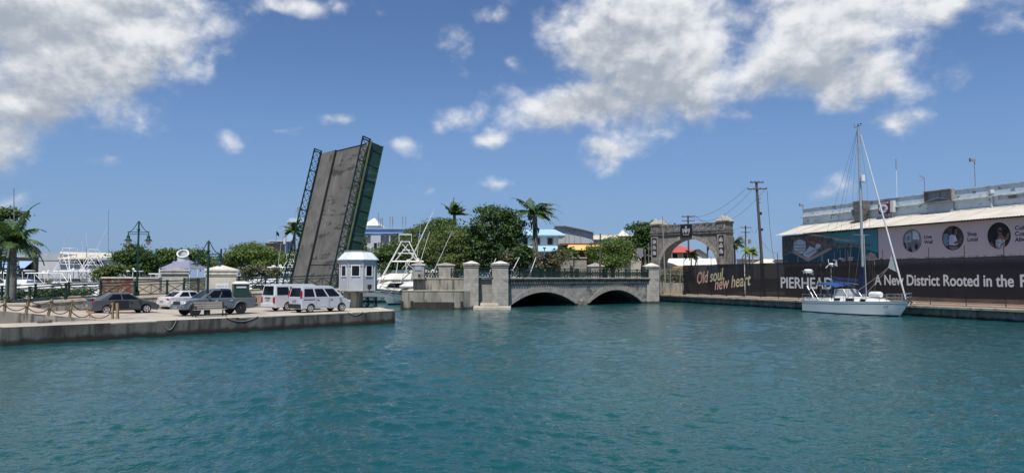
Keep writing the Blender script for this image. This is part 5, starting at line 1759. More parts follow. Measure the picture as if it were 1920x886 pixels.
# mooring ropes over the quay edge
for i, (pa, pc, sag, lab) in enumerate((((306, 598), (333, 597.5), .75, 'slack pale mooring rope looped over the quay edge below the sedan'), ((424, 594.5), (486, 590.5), .38, 'long slack mooring rope on the quay edge below the bench'), ((652, 584.5), (681, 583.5), .3, 'short mooring rope on the quay edge below the compact van'))):
    u_ = (qb - qa).normalized()
    out = V((u_.y, -u_.x, 0)) * .025

    def edge(px):
        for k in range(401):
            q = qa.lerp(qb, k / 400)
            if (q.x / q.y) * FPX + CX >= px:
                return q
        return qb
    A_, B_ = edge(pa[0]) + out + V((0, 0, .06)), edge(pc[0]) + out + V((0, 0, .06))
    b = MB(); b.path(catenary(A_, B_, sag * .8, 12), .016, 6)
    tag(b.build('mooring_rope', rope_m, None), lab, 'rope', 'mooring ropes on the quay')
t = thing('driftwood_log', 'grey log lying at the foot of the ramp wall on the quay edge', 'log', at(85, 603, QZ))
b = MB(); a = at(70, 602, QZ + .12); c = at(98, 601.5, QZ + .12); b.path([a, (a * .6 + c * .4) + V((0, 0, .04)), c], [.1, .13, .08], 7); b.path([(a * .3 + c * .7), (a * .2 + c * .8) + V((.2, -.15, .1))], [.06, .03], 5)
b.build('log', mat('grey log', (.1, .095, .085), (.17, .16, .15), 6, rough=.9), t, world=True)

# ================================================================ boats
def hull_rings(Lh, beam, free_s, free_b, draft=.45, n=14, fine=2.0, flare=.25, stern=.82):
    """sections of a hull, stern at x=-L/2, bow at +L/2"""
    rings = []
    for i in range(n + 1):
        t = i / n
        x = -Lh / 2 + Lh * t
        wdk = beam / 2 * (stern + (1 - stern) * math.sin(min(1, t / .45) * math.pi / 2)) if t < .45 else beam / 2 * max(.02, (1 - ((t - .45) / .55) ** fine))
        wwl = wdk * (1 - flare * (max(0, t - .3) / .7)) * .965
        z = free_s + (free_b - free_s) * t ** 2
        rake = .10 * Lh * max(0, (t - .6) / .4) ** 1.6
        rings.append([V((x, -wdk, z)), V((x - rake * .45, -(wdk * .4 + wwl * .6), z * .5)), V((x - rake, -wwl, 0.0)), V((x - rake * 1.15, -wwl * .55, -draft)), V((x - rake * 1.15, wwl * .55, -draft)), V((x - rake, wwl, 0.0)), V((x - rake * .45, wdk * .4 + wwl * .6, z * .5)), V((x, wdk, z))])
    return rings


def sub_rings(rings, f0, f1, off):
    """a band round the hull between two height fractions, stood off the skin"""
    out = []
    for rg in rings:
        def s(f, sg):
            a, m_, w = (rg[0], rg[1], rg[2]) if sg < 0 else (rg[7], rg[6], rg[5])
            p = w.lerp(m_, f / .5) if f < .5 else m_.lerp(a, (f - .5) / .5)
            return p + V((0, sg * off, 0))
        out.append((s(f0, -1), s(f1, -1), s(f0, 1), s(f1, 1)))
    return out


def band(mbx, rings, f0, f1, off=.012):
    q = sub_rings(rings, f0, f1, off)
    for a, c in zip(q, q[1:]):
        mbx.add([a[0], c[0], c[1], a[1]], [(0, 1, 2, 3)])
        mbx.add([a[2], c[2], c[3], a[3]], [(0, 1, 2, 3)])
    for e in (q[0],):
        mbx.add([e[0], e[1], e[3], e[2]], [(0, 1, 2, 3)])


def sportfisher(label, loc, heading, k=1.0, tower=True, band_m=None, outrig=True, hullm=None, whip=0, group='white motor yachts in the marina', glass_m=None):
    t = thing('motor_yacht', label, 'yacht', loc, heading, group)
    t.scale = (k, k, k)
    hm = hullm or white_paint
    rg = hull_rings(14.5, 4.6, 1.15, 2.15, flare=.5, fine=2.2, stern=.9)
    b = MB(); b.loft(rg); b.build('hull', hm, t, smooth=40)
    b = MB(); band(b, rg, -.02, .13, .015); b.build('boot_stripe', band_m or navy, t, fix=False)
    b = MB(); band(b, rg, .86, .93, .03); b.build('rub_rail', plastic, t, fix=False)
    # deckhouse with raked front
    b = MB(); z0 = 1.2
    b.loft([[V((x, y, z0)) for x, y in ((-3.2, -1.9), (2.6, -1.75), (4.3, -.8), (4.3, .8), (2.6, 1.75), (-3.2, 1.9))], [V((x, y, 2.55)) for x, y in ((-3.0, -1.75), (1.5, -1.6), (2.5, -.8), (2.5, .8), (1.5, 1.6), (-3.0, 1.75))]])
    dh = b.build('deckhouse', hm, t, smooth=30)
    b = MB()
    for s in (-1, 1):
        b.loft([[V((x, s * y, z)) for x, y, z in ((-2.2, 1.875, 1.75), (2.1, 1.72, 1.75), (1.6, 1.66, 2.3), (-2.0, 1.81, 2.3))], [V((x, s * (y + .02), z)) for x, y, z in ((-2.2, 1.875, 1.75), (2.1, 1.72, 1.75), (1.6, 1.66, 2.3), (-2.0, 1.81, 2.3))]])
    b.loft([[V(p) for p in ((3.62, -.75, 1.75), (3.62, .75, 1.75), (2.9, .72, 2.35), (2.9, -.72, 2.35))], [V(p) + V((.04, 0, .03)) for p in ((3.62, -.75, 1.75), (3.62, .75, 1.75), (2.9, .72, 2.35), (2.9, -.72, 2.35))]])
    b.build('window', glass_m or glass, dh)
    # flybridge
    b = MB(); b.loft([[V((x, y, 2.56)) for x, y in ((-3.4, -1.7), (1.2, -1.7), (3.2, -.9), (3.2, .9), (1.2, 1.7), (-3.4, 1.7))], [V((x, y, 2.75)) for x, y in ((-3.5, -1.8), (1.3, -1.8), (3.4, -.9), (3.4, .9), (1.3, 1.8), (-3.5, 1.8))], [V((x, y, 3.45)) for x, y in ((-1.6, -1.6), (.8, -1.6), (1.7, -.8), (1.7, .8), (.8, 1.6), (-1.6, 1.6))]]); b.build('flybridge', hm, t, smooth=30)
    b = MB(); b.loft([[V((x, y, 3.46)) for x, y in ((-.6, -1.5), (.8, -1.55), (1.6, -.8), (1.6, .8), (.8, 1.55), (-.6, 1.5))], [V((x, y, 3.85)) for x, y in ((-.6, -1.42), (.7, -1.45), (1.35, -.75), (1.35, .75), (.7, 1.45), (-.6, 1.42))]]); b.build('wind_screen', mat('grey tinted screen', (.12, .14, .16), rough=.1, spec=.7), t)
    b = MB(); b.loft([[V((x, y, 4.85)) for x, y in ((-2.4, -1.5), (1.2, -1.5), (1.7, -.8), (1.7, .8), (1.2, 1.5), (-2.4, 1.5))], [V((x, y, 4.97)) for x, y in ((-2.3, -1.4), (1.1, -1.4), (1.6, -.8), (1.6, .8), (1.1, 1.4), (-2.3, 1.4))]]); b.build('hardtop', hm, t, smooth=30)
    for s in (-1, 1):
        b = MB()
        for x0, x1 in ((-1.9, -1.9), (-.4, -.2), (.9, .7)):
            b.tube((x0, s * 1.5, 3.3), (x1, s * 1.4, 4.86), .045, n=5)
        b.tube((-1.9, s * 1.5, 3.3), (-.2, s * 1.4, 4.86), .035, n=5)
        b.build('hardtop_frame', alu, t)
    if tower:
        b = MB()
        for s in (-1, 1):
            b.tube((3.0, s * 1.8, 2.2), (.3, s * .6, 7.3), .055, n=5); b.tube((-2.8, s * 1.7, 2.8), (-.6, s * .6, 7.3), .055, n=5)
            b.tube((1.0, s * 1.4, 5.0), (-.5, s * .7, 7.0), .035, n=5); b.tube((-1.6, s * 1.3, 5.0), (.2, s * .7, 7.0), .035, n=5)
            b.tube((1.6, s * 1.1, 4.9), (-2.0, s * 1.3, 4.95), .04, n=5)
        for z in (5.9, 7.3):
            kk = .6 if z > 7 else 1.0
            b.path([(.7 * kk, -kk, z), (.7 * kk, kk, z), (-1.2 * kk, kk, z), (-1.2 * kk, -kk, z), (.7 * kk, -kk, z)], .04, 5)
        b.box((-.2, 0, 7.32), (1.1, 1.3, .07)); b.box((-.3, 0, 6.3), (.9, 1.5, .1))
        b.path([(.6, -.6, 8.2), (.6, .6, 8.2), (-.9, .6, 8.2), (-.9, -.6, 8.2), (.6, -.6, 8.2)], .03, 5)
        for x in (.6, -.9):
            for s in (-1, 1):
                b.tube((x, s * .6, 7.3), (x, s * .6, 8.2), .03, n=5)
        b.build('tower', alu, t)
    b = MB(); b.lathe([(.02, 0), (.3, .04), (.32, .2), (.02, .26)], (-.6, 0, 4.98), 10); b.lathe([(.02, 0), (.2, .03), (.2, .24), (.02, .38)], (-1.7, .6, 4.98), 8); b.build('radar', hm, t, smooth=40)
    if outrig:
        for s in (-1, 1):
            b = MB(); b.tube((.3, s * 1.85, 2.6), (-3.6, s * 3.0, 11.2), .05, .02, 5); b.tube((.2, s * 1.7, 4.0), (-1.2, s * 2.15, 5.6), .025, n=4); b.build('outrigger', alu, t)
    b = MB()
    for s in (-1, 1):
        pts = [rg[i][0 if s < 0 else 7] + V((0, -s * .1, .62)) for i in range(8, 15)]
        b.path(pts, .03, 5)
        for p in pts[::2]:
            b.tube(p, p - V((0, 0, .62)), .022, n=4)
    b.build('bow_rail', steel, t)
    for i in range(whip):
        b = MB(); b.tube((-1.5 + i * .9, 1.2 - i * 2.0, 4.9), (-2.0 + i * .9, 1.3 - i * 2.0, 9.5 + i * 1.4), .03, .012, 4); b.build('antenna', alu, t)
    return t


# in the channel beyond the hut
sportfisher('large white sport fishing yacht with cream flybridge and tall tube tower, beyond the bridge hut', pd(757, 520, 101).xy.to_3d(), R(188), 1.15, hullm=cream_gel, whip=1, group=None, band_m=black)
sportfisher('white yacht pointing its flared bow out from behind the landing wall', pd(790, 520, 93).xy.to_3d(), R(222), .85, tower=False, outrig=True, group=None)
t = thing('mooring_buoy', 'small round white mooring buoy floating by the bow of the yacht', 'buoy', at(742, 563.5, 0), group='white mooring buoys')
b = MB(); b.lathe([(.02, -.3), (.26, -.15), (.34, .05), (.26, .28), (.1, .34), (.02, .4)], (0, 0, 0), 12); b.build('float', white_paint, t, smooth=60)
b = MB(); b.tube((0, 0, .35), (0, 0, .5), .04, n=6); b.build('ring', steel, t)
t2 = copy_tree(t); t2.location = at(745, 565.5, 0); t2['label'] = 'second white mooring buoy, the one nearer the landing wall'
b = MB(); A_ = pd(700, 562, 60.5); B_ = pd(738, 541, 90); b.path(catenary(A_, B_, .35, 10), .035, 5)
tag(b.build('mooring_line', rope_m, None), 'pale mooring line from the quay corner to the big yacht', 'rope')
yb = thing('motor_boat', 'small boat with white hardtop between the two gabled pillars', 'boat', pd(808, 520, 120).xy.to_3d() + V((0, 0, 0)), R(10))
rg = hull_rings(8, 2.8, 1.5, 2.2)
b = MB(); b.loft([[p + V((0, 0, 3.2)) for p in r_] for r_ in rg]); b.build('hull', white_paint, yb, smooth=40)
b = MB(); b.box((-.5, 0, 6.2), (4.2, 2.4, .18)); b.build('hardtop', white_paint, yb, bevel=.05)
b = MB()
for x in (-2.3, 1.2):
    for y in (-1, 1):
        b.tube((x, y, 4.6), (x, y, 6.2), .05, n=5)
b.box((-.6, 0, 5.0), (2.6, 1.8, .9)); b.build('console', mat('blue cover', (.05, .17, .4), rough=.6), yb)
# the marina on the left
yachts = [(-8, 82, 200, .8, False, 'white sport fishing yacht at the left edge, behind the palm trunk'), (75, 84, 175, .8, False, 'white sport fishing yacht moored right of the palm trunk'),
          (128, 88, 160, .85, True, 'white sport fishing yacht with crossed tower struts, behind the middle of the far railing'), (176, 92, 20, .85, True, 'white sport fishing yacht with long whip antennas moored left of the mural wall'),
          (228, 86, 190, .85, False, 'white yacht with flat hardtop and radar behind the mural wall'), (40, 104, 10, .9, False, 'white yacht farther back in front of the blue shop awning'), (300, 100, 170, .8, False, 'white yacht far back between the mural wall and the gabled kiosk'),
          (505, 106, 185, 1.0, False, 'white yacht seen through the railing left of the raised bridge leaf'), (545, 112, 175, .85, True, 'white sport fishing yacht seen behind the left truss of the raised leaf')]
for i, (px, Y, hd, k, tw, lab) in enumerate(yachts):
    p = pd(px, 520, Y)
    sportfisher(lab, (p.x, p.y, 0), R(hd), k, tw, outrig=(i in (2,)), whip=(2 if i in (3,) else (i % 2)))

# the sloop on the right
stern, bow = at(1504, 583.5, 0), at(1688, 593.3, 0)
qn = (bow - stern).normalized()
stern = stern + RI * 1.2
bow = bow + RI * .1
mid = (stern + bow) / 2
LOA = (bow - stern).length + .95
hd = math.atan2((bow - stern).y, (bow - stern).x)
mid = mid + (bow - stern).normalized() * .45
sl = thing('sailing_yacht', 'white sloop with blue canvas and furled sails moored along the hoarding', 'sailboat', (mid.x, mid.y, 0), hd)
rg = hull_rings(LOA, 3.3, 1.12, 1.36, flare=.10, fine=2.1, stern=.72, n=20)
hull_m = mat('sloop hull white', (.74, .76, .73), (.70, .72, .69), 1.2, rough=.22, spec=.5)
b = MB(); b.loft(rg); b.build('hull', hull_m, sl, smooth=16)
b = MB(); band(b, rg, -.06, .09, .012); b.build('boot_stripe', mat('boot navy', (.008, .012, .04), rough=.4), sl, fix=False)
b = MB(); band(b, rg, .83, .855, .008); b.build('cove_line', mat('cove grey', (.16, .18, .22), rough=.4), sl, fix=False)
b = MB(); band(b, rg, .95, 1.02, .03); b.build('toe_rail', mat('toe rail', (.45, .42, .36), rough=.6), sl, fix=False)


def xs(t_):
    return -LOA / 2 + LOA * t_


bowx = LOA / 2
# hull mark near the bow: three short italic strokes
b = MB(); i_ = 18
for k in range(3):
    f = .845 + k * .012
    i0 = f * 20
    ii = int(i0)
    for sg, (a_, m_) in ((-1, (0, 1)), (1, (7, 6))):
        p = rg[ii][a_].lerp(rg[ii + 1][a_], i0 - ii)
        q = rg[ii][m_].lerp(rg[ii + 1][m_], i0 - ii)
        c0, c1 = p.lerp(q, .55), p.lerp(q, .8)
        o = V((0, sg * .015, 0))
        b.add([c1 + o + V((-.06, 0, 0)), c1 + o + V((.0, 0, 0)), c0 + o + V((.1, 0, 0)), c0 + o + V((.04, 0, 0))], [(0, 1, 2, 3)])
b.build('hull_mark', plastic, sl, fix=False)
dk = mat('deck cream', (.62, .58, .5), (.55, .51, .44), 3, rough=.7)
# deck is the hull loft's own top face; coachroof stands on it
b = MB()
b.loft([[V((x, y, 1.08)) for x, y in ((xs(.33), -1.15), (xs(.66), -1.05), (xs(.84), -.35), (xs(.84), .35), (xs(.66), 1.05), (xs(.33), 1.15))], [V((x, y, z)) for x, y, z in ((xs(.34), -1.0, 1.66), (xs(.65), -.85, 1.6), (xs(.8), -.25, 1.36), (xs(.8), .25, 1.36), (xs(.65), .85, 1.6), (xs(.34), 1.0, 1.66))]])
ch = b.build('coachroof', white_paint, sl, smooth=30)
for s in (-1, 1):
    for t0, t1 in ((.36, .42), (.48, .56), (.62, .67)):
        b = MB()
        b.loft([[V((xs(t), s * (1.135 - .09 * max(0, (t - .33) / .33) - (.12 if z > 1.4 else .03)), z)) for t, z in ((t0, 1.25), (t1, 1.25), (t1, 1.47), (t0, 1.47))], [V((xs(t), s * (1.175 - .09 * max(0, (t - .33) / .33) - (.12 if z > 1.4 else .03)), z)) for t, z in ((t0, 1.25), (t1, 1.25), (t1, 1.47), (t0, 1.47))]])
        b.build('port_light', glass, ch)
b = MB()
for s in (-1, 1):
    b.loft([[V((xs(.08), s * 1.25, 1.1)), V((xs(.33), s * 1.35, 1.1)), V((xs(.33), s * 1.1, 1.1)), V((xs(.08), s * 1.0, 1.1))], [V((xs(.08), s * 1.2, 1.42)), V((xs(.33), s * 1.3, 1.5)), V((xs(.33), s * 1.12, 1.5)), V((xs(.08), s * 1.02, 1.42))]])
b.span(xs(.03), xs(.08), -1.2, 1.2, 1.1, 1.4)
b.build('cockpit_coaming', white_paint, sl)
b = MB()
for s in (-1, 1):
    b.loft([[V((xs(.36), s * 1.0, 1.68)), V((xs(.47), s * .85, 1.68)), V((xs(.43), s * .78, 2.25)), V((xs(.36), s * .92, 2.25))], [V((xs(.36), s * 1.02, 1.68)), V((xs(.47), s * .87, 1.68)), V((xs(.43), s * .8, 2.25)), V((xs(.36), s * .94, 2.25))]])
b.loft([[V((xs(.475), -.84, 1.68)), V((xs(.475), .84, 1.68)), V((xs(.435), .76, 2.25)), V((xs(.435), -.76, 2.25))], [V((xs(.477), -.84, 1.69)), V((xs(.477), .84, 1.69)), V((xs(.437), .76, 2.26)), V((xs(.437), -.76, 2.26))]])
wsn = b.build('windscreen', clear, sl)
b = MB()
for s in (-1, 1):
    b.path([(xs(.355), s * 1.02, 1.66), (xs(.357), s * .95, 2.28), (xs(.435), s * .79, 2.28), (xs(.48), s * .87, 1.66)], .04, 5)
b.path([(xs(.435), -.79, 2.28), (xs(.435), .79, 2.28)], .04, 5)
b.build('screen_frame', white_paint, wsn)
MX = xs(.575)
MTOP = pd(1609, 237, (mid + (bow - stern).normalized() * (MX)).y).z
b = MB(); b.tube((MX, 0, 1.3), (MX - .12, 0, MTOP), .13, .1, 8)
mm = b.build('mast', mast_m, sl, smooth=50)
for z, w in ((MTOP * .42, 1.0), (MTOP * .7, .8)):
    b = MB()
    b.beam((MX - .05, -w, z), (MX - .05, w, z), .07, .03)
    b.build('spreader', mast_m, mm)
b = MB(); b.beam((MX - .6, 0, MTOP), (MX + .25, 0, MTOP + .05), .03); b.tube((MX - .5, 0, MTOP), (MX - .62, 0, MTOP + .35), .02, n=4); b.tube((MX - .12, 0, MTOP), (MX - .12, 0, MTOP + .25), .05, n=5); b.box((MX + .2, 0, MTOP + .2), (.2, .02, .1)); b.build('masthead', black, mm)
b = MB(); b.lathe([(.02, 0), (.2, .05), (.2, .62), (.02, .66)], (MX + .28, 0, MTOP * .70), 10); b.build('radar_reflector', white_paint, mm, smooth=40)
b = MB(); b.tube((MX + .3, .0, 1.5), (MX + .2, 0, 7.4), .045, n=6); b.build('spinnaker_pole', mast_m, mm)
BX = xs(.235)
b = MB(); b.tube((MX, 0, 2.75), (BX, 0, 3.2), .09, n=8); bo = b.build('boom', mast_m, sl)
b = MB(); n = 10
rings = []
for i in range(n + 1):
    f = i / n
    x = MX + (BX + .25 - MX) * f
    z = 2.9 + .42 * f
    hh = .32 - .18 * f + .02 * math.sin(i * 2.1)
    wv_ = .19 - .07 * f
    rings.append([V((x, -wv_, z - .12)), V((x, -wv_ * .8, z + hh * .6)), V((x, 0, z + hh)), V((x, wv_ * .8, z + hh * .6)), V((x, wv_, z - .12)), V((x, 0, z - .17))])
b.loft(rings); b.build('sail_cover', navy, bo, smooth=50)
b = MB(); b.loft([[V((MX + a * .2, c * .2, 1.9)) for a, c in ((1, -1), (1, 1), (-1, 1), (-1, -1))], [V((MX + a * .23, c * .22, 3.0)) for a, c in ((1, -1), (1, 1), (-1.8, 1), (-1.8, -1))], [V((MX + a * .19, c * .18, 3.5)) for a, c in ((1, -1), (1, 1), (-2.4, .6), (-2.4, -.6))], [V((MX - .03 + a * .16, c * .16, 4.4)) for a, c in ((1, -1), (1, 1), (-1, 1), (-1, -1))]]); b.build('mast_cover', navy, bo, smooth=50)
FB, FT = V((xs(.965), 0, 1.55)), V((MX + .05, 0, MTOP - .35))
b = MB(); b.path([FB, FB.lerp(FT, .1), FB.lerp(FT, .5), FB.lerp(FT, .86), FB.lerp(FT, .97)], [.06, .085, .07, .045, .025], 7); fu = b.build('furled_jib', mat('sailcloth', (.62, .62, .59), (.5, .5, .47), 4, (1, 1, .3), .8), sl, smooth=60)
b = MB(); a0, a1 = FB.lerp(FT, .145), FB.lerp(FT, .27)
b.loft([[a0 + V((0, -.02, 0)), a1 + V((0, -.02, 0)), a0 + V((-1.05, -.05, .45))], [a0 + V((0, .02, 0)), a1 + V((0, .02, 0)), a0 + V((-1.05, -.0, .45))]]); b.build('jib_clew', MATS['sailcloth'], fu)
b = MB()
clew = a0 + V((-1.05, -.02, .45))
b.path(catenary(clew, (xs(.5), -1.2, 1.5), .1, 6), .022, 4); b.path(catenary(clew, (xs(.64), -1.3, 1.3), .05, 6), .02, 4)
b.build('jib_sheet', rope_m, fu)
wire = mat('rigging wire', (.12, .125, .13), rough=.4, metal=.5)
b = MB()
for s in (-1, 1):
    b.tube((MX - .3, s * 1.6, 1.2), (MX - .05, s * .8, MTOP * .7), .014, n=4); b.tube((MX - .05, s * .8, MTOP * .7), (MX - .1, 0, MTOP - .1), .014, n=4)
    b.tube((MX - .6, s * 1.6, 1.2), (MX - .05, s * .1, MTOP * .7), .014, n=4); b.tube((xs(.03), s * .9, 1.2), (MX - .12, 0, MTOP), .014, n=4)
    b.tube((MX + .2, s * 1.55, 1.2), (MX - .05, 0, MTOP * .43), .014, n=4)
b.tube((BX + .2, 0, 3.3), (MX - .12, 0, MTOP), .012, n=4)
b.build('rigging', wire, sl)
b = MB(); n = 8
rings = []
for i in range(n + 1):
    f = i / n
    x = xs(.10) + (xs(.40) - xs(.10)) * f
    z = 2.62 + .38 * math.sin(f * 2.6 + .25) - .1 * f
    rings.append([V((x, -1.3, z - .16)), V((x, -.7, z)), V((x, .7, z)), V((x, 1.3, z - .16)), V((x, .7, z - .04)), V((x, -.7, z - .04))])
b.loft(rings); bi = b.build('bimini', blue_canvas, sl, smooth=50)
b = MB()
for x0, x1, z1 in ((.2, .12, 2.6), (.22, .25, 2.9), (.24, .38, 2.75)):
    b.path([(xs(x0), -1.3, 1.35), (xs(x1), -1.3, z1), (xs(x1), 0, z1 + .12), (xs(x1), 1.3, z1), (xs(x0), 1.3, 1.35)], .022, 5)
b.build('bimini_frame', steel, bi)
b = MB(); b.tube((xs(.14), -1.15, 1.3), (xs(.06), -1.1, 2.55), .06, n=6); b.tube((xs(.14), 1.15, 1.3), (xs(.06), 1.1, 2.55), .06, n=6); b.build('davit', white_paint, sl)
b = MB()
for s in (-1, 1):
    b.path([(xs(.0), s * .9, 1.15), (xs(.005), s * .9, 3.75)], .03, 5); b.path([(xs(.05), s * 1.0, 1.15), (xs(.02), s * .95, 3.75)], .03, 5)
b.box((xs(.06), 0, 3.78), (2.3, 2.0, .06)); ra_ = b.build('solar_arch', plastic, sl)
b = MB(); b.lathe([(.02, 0), (.42, .05), (.45, .3), (.3, .42), (.02, .44)], (xs(.0), -.3, 3.82), 12); b.build('radome', white_paint, ra_, smooth=50)
gx = xs(.155)
b = MB(); b.tube((gx, .9, 1.2), (gx, .9, 4.6), .04, n=6)
wg = b.build('wind_generator', galv, sl)
b = MB(); b.lathe([(.03, -.25), (.14, -.15), (.14, .2), (.03, .3)], (gx, .9, 4.7), 8, M=Matrix.Rotation(R(90), 3, 'Y')); b.loft([[V((gx + .4, .9, 4.65)), V((gx + .75, .9, 5.1)), V((gx + .8, .9, 4.5))], [V((gx + .4, .93, 4.65)), V((gx + .75, .93, 5.1)), V((gx + .8, .93, 4.5))]]); b.build('generator_body', white_paint, wg, smooth=40)
b = MB()
for k in range(3):
    a = R(100 + 120 * k)
    b.beam((gx - .25, .9, 4.7), (gx - .25, .9 + .55 * math.cos(a), 4.7 + .55 * math.sin(a)), .02, .07)
b.build('blade', white_paint, wg)
b = MB(); b.lathe([(.02, -.62), (.24, -.6), (.28, -.5), (.28, .5), (.24, .6), (.02, .62)], (xs(.70), -.1, 1.86), 12, M=Matrix.Rotation(R(90), 3, 'Y')); lr_ = b.build('life_raft', white_paint, sl, smooth=40)
b = MB(); b.span(xs(.69) - .5, xs(.71) + .5, -.35, .2, 1.5, 1.62); b.build('raft_cradle', steel, lr_)
b = MB()
for s in (-1, 1):
    idx = [0, 2, 4, 6, 8, 10, 12, 14, 16, 18]
    for z in (.62, .32):
        b.path([rg[i][0 if s < 0 else 7] + V((0, -s * .08, z)) for i in idx], .012 if z < .6 else .014, 4)
    for i in idx:
        p = rg[i][0 if s < 0 else 7] + V((0, -s * .08, 0)); b.tube(p, p + V((0, 0, .64)), .018, n=5)
b.build('lifeline', steel, sl)
b = MB()
for z in (.66, .36):
    b.path([rg[17][0] + V((0, .1, z)), rg[19][0] + V((.15, .02, z)), V((bowx + .25, 0, 1.36 + z + .06)), rg[19][7] + V((.15, -.02, z)), rg[17][7] + V((0, -.1, z))], .028, 5)
for i in (17, 19):
    for e, s in ((0, 1), (7, -1)):
        b.tube(rg[i][e] + V((0, s * .08, 0)), rg[i][e] + V((0, s * .06, .68)), .026, n=5)
b.tube((bowx - .3, 0, 1.36), (bowx + .25, 0, 2.06), .026, n=5)
for z in (.62, .3):
    b.path([rg[1][0] + V((0, .1, z)), rg[0][0] + V((-.05, .1, z)), rg[0][7] + V((-.05, -.1, z)), rg[1][7] + V((0, -.1, z))], .026, 5)
b.build('pulpit', steel, sl)
b = MB(); b.beam((bowx - .6, 0, 1.4), (bowx + .3, 0, 1.42), .22, .06); b.tube((bowx + .1, 0, 1.4), (bowx + .3, 0, 1.0), .05, n=6); b.path([(bowx + .3 + .22 * math.cos(a), -.0, 1.08 + .22 * math.sin(a)) for a in [R(30 + 24 * i) for i in range(11)]], .045, 5); b.build('anchor', galv, sl)

ub = thing('motor_boat', 'pale grey-white boat bow showing under the left arch of the stone bridge', 'boat', Bp(1.9, 0, -5.5), math.atan2(-BN.y, -BN.x) + R(180))
rgu = hull_rings(6.5, 2.2, .75, 1.0)
b = MB(); b.loft(rgu); b.build('hull', white_paint, ub, smooth=40)
b = MB(); band(b, rgu, .86, .96, .02); b.build('rub_rail', plastic, ub, fix=False)

# ================================================================ buildings beyond the water
def flat_m(name, c, c2=None, **k):
    return mat('bld ' + name, c, c2 or tuple(x * .9 for x in c), k.pop('scale', .6), rough=.85, **k)


def win(mbf, mbg, x, y, z, w, h, ny=-1):
    mbf.box((x, y + ny * .05, z), (w + .24, .12, h + .24))
    mbg.box((x, y + ny * .1, z), (w, .1, h))


def add_window(parent, x, y, z, w, h, fm, gm=None):
    f, g = MB(), MB()
    win(f, g, x, y, z, w, h)
    fo = f.build('window', fm, parent)
    g.build('pane', gm or glass, fo)


def ground_at(px, Y, z=SZ):
    p = pd(px, 520, Y)
    return V((p.x, Y, z))


def zy(py, Y):
    return pd(960, py, Y).z


def xx(px, Y):
    return pd(px, 520, Y).x


# blue and white office block behind the raised leaf
Y = 205.0
t = thing('office_block', 'tall pale blue and white office block with rooftop aerials, behind the raised bridge leaf', 'building', ground_at(620, Y))
ox = t.location.x
lb, lw, pb_ = flat_m('pale blue', (.36, .49, .66)), flat_m('office white', (.52, .54, .58)), flat_m('mid blue', (.26, .40, .62))


def tb(name, px0, px1, py0, py1, m, y0=0.0, y1=22.0, parent=None):
    b = MB()
    z1 = zy(py0, Y) - SZ
    z0 = 0 if py1 is None else zy(py1, Y) - SZ
    b.span(xx(px0, Y) - ox, xx(px1, Y) - ox, y0, y1, z0, z1)
    return b.build(name, m, parent or t)


w = tb('tower', 533, 584, 414, None, lb, 2)
tb('tower_parapet', 534, 584, 407, 413.9, flat_m('parapet blue', (.42, .52, .63)), 3, 20, w)
tb('tower_cornice', 532, 585, 412.5, 415.5, lw, 1.6, 22.3, w)
tb('stair_wing', 524.5, 532.9, 425, None, flat_m('wing blue', (.33, .42, .55)), 2.4)
lwg = tb('low_wing', 507, 535, 452, None, lb, -1.5, 1.9)
tb('fascia', 506, 548, 450.5, 453, lw, -2, 1.8, lwg)
tb('glass_band', 523, 532, 453.2, 461, flat_m('sea glass', (.1, .2, .27)), -1.7, -1.45, lwg)
tb('dark_band', 511, 533, 461.5, 470, flat_m('dark glazing', (.03, .03, .04)), -1.65, -1.45, lwg)  # near-black band across the low wing, below the glass band
tb('front_column', 535, 539, 440, None, lw, -2.4, -1.9)
tb('main_block', 585, 762, 441, None, lw, 2)
tb('blue_band', 586, 764, 429, 440.8, pb_, 1, 22)
tb('band_ledge', 586, 765, 435.5, 437, lb, .6, .98)
tb('band_cap', 586, 765, 427.4, 428.9, lb, .5, 22.4)
tb('end_bay', 694, 712, 441.2, None, flat_m('bay grey', (.47, .48, .52)), .2, 1.98)
for px in (711, 729):
    tb('pilaster', px, px + 2, 441.3, None, lw, -.2, 1.9)
for px0, px1, py0, py1 in ((700.5, 706, 455, 468), (718, 723, 455, 458)):
    o = tb('window', px0 - .4, px1 + .4, py0 - .5, py1 + .5, lw, .05, .19)
    tb('pane', px0, px1, py0, py1, glass, -.02, .04, o)
tb('brick_panel', 713, 724, 458.5, 464, flat_m('salmon', (.4, .24, .18)), 1.4, 1.95)
tb('lift_house', 681, 700, 420, 428, lw, 6, 14)
b = MB(); zc, zt2 = zy(420, Y) - SZ, zy(403.5, Y) - SZ
x0, x1 = xx(672, Y) - ox, xx(704, Y) - ox
b.loft([[V((x0, 5, zc)), V((x1, 5, zc)), V((x1, 15, zc)), V((x0, 15, zc))], [V(((x0 + x1) / 2 - .2, 9.9, zt2)), V(((x0 + x1) / 2 + .2, 9.9, zt2)), V(((x0 + x1) / 2 + .2, 10.1, zt2)), V(((x0 + x1) / 2 - .2, 10.1, zt2))]]); b.build('pyramid_roof', white_paint, t)
for px, y0, y1, wd in ((543.5, 407, 391, 1), (548.5, 413, 388, 2), (551.5, 413, 386.5, 2), (557, 413, 390, 2), (703.5, 428, 398, 2), (707, 428, 409, 3), (711, 428, 408, 3), (726, 428, 405, 2), (731, 428, 406, 3), (750, 428, 405, 2), (756, 428, 404, 2)):
    b = MB(); x = xx(px, Y) - ox; b.tube((x, 4, zy(y0, Y) - SZ - .3), (x, 4, zy(y1, Y) - SZ), .055 * wd / 1.6, n=5)
    if wd > 1:
        b.box((x, 3.7, zy(y1 + 3, Y) - SZ), (.2 * wd / 2, .2, 1.5))
    b.build('aerial', galv, t)
t = thing('flag', 'small dark flag on a thin pole left of the blue office block', 'flag', ground_at(516.5, 195))
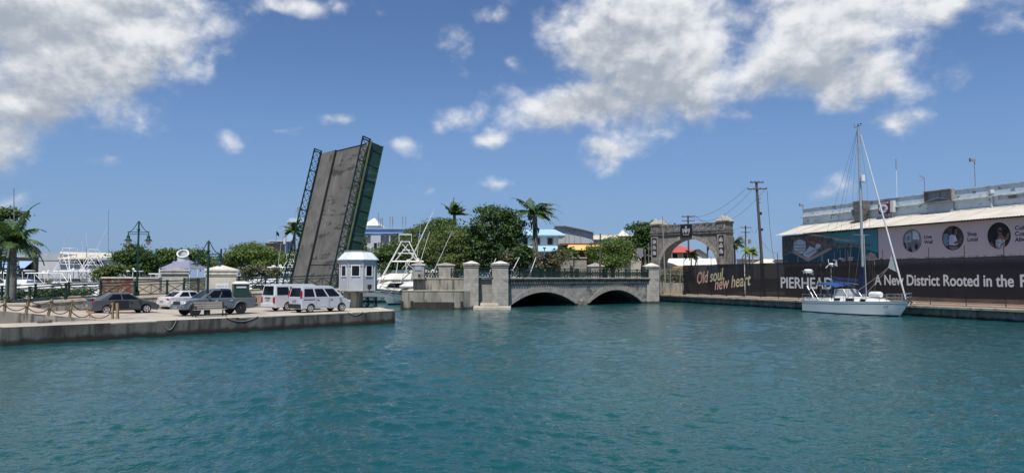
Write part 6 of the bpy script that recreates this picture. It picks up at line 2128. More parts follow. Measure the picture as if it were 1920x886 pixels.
b = MB(); b.tube((0, 0, 0), (0, 0, zy(433, 195) - SZ), .07, n=5); b.build('pole', galv, t)
b = MB(); z = zy(433, 195) - SZ
b.loft([[V((0, 0, z)), V((0, .04, z - 1.0))], [V((.5, .15, z - .35)), V((.5, .19, z - 1.3))], [V((.8, -.05, z - .8)), V((.8, -.01, z - 1.6))]], cap=False, closed=False); b.build('cloth', black, t, fix=False)
t = thing('brown_building', 'low brown block at the left foot of the blue office building', 'building', ground_at(504, 190))
b = MB(); x0, x1 = xx(496, 190) - t.location.x, xx(511, 190) - t.location.x; b.span(x0, x1, 0, 10, 0, zy(456, 190) - SZ); b.build('wall', flat_m('brown', (.2, .17, .13)), t)
b = MB(); b.span(x0 - .3, x1 + .3, -.4, 10.4, zy(456, 190) - SZ + .002, zy(454.5, 190) - SZ); b.build('roof', flat_m('grey roof', (.3, .3, .3)), t)

# blue-roofed house behind the royal palm
Y = 135.0
t = thing('blue_roof_house', 'white house with light blue hip roof and lower blue canopy behind the tall palm', 'house', ground_at(1015, Y))
ox = t.location.x
hw_ = flat_m('house white', (.72, .71, .67))
sky_roof = mat('sky blue roof sheet', (.42, .62, .73), (.38, .57, .68), .6, rough=.45, wave=('X', 1.6, (.3, .48, .58), .75, .95))
x0, x1 = xx(962, Y) - ox, xx(1047.5, Y) - ox
zw, zr_ = zy(442, Y) - SZ, zy(427, Y) - SZ
b = MB(); b.span(x0, x1, 0, 9, 0, zw); wl = b.build('wall', hw_, t)
b = MB(); xe = xx(1061, Y) - ox
b.loft([[V((x0 - 1, -1, zw)), V((xe, -1, zw)), V((xe, 10, zw)), V((x0 - 1, 10, zw))], [V((x0 - 1, -1, zw + .15)), V((xe, -1, zw + .15)), V((xe, 10, zw + .15)), V((x0 - 1, 10, zw + .15))], [V((x0 + 3, 4.3, zr_)), V((xx(1043, Y) - ox, 4.3, zr_)), V((xx(1043, Y) - ox, 4.7, zr_)), V((x0 + 3, 4.7, zr_))]]); b.build('roof', sky_roof, t)
b = MB(); zc0, zc1 = zy(472.5, Y) - SZ, zy(462, Y) - SZ
b.prism([(xx(975, Y) - ox, -3.2, zc0), (xx(1043, Y) - ox, -3.2, zc0), (xx(1046, Y) - ox, -.05, zc1), (xx(975, Y) - ox, -.05, zc1)], (0, 0, .14)); b.build('canopy', sky_roof, t)
for px, pw in ((1031.5, 9), (1008, 8), (985, 8)):
    add_window(t, xx(px, Y) - ox, 0, zy(452, Y) - SZ, pw / 10, 1.15, flat_m('stone frame', (.4, .37, .3)))
b = MB(); b.span(xx(1010, Y) - ox, xx(1020, Y) - ox, -.1, 0, 0, 2.6); b.build('door', flat_m('teal door', (.05, .12, .11)), t)
b = MB(); b.span(xx(1024, Y) - ox, xx(1042, Y) - ox, -.08, 0, .5, 2.3); b.build('shop_front', glass, t)
t = thing('street_light', 'thin grey street light in front of the blue-roofed house', 'street light', ground_at(1021, 128))
b = MB(); b.tube((0, 0, 0), (0, 0, zy(467, 128) - SZ), .09, n=6); b.build('pole', galv, t)
b = MB(); z = zy(467, 128) - SZ; b.lathe([(.08, 0), (.32, .25), (.34, .32), (.05, .35)], (0, 0, z), 8); b.build('lamp', galv, t)

# grey sheet warehouse behind it
Y = 152.0
t = thing('grey_shed', 'large grey sheet-clad shed with shallow gable behind the blue-roofed house', 'warehouse', ground_at(1085, Y))
ox = t.location.x
pts = [(1040, None), (1113, None), (1113, 437.5), (1092, 432), (1060, 425.5), (1040, 425.5)]
poly = [(xx(px, Y) - ox, 0, 0 if py is None else zy(py, Y) - SZ) for px, py in pts]
b = MB(); b.prism(poly, (0, 40, 0)); b.build('wall', mat('shed sheet', (.44, .46, .47), (.37, .39, .4), .5, rough=.7, wave=('X', 1.2, (.38, .4, .41), .6, .9), stain=(.2, .2, .2), stain_scale=.5, stain_stretch=(2, 1, .3), stain_lo=.6, stain_hi=.72), t)
b = MB()
for (x0, _, z0), (x1, _, z1) in zip(poly[2:], poly[3:]):
    b.beam((x0, -.3, z0 + .12), (x1, -.3, z1 + .12), .8, .22)
b.build('roof_edge', flat_m('dark trim', (.12, .13, .14)), t)
b = MB()
for px in (1060, 1067, 1077, 1088.5):
    b.tube((xx(px, Y) - ox, -.15, zy(456, Y) - SZ), (xx(px, Y) - ox, -.15, zy(430 if px < 1080 else 437, Y) - SZ), .07, n=5)
b.build('downpipe', flat_m('pipe', (.28, .29, .3)), t)

# yellow-awning building
Y = 128.0
t = thing('yellow_awning_building', 'low dark red building with bright yellow awning among the bushes', 'building', ground_at(1092, Y))
ox = t.location.x
b = MB(); b.span(xx(1050, Y) - ox, xx(1152, Y) - ox, 0, 10, 0, zy(457, Y) - SZ); b.build('wall', flat_m('dark red', (.13, .05, .04)), t)
b = MB(); b.span(xx(1049, Y) - ox, xx(1153, Y) - ox, -.25, -.02, zy(459.5, Y) - SZ, zy(456, Y) - SZ); b.build('fascia', flat_m('fascia red', (.22, .07, .05)), t)
b = MB(); b.prism([(xx(1059, Y) - ox, -3.0, zy(470, Y) - SZ), (xx(1145, Y) - ox, -3.0, zy(470, Y) - SZ), (xx(1143, Y) - ox, -.3, zy(460, Y) - SZ), (xx(1066, Y) - ox, -.3, zy(460, Y) - SZ)], (0, 0, .1)); b.build('awning', mat('yellow awning', (.72, .52, .16), (.62, .44, .14), 1.5, rough=.7), t)
b = MB()
for i in range(7):
    x = xx(1054 + i * 14, Y) - ox; b.span(x - .25, x + .25, -2.9, -2.5, 0, 1.9)
b.span(xx(1050, Y) - ox, xx(1110, Y) - ox, -3.3, -2.95, 0, 1.3); b.build('porch_wall', stone, t)
b = MB()
for i in range(9):
    x = xx(1058 + i * 10, Y) - ox; b.span(x - .4, x + .4, -.06, -.01, .9, 2.4)
b.build('shop_opening', black, t)
b = MB(); b.span(xx(1056, Y) - ox, xx(1072, Y) - ox, -3.6, -3.0, 1.32, 2.0); b.span(xx(1088, Y) - ox, xx(1104, Y) - ox, -3.6, -3.0, 1.32, 1.9); b.build('counter', flat_m('brick red', (.26, .09, .07)), t)
t = thing('stone_terrace', 'grey stone terrace wall in front of the yellow awning building', 'wall', ground_at(1070, 118))
ox = t.location.x
b = MB(); b.span(xx(1052, 118) - ox, xx(1100, 118) - ox, 0, .5, 0, zy(484, 118) - SZ); b.build('wall', stone_old, t)
b = MB(); b.span(xx(1051, 118) - ox, xx(1101, 118) - ox, -.15, .65, zy(484, 118) - SZ + .002, zy(482, 118) - SZ); b.build('coping', cap_conc, t)

# cream-roofed market buildings
Y = 175.0
t = thing('cream_roof_building', 'long cream-roofed building with white pyramid lantern behind the bushes', 'building', ground_at(1158, Y))
ox = t.location.x
cr = flat_m('cream roof', (.55, .50, .40))
b = MB(); b.span(xx(1112, Y) - ox, xx(1204, Y) - ox, 0, 14, 0, zy(449, Y) - SZ); b.build('wall', flat_m('cream wall', (.44, .43, .39)), t)
b = MB(); z0, z1 = zy(450, Y) - SZ, zy(440.5, Y) - SZ; b.prism([(xx(1112, Y) - ox, -1, z0), (xx(1206, Y) - ox, -1, z0), (xx(1206, Y) - ox, 5, z1), (xx(1112, Y) - ox, 5, z1)], (0, 0, .2)); b.build('roof', cr, t)
b = MB(); b.span(xx(1120, Y) - ox, xx(1200, Y) - ox, 5.2, 14, z0, zy(437, Y) - SZ); b.build('upper_storey', cr, t)
b = MB(); x0, x1 = xx(1155, Y) - ox, xx(1176, Y) - ox; b.span(x0 + .3, x1 - .3, -3, -1.1, 0, zy(444, Y) - SZ); b.build('lantern_tower', flat_m('lantern', (.4, .38, .33)), t)
b = MB(); zc, zt2 = zy(444, Y) - SZ, zy(432, Y) - SZ; xm = (x0 + x1) / 2
b.loft([[V((x0, -4, zc + .01)), V((x1, -4, zc + .01)), V((x1, -.2, zc + .01)), V((x0, -.2, zc + .01))], [V((xm - .05, -2.2, zt2)), V((xm + .05, -2.2, zt2)), V((xm + .05, -2.1, zt2)), V((xm - .05, -2.1, zt2))]]); b.build('pyramid_roof', flat_m('pyramid cream', (.66, .61, .50)), t)
Y = 138.0
t = thing('cream_house', 'small cream house with one dark window behind the spreading tree', 'house', ground_at(1200, Y))
ox = t.location.x
b = MB(); b.span(xx(1183, Y) - ox, xx(1222, Y) - ox, 0, 8, 0, zy(461, Y) - SZ); b.build('wall', flat_m('cream plaster', (.45, .43, .38)), t)
b = MB(); b.span(xx(1182, Y) - ox, xx(1223, Y) - ox, -.5, 8.5, zy(461, Y) - SZ + .002, zy(458.5, Y) - SZ); b.build('roof', flat_m('house roof', (.3, .29, .27)), t)
add_window(t, xx(1193, Y) - ox, 0, zy(483, Y) - SZ, .7, .9, hw_)
add_window(t, xx(1172, Y) - ox + 1.3, 0, zy(477, Y) - SZ, .5, 1.0, hw_)
t = thing('roadside_sign', 'grey roadside sign board on a post left of the stone arch', 'sign', ground_at(1200, 122))
b = MB(); b.tube((.9, 0, 0), (.9, 0, zy(466, 122) - SZ), .07, n=6); b.build('post', galv, t)
b = MB(); b.box((0, -.1, zy(473, 122) - SZ), (1.1, .08, 1.5)); b.build('board', flat_m('sign grey', (.22, .22, .25)), t)
# yellow house with red roof seen through the arch
Y = 150.0
t = thing('red_roof_house', 'yellow house with red hip roof seen through the stone arch', 'house', ground_at(1280, Y))
ox = t.location.x
zw, zr_ = zy(473, Y) - SZ, zy(459, Y) - SZ
b = MB(); b.span(xx(1262, Y) - ox, xx(1303, Y) - ox, 0, 8, 0, zw); b.build('wall', flat_m('ochre wall', (.50, .33, .09)), t)
b = MB(); b.loft([[V((xx(1260, Y) - ox, -.8, zw)), V((xx(1306, Y) - ox, -.8, zw)), V((xx(1306, Y) - ox, 8.8, zw)), V((xx(1260, Y) - ox, 8.8, zw))], [V((xx(1272, Y) - ox, 4, zr_)), V((xx(1290, Y) - ox, 4, zr_)), V((xx(1290, Y) - ox, 4.2, zr_)), V((xx(1272, Y) - ox, 4.2, zr_))]]); b.build('roof', mat('red roof sheet', (.50, .10, .09), (.42, .09, .08), .8, rough=.6), t)
add_window(t, xx(1266, Y) - ox, 0, zy(481, Y) - SZ, 1.1, 1.4, hw_)
add_window(t, xx(1285, Y) - ox, 0, zy(480, Y) - SZ, .8, 1.4, hw_)
t = thing('grey_house', 'small grey-white gabled house right of the red-roofed one, seen through the arch', 'house', ground_at(1313, 165))
ox = t.location.x
b = MB(); b.prism([(xx(1301, 165) - ox, 0, 0), (xx(1326, 165) - ox, 0, 0), (xx(1326, 165) - ox, 0, zy(478, 165) - SZ), (xx(1310, 165) - ox, 0, zy(468, 165) - SZ), (xx(1301, 165) - ox, 0, zy(474, 165) - SZ)], (0, 8, 0)); b.build('wall', hw_, t)
b = MB(); b.beam((xx(1300, 165) - ox, 3.8, zy(473, 165) - SZ), (xx(1310, 165) - ox, 3.8, zy(467, 165) - SZ), 9, .2); b.beam((xx(1310, 165) - ox, 3.8, zy(467, 165) - SZ), (xx(1327, 165) - ox, 3.8, zy(478, 165) - SZ), 9, .2); b.build('roof', flat_m('slate roof', (.2, .2, .21)), t)
for i, (px, lab) in enumerate(((1272, 'white tunnel tent under the left half of the stone arch'), (1337, 'white tunnel tent in front of the right pier of the stone arch'))):
    t = thing('tunnel_tent', lab, 'tent', ground_at(px, 119, SZ), R(68), 'white tunnel tents')
    b = MB(); hh = zy(484, 119) - SZ
    b.loft([[V((x + 2.3 * math.cos(a), y, hh - 1.3 + 1.3 * math.sin(a))) for a in [math.pi - math.pi * k / 10 for k in range(11)]] for x, y in ((0, -3), (0, 0), (0, 3))], cap=False, closed=False); b.build('canopy', white_paint, t, smooth=60)
    b = MB()
    for x in (-2.3, 2.3):
        for y in (-3, 3):
            b.tube((x, y, 0), (x, y, hh - 1.3), .05, n=5)
    for y in (-3, 3):
        b.path([(2.3 * math.cos(a), y, hh - 1.3 + 1.3 * math.sin(a)) for a in [math.pi * k / 8 for k in range(9)]], .05, 5)
    b.build('frame', galv, t)
t = thing('marquee', 'cream pyramid marquee showing above the hoarding near the leaning pole', 'tent', ground_at(1440, 97, RQ))
b = MB(); z0, z1 = zy(495, 97) - RQ, zy(485.5, 97) - RQ
b.loft([[V((x * 3.4, y * 2.4, z0)) for x, y in ((-.55, -.6), (.55, -.6), (.55, .6), (-.55, .6))], [V((x, y * .6, z1)) for x, y in ((-.55, -.2), (.55, -.2), (.55, .2), (-.55, .2))]]); b.build('canopy', mat('cream canvas', (.7, .67, .54), rough=.7), t)
b = MB()
for x in (-1.8, 1.8):
    for y in (-1.3, 1.3):
        b.tube((x, y, 0), (x, y, z0), .05, n=5)
b.build('leg', galv, t)
t = thing('far_house', 'low pale building at the end of the quay behind the marquee', 'building', ground_at(1466, 190))
b = MB(); b.span(-9, 3, 0, 9, 0, zy(486, 190) - SZ); b.build('wall', flat_m('far cream', (.45, .43, .38)), t)
b = MB(); b.span(-9.4, 3.4, -.4, 9.4, zy(486, 190) - SZ + .002, zy(484, 190) - SZ); b.build('roof', flat_m('far roof', (.5, .5, .48)), t)

# left side: sheds behind the marina
Y = 150.0
t = thing('white_shed', 'large white marina shed with long cream roof behind the masts', 'warehouse', ground_at(120, Y))
ox = t.location.x
b = MB(); b.span(xx(56, Y) - ox, xx(208, Y) - ox, 0, 20, 0, zy(487, Y) - SZ); b.build('wall', flat_m('shed white', (.52, .54, .57)), t)
b = MB(); b.prism([(xx(54, Y) - ox, -.1, zy(488, Y) - SZ), (xx(112, Y) - ox, -.1, zy(488, Y) - SZ), (xx(112, Y) - ox, -.1, zy(475, Y) - SZ), (xx(54, Y) - ox, -.1, zy(472, Y) - SZ)], (0, 14, 0)); b.build('gable_wall', flat_m('gable grey', (.42, .44, .48)), t)
b = MB(); b.prism([(xx(112.5, Y) - ox, -1, zy(487, Y) - SZ), (xx(208, Y) - ox, -1, zy(485, Y) - SZ), (xx(196, Y) - ox, 9, zy(474, Y) - SZ), (xx(60, Y) - ox, 9, zy(471, Y) - SZ)], (0, 0, .25)); b.build('roof', flat_m('cream sheet', (.60, .55, .45)), t)
b = MB()
for i in range(8):
    x = xx(138 + i * 6, Y) - ox; b.span(x, x + 1.5, -.08, -.01, zy(497, Y) - SZ, zy(490, Y) - SZ)
b.build('window', flat_m('blue glazing', (.1, .2, .28)), t)
Y = 136.0
t = thing('blue_awning_shop', 'shop with brown fascia and pale blue awning at the left edge, behind the palm', 'building', ground_at(20, Y))
ox = t.location.x
b = MB(); b.span(xx(-60, Y) - ox, xx(61, Y) - ox, 0, 1.6, 0, zy(482, Y) - SZ); b.build('wall', flat_m('shop brown', (.2, .15, .1)), t)
b = MB(); b.prism([(xx(-60, Y) - ox, -3, zy(503, Y) - SZ), (xx(66, Y) - ox, -3, zy(503, Y) - SZ), (xx(61, Y) - ox, -.05, zy(490, Y) - SZ), (xx(-60, Y) - ox, -.05, zy(490, Y) - SZ)], (0, 0, .1)); b.build('awning', mat('pale blue awning', (.30, .42, .66), (.27, .38, .6), 2, rough=.8), t)
b = MB(); b.span(xx(-61, Y) - ox, xx(62, Y) - ox, -.4, 1.8, zy(482, Y) - SZ + .002, zy(478, Y) - SZ); b.build('roof', flat_m('pale shop roof', (.5, .47, .4)), t)
b = MB(); b.span(xx(-58, Y) - ox, xx(58, Y) - ox, -.05, -.01, .2, 2.4); b.build('shop_front', glass, t)
Y = 90.0
t = thing('grey_roof_pavilion', 'pavilion with purple-grey hip roof and a white slanted cylinder chimney', 'building', ground_at(330, Y, .5))
ox = t.location.x
z0, z1 = zy(503, Y) - .5, zy(486, Y) - .5
b = MB(); b.loft([[V((xx(303, Y) - ox, -.6, z0)), V((xx(359, Y) - ox, -.6, z0)), V((xx(359, Y) - ox, 5, z0)), V((xx(303, Y) - ox, 5, z0))], [V((xx(318, Y) - ox, 2.4, z1)), V((xx(337, Y) - ox, 2.4, z1)), V((xx(337, Y) - ox, 2.6, z1)), V((xx(318, Y) - ox, 2.6, z1))]]); b.build('roof', flat_m('violet roof', (.22, .23, .31)), t)
b = MB()
for px in (303, 318, 334, 348, 359):
    for y in (-.6, 5.6):
        b.tube((xx(px, Y) - ox, y, 0), (xx(px, Y) - ox, y, z0), .07, n=6)
b.build('frame', white_paint, t)
b = MB(); cx_ = xx(324.5, Y) - ox; r = .66; zt0, zt1 = zy(468.5, Y) - .5, zy(478, Y) - .5
n = 18
lo_, hi_ = [], []
for k in range(n):
    a = 2 * math.pi * k / n
    lo_.append(V((cx_ + r * math.cos(a), 2.5 + r * math.sin(a), z0 + .3)))
    hi_.append(V((cx_ + r * math.cos(a), 2.5 + r * math.sin(a), zy(474, Y) - .5 + .46 * math.sin(a) - .16 * math.cos(a))))
b.loft([lo_, hi_], cap=False); b.build('chimney', flat_m('chimney white', (.62, .62, .6)), t, smooth=60)
b = MB(); b.path(hi_ + [hi_[0]], .1, 6); b.build('chimney_rim', white_paint, t)

# ================================================================ utility poles and wires
def upole(label, base, top, arms, r=.17, extras=True, group=None):
    t = thing('utility_pole', label, 'utility pole', base, group=group)
    b = MB(); b.tube(base, top, r, r * .75, 8); b.build('pole', pole_wood, t, world=True)
    d = (V(top) - V(base)).normalized()
    ends = []
    for dz, hw, tilt in arms:
        c = V(top) - d * dz
        a, e = c + V((-hw, -.2, -tilt)), c + V((hw, -.2, tilt))
        b = MB(); b.beam(a, e, .14, .14); b.build('cross_arm', pole_wood, t, world=True)
        for f in (.04, .35, .65, .96):
            p = a.lerp(e, f)
            b = MB(); b.lathe([(.03, .05), (.07, .1), (.07, .22), (.03, .26)], p, 6); b.build('insulator', galv, t, world=True)
        ends.append((a + V((0, 0, .25)), e + V((0, 0, .25)), c))
    return t, ends


P1b, P1t = pd(1432.5, 520, 92), pd(1418, 340, 92)
P1b.z = RQ
t1, e1 = upole('tall leaning wooden utility pole behind the hoarding, between the arch and the warehouse', P1b, P1t, [(.15, .85, .0), (1.0, 1.25, .03)], .22)
b = MB()
for f, s in ((.28, .35), (.42, .3), (.72, .3)):
    p = P1t.lerp(P1b, f)
    b.box(p + V((.25, -.05, 0)), (.25, .3, s))
b.path([P1t.lerp(P1b, .17) + V((.3 + .2 * math.cos(a), -.1, .28 * math.sin(a))) for a in [R(60 + 26 * i) for i in range(10)]], .035, 5)
b.build('equipment', black, t1, world=True)
b = MB(); p = P1t.lerp(P1b, .93); b.beam(p, p + V((.75, -.1, .05)), .06, .12); b.build('bracket', galv, t1, world=True)
P2b, P2t = pd(1292, 520, 140), pd(1290, 404, 140)
P2b.z = RQ
t2, e2 = upole('utility pole with two cross-arms rising behind the crown of the stone arch', P2b, P2t, [(.2, 1.25, .05), (1.05, 1.2, .02)], .2)
P3b, P3t = pd(1397.5, 520, 165), pd(1398, 422.5, 165)
P3b.z = RQ
t3, e3 = upole('distant utility pole with two transformer cans, right of the stone arch', P3b, P3t, [(.5, 1.1, 0), (1.6, 1.0, 0)], .2)
for s in (-.75, .75):
    b = MB()
    b.lathe([(.02, 0), (.35, .05), (.35, 1.0), (.02, 1.1)], P3t + V((s, -.3, -4.2)), 10)
    b.build('transformer', galv, t3, world=True)
P4b, P4t = pd(1327, 520, 150), pd(1326.5, 460, 150)
P4b.z = RQ
t = thing('short_pole', 'short dark pole seen through the right side of the stone arch', 'pole', P4b)
b = MB(); b.tube(P4b, P4t, .17, n=6); b.build('pole', pole_wood, t, world=True)
b = MB(); b.box(P4t - V((-.1, .1, .6)), (.35, .3, .7)); b.build('box', black, t, world=True)
wires = [(e1[1][0], e2[0][0], 1.6, 'upper overhead wire from the leaning pole to the pole behind the arch'), (e1[1][2] + V((-.4, 0, .2)), e2[0][2] + V((0, 0, .2)), 2.4, 'middle overhead wire from the leaning pole to the pole behind the arch'),
         (e1[1][1], e2[0][1], 3.0, 'lower sagging overhead wire from the leaning pole to the pole behind the arch'), (e2[0][1], e3[0][0], 2.0, 'overhead wire from the pole behind the arch to the distant transformer pole'),
         (e1[1][2] - V((0, 0, 5)), e3[0][1], 1.0, 'overhead wire from the middle of the leaning pole to the transformer pole'),
         (e1[1][1] + V((0, 0, -.5)), pd(1453, 487, 97), 2.2, 'loose cable hanging from the leaning pole down to the quay by the warehouse'),
         (P1t.lerp(P1b, .5), pd(1462, 470, 150), 1.0, 'thin cable from the leaning pole running behind the warehouse'), (e3[1][0], pd(1330, 487, 150), 1.5, 'thin cable from the transformer pole down behind the arch pier')]
for a, c, sg, lab in wires:
    b = MB(); b.path(catenary(a, c, sg, 14), .022, 4)
    tag(b.build('overhead_wire', cable_m, None), lab, 'cable', 'overhead wires')
for px, py0, py1, Y, lab, r in ((27, 530, 352, 100, 'tall thin pale mast at the left edge behind the palm', .09), (203, 520, 394, 110, 'tall thin whip mast rising behind the marina sheds', .05), (162, 520, 462, 150, 'short lattice radio mast on the roof line of the marina shed', .12), (1411, 500, 466, 120, 'pale concrete stub pole between the small palm and the leaning pole', .18), (1216, 510, 455, 110, 'thin grey lamp post left of the stone arch', .08), (1125, 520, 438, 103, 'grey wooden pole standing in front of the bushes on the bridge', .16)):
    p0, p1 = pd(px, py0, Y), pd(px + (.5 if px > 100 else -1), py1, Y)
    p0.z = min(p0.z, SZ)
    t = thing('mast_pole', lab, 'pole', p0)
    b = MB(); b.tube(p0, p1, r, r * .6, 6); b.build('pole', pole_wood if px in (1125,) else galv, t, world=True)
    if px in (162,):
        b = MB()
        for i in range(6):
            b.box(p0.lerp(p1, .5 + i * .08), (.5, .05, .05))
        b.build('rung', galv, t, world=True)
    if px == 1125:
        b = MB(); b.beam(p1 + V((-1.2, -.1, -.9)), p1 + V((1.2, -.1, -.9)), .08); b.path([p1 + V((1.2, -.1, -.9)), p1 + V((1.3, -.1, -1.3))], .06, 5); b.lathe([(.1, 0), (.3, -.2), (.02, -.25)], p1 + V((1.25, -.1, -1.3)), 8); b.lathe([(.1, 0), (.3, -.2), (.02, -.25)], p1 + V((-1.25, -.1, -1.3)), 8); b.build('lamp_arm', lamp_green, t, world=True)
for px0, py0, px1, py1, Y in ((955, 521, 974, 482, 86), (992, 520, 1005, 482, 89), (915, 500, 930, 484, 96)):
    p0, p1 = pd(px0, py0, Y), pd(px1, py1, Y)
    lab = {955: 'slanting white pole behind the parapet railing, left of the royal palm trunk', 992: 'slanting white pole crossing in front of the royal palm trunk', 915: 'short slanting white pole behind the two tall bridge pillars'}[px0]
    t = thing('outrigger_pole', lab, 'pole', p0, group='slanting white poles behind the parapet')
    p0 = p0 + (p0 - p1) * .4 if False else p0
    b = MB(); b.tube(V((p0.x, p0.y, 3.5)), p1, .07, .05, 6); b.build('pole', alu, t, world=True)
    b = MB(); b.box((p0.x, p0.y, 3.47), (.4, .4, .1)); b.build('foot', galv, t, world=True)

# ================================================================ trees and plants
def leaf_m(name, cols):
    return mat('leaf ' + name, cols[0], rough=.55, spec=.35, island=cols, transl=.22)


LM_DARK = leaf_m('dark', [(0.029, 0.062, 0.018), (0.052, 0.101, 0.026), (0.091, 0.153, 0.039)])
LM_RAIN = leaf_m('rain tree', [(.044, .080, .020), (.082, .135, .034), (.140, .190, .052)])
LM_OLIVE = leaf_m('olive', [(0.058, 0.088, 0.026), (0.098, 0.137, 0.036), (0.150, 0.182, 0.055)])
LM_BRIGHT = leaf_m('bright', [(0.065, 0.111, 0.026), (0.111, 0.169, 0.039), (0.169, 0.221, 0.058)])
LM_DUSTY = leaf_m('dusty', [(0.078, 0.091, 0.046), (0.130, 0.137, 0.072), (0.195, 0.169, 0.117)])
LM_PALM = leaf_m('palm', [(0.034, 0.072, 0.023), (0.058, 0.111, 0.033), (0.098, 0.150, 0.052)])
LM_YPALM = leaf_m('young palm', [(0.104, 0.156, 0.026), (0.169, 0.221, 0.046), (0.247, 0.260, 0.065)])


def rnd_dir(rg, up=0.0):
    while True:
        v = V((rg.uniform(-1, 1), rg.uniform(-1, 1), rg.uniform(-1, 1)))
        if .05 < v.length < 1:
            v.normalize()
            v.z += up
            return v.normalized()


def foliage(mb_, rg, lobes, n, size, clump=.55, per=30, flat=.5, up=.25):
    """leaf faces in clumps spread through and over ellipsoid lobes ((x,y,z),(rx,ry,rz))"""
    wts = [r[0] * r[1] + r[1] * r[2] + r[0] * r[2] for _, r in lobes]
    tot = sum(wts)
    for (c, r), w in zip(lobes, wts):
        k = max(3, int(n * w / tot / per))
        for _ in range(k):
            d = rnd_dir(rg, up)
            f = rg.random() ** .35
            cc = V(c) + V((d.x * r[0], d.y * r[1], d.z * r[2])) * f
            cs = clump * rg.uniform(.6, 1.4)
            for _ in range(per):
                p = cc + V((rg.gauss(0, cs), rg.gauss(0, cs), rg.gauss(0, cs * flat)))
                nrm = (rnd_dir(rg, .7) + d * .4).normalized()
                t = nrm.cross(rnd_dir(rg)).normalized()
                b = nrm.cross(t)
                s = size * rg.uniform(.6, 1.35)
                l, wd = t * s, b * s * .55
                i = len(mb_.v)
                mb_.v.extend((p - l, p + wd * .9 - l * .1, p + l * 1.1 - nrm * s * .18, p - wd * .9 - l * .1))
                mb_.f.append((i, i + 1, i + 2, i + 3))


def tree(label, base, lobes, n, size, m, seed, name='tree', cat='tree', trunk=.28, fork=.45, clump=.55, per=30, flat=.5, group=None, limbs=True):
    rg = random.Random(seed)
    t = thing(name, label, cat, base, group=group)
    mb_ = MB()
    foliage(mb_, rg, lobes, n, size, clump, per, flat)
    mb_.build('crown' if cat in ('tree', 'palm') else 'foliage', m, t, world=True, fix=False)
    if limbs:
        b = MB()
        base = V(base)
        top = sum((V(c) for c, _ in lobes), V()) / len(lobes)
        fk = base.lerp(V((base.x * .7 + top.x * .3, base.y * .7 + top.y * .3, top.z)), fork)
        b.path([base - V((0, 0, .2)), base.lerp(fk, .5) + V((rg.uniform(-.15, .15), 0, 0)), fk], [trunk * 1.25, trunk, trunk * .85], 8)
        for c, r in lobes:
            e = V(c) + V((rg.uniform(-.2, .2) * r[0], rg.uniform(-.2, .2) * r[1], r[2] * .3))
            mid = fk.lerp(e, .5) + V((0, 0, -.08 * (e - fk).length))
            b.path([fk - V((0, 0, .1)), mid, e], [trunk * .6, trunk * .35, trunk * .1], 6)
            for _ in range(3):
                d = rnd_dir(rg, .3)
                q = V(c) + V((d.x * r[0], d.y * r[1], d.z * r[2])) * .85
                b.path([mid, mid.lerp(q, .6) + V((0, 0, .2)), q], [trunk * .25, trunk * .15, trunk * .05], 5)
        b.build('trunk' if cat in ('tree', 'palm') else 'stem', bark, t, world=True)
    return t


def lobe(px, py, Y, rx, rz, ry=None):      # lobe centred on this sight line, radii in photo columns and rows
    c = pd(px, py, Y)
    k = Y / FPX
    return (tuple(c), (rx * k, (ry if ry is not None else rx) * k, rz * k))


# the wide rain trees behind the landing
tree('big spreading rain tree with domed dark green crown behind the white yacht', ground_at(815, 122), [lobe(760, 462, 122, 40, 24), lobe(800, 440, 124, 42, 20), lobe(845, 438, 123, 38, 20), lobe(740, 480, 121, 36, 22), lobe(790, 470, 120, 42, 26), lobe(715, 490, 122, 24, 16), lobe(880, 440, 124, 30, 18), lobe(830, 420, 126, 30, 10), lobe(722, 478, 121, 24, 20), lobe(735, 503, 121, 36, 12), lobe(790, 503, 121, 40, 14)], 26000, .19, LM_RAIN, 1, clump=.62, flat=.28, trunk=.5)
tree('olive green flat-topped rain tree standing in front of the darker one', ground_at(855, 108), [lobe(830, 462, 109, 40, 20), lobe(880, 460, 108, 38, 22), lobe(855, 445, 110, 44, 14), lobe(800, 478, 108, 30, 16), lobe(900, 478, 107, 24, 16), lobe(850, 485, 108, 50, 14), lobe(870, 502, 108, 50, 12)], 18000, .165, LM_OLIVE, 2, clump=.55, flat=.26, trunk=.4)
tree('tall dense almond tree with dark glossy leaves left of the royal palm', ground_at(930, 106), [lobe(925, 425, 106, 42, 32), lobe(960, 440, 106, 26, 26), lobe(895, 440, 106, 22, 28), lobe(915, 398, 107, 26, 14), lobe(945, 405, 106, 22, 14), lobe(935, 465, 106, 44, 26), lobe(965, 420, 106, 18, 16), lobe(910, 480, 106, 30, 20), lobe(935, 500, 106, 36, 12)], 12500, .22, LM_DARK, 3, clump=.5, flat=.5, trunk=.34)
tree('low bushy tree at the left foot of the royal palm trunk', ground_at(975, 104), [lobe(975, 485, 104, 22, 20), lobe(995, 495, 104, 20, 16), lobe(955, 492, 104, 18, 18)], 3400, .2, LM_DUSTY, 4, clump=.4, trunk=.14)
tree('dark young fan palm bush between the almond tree and the royal palm', ground_at(985, 102), [lobe(983, 478, 102, 14, 14)], 1300, .3, LM_DARK, 5, clump=.35, trunk=.12, name='shrub', cat='shrub')
tree('grey-green shrub right of the royal palm trunk, above the parapet', ground_at(1040, 106), [lobe(1035, 490, 106, 20, 14), lobe(1052, 482, 107, 14, 12), lobe(1020, 495, 106, 14, 10)], 2600, .18, LM_DUSTY, 6, clump=.4, trunk=.12, name='shrub', cat='shrub')
tree('small dark bush below the yellow awning building, left end', ground_at(1060, 122), [lobe(1062, 474, 122, 14, 9), lobe(1048, 478, 122, 9, 8)], 1500, .24, LM_DARK, 7, clump=.4, trunk=.12, name='shrub', cat='shrub')
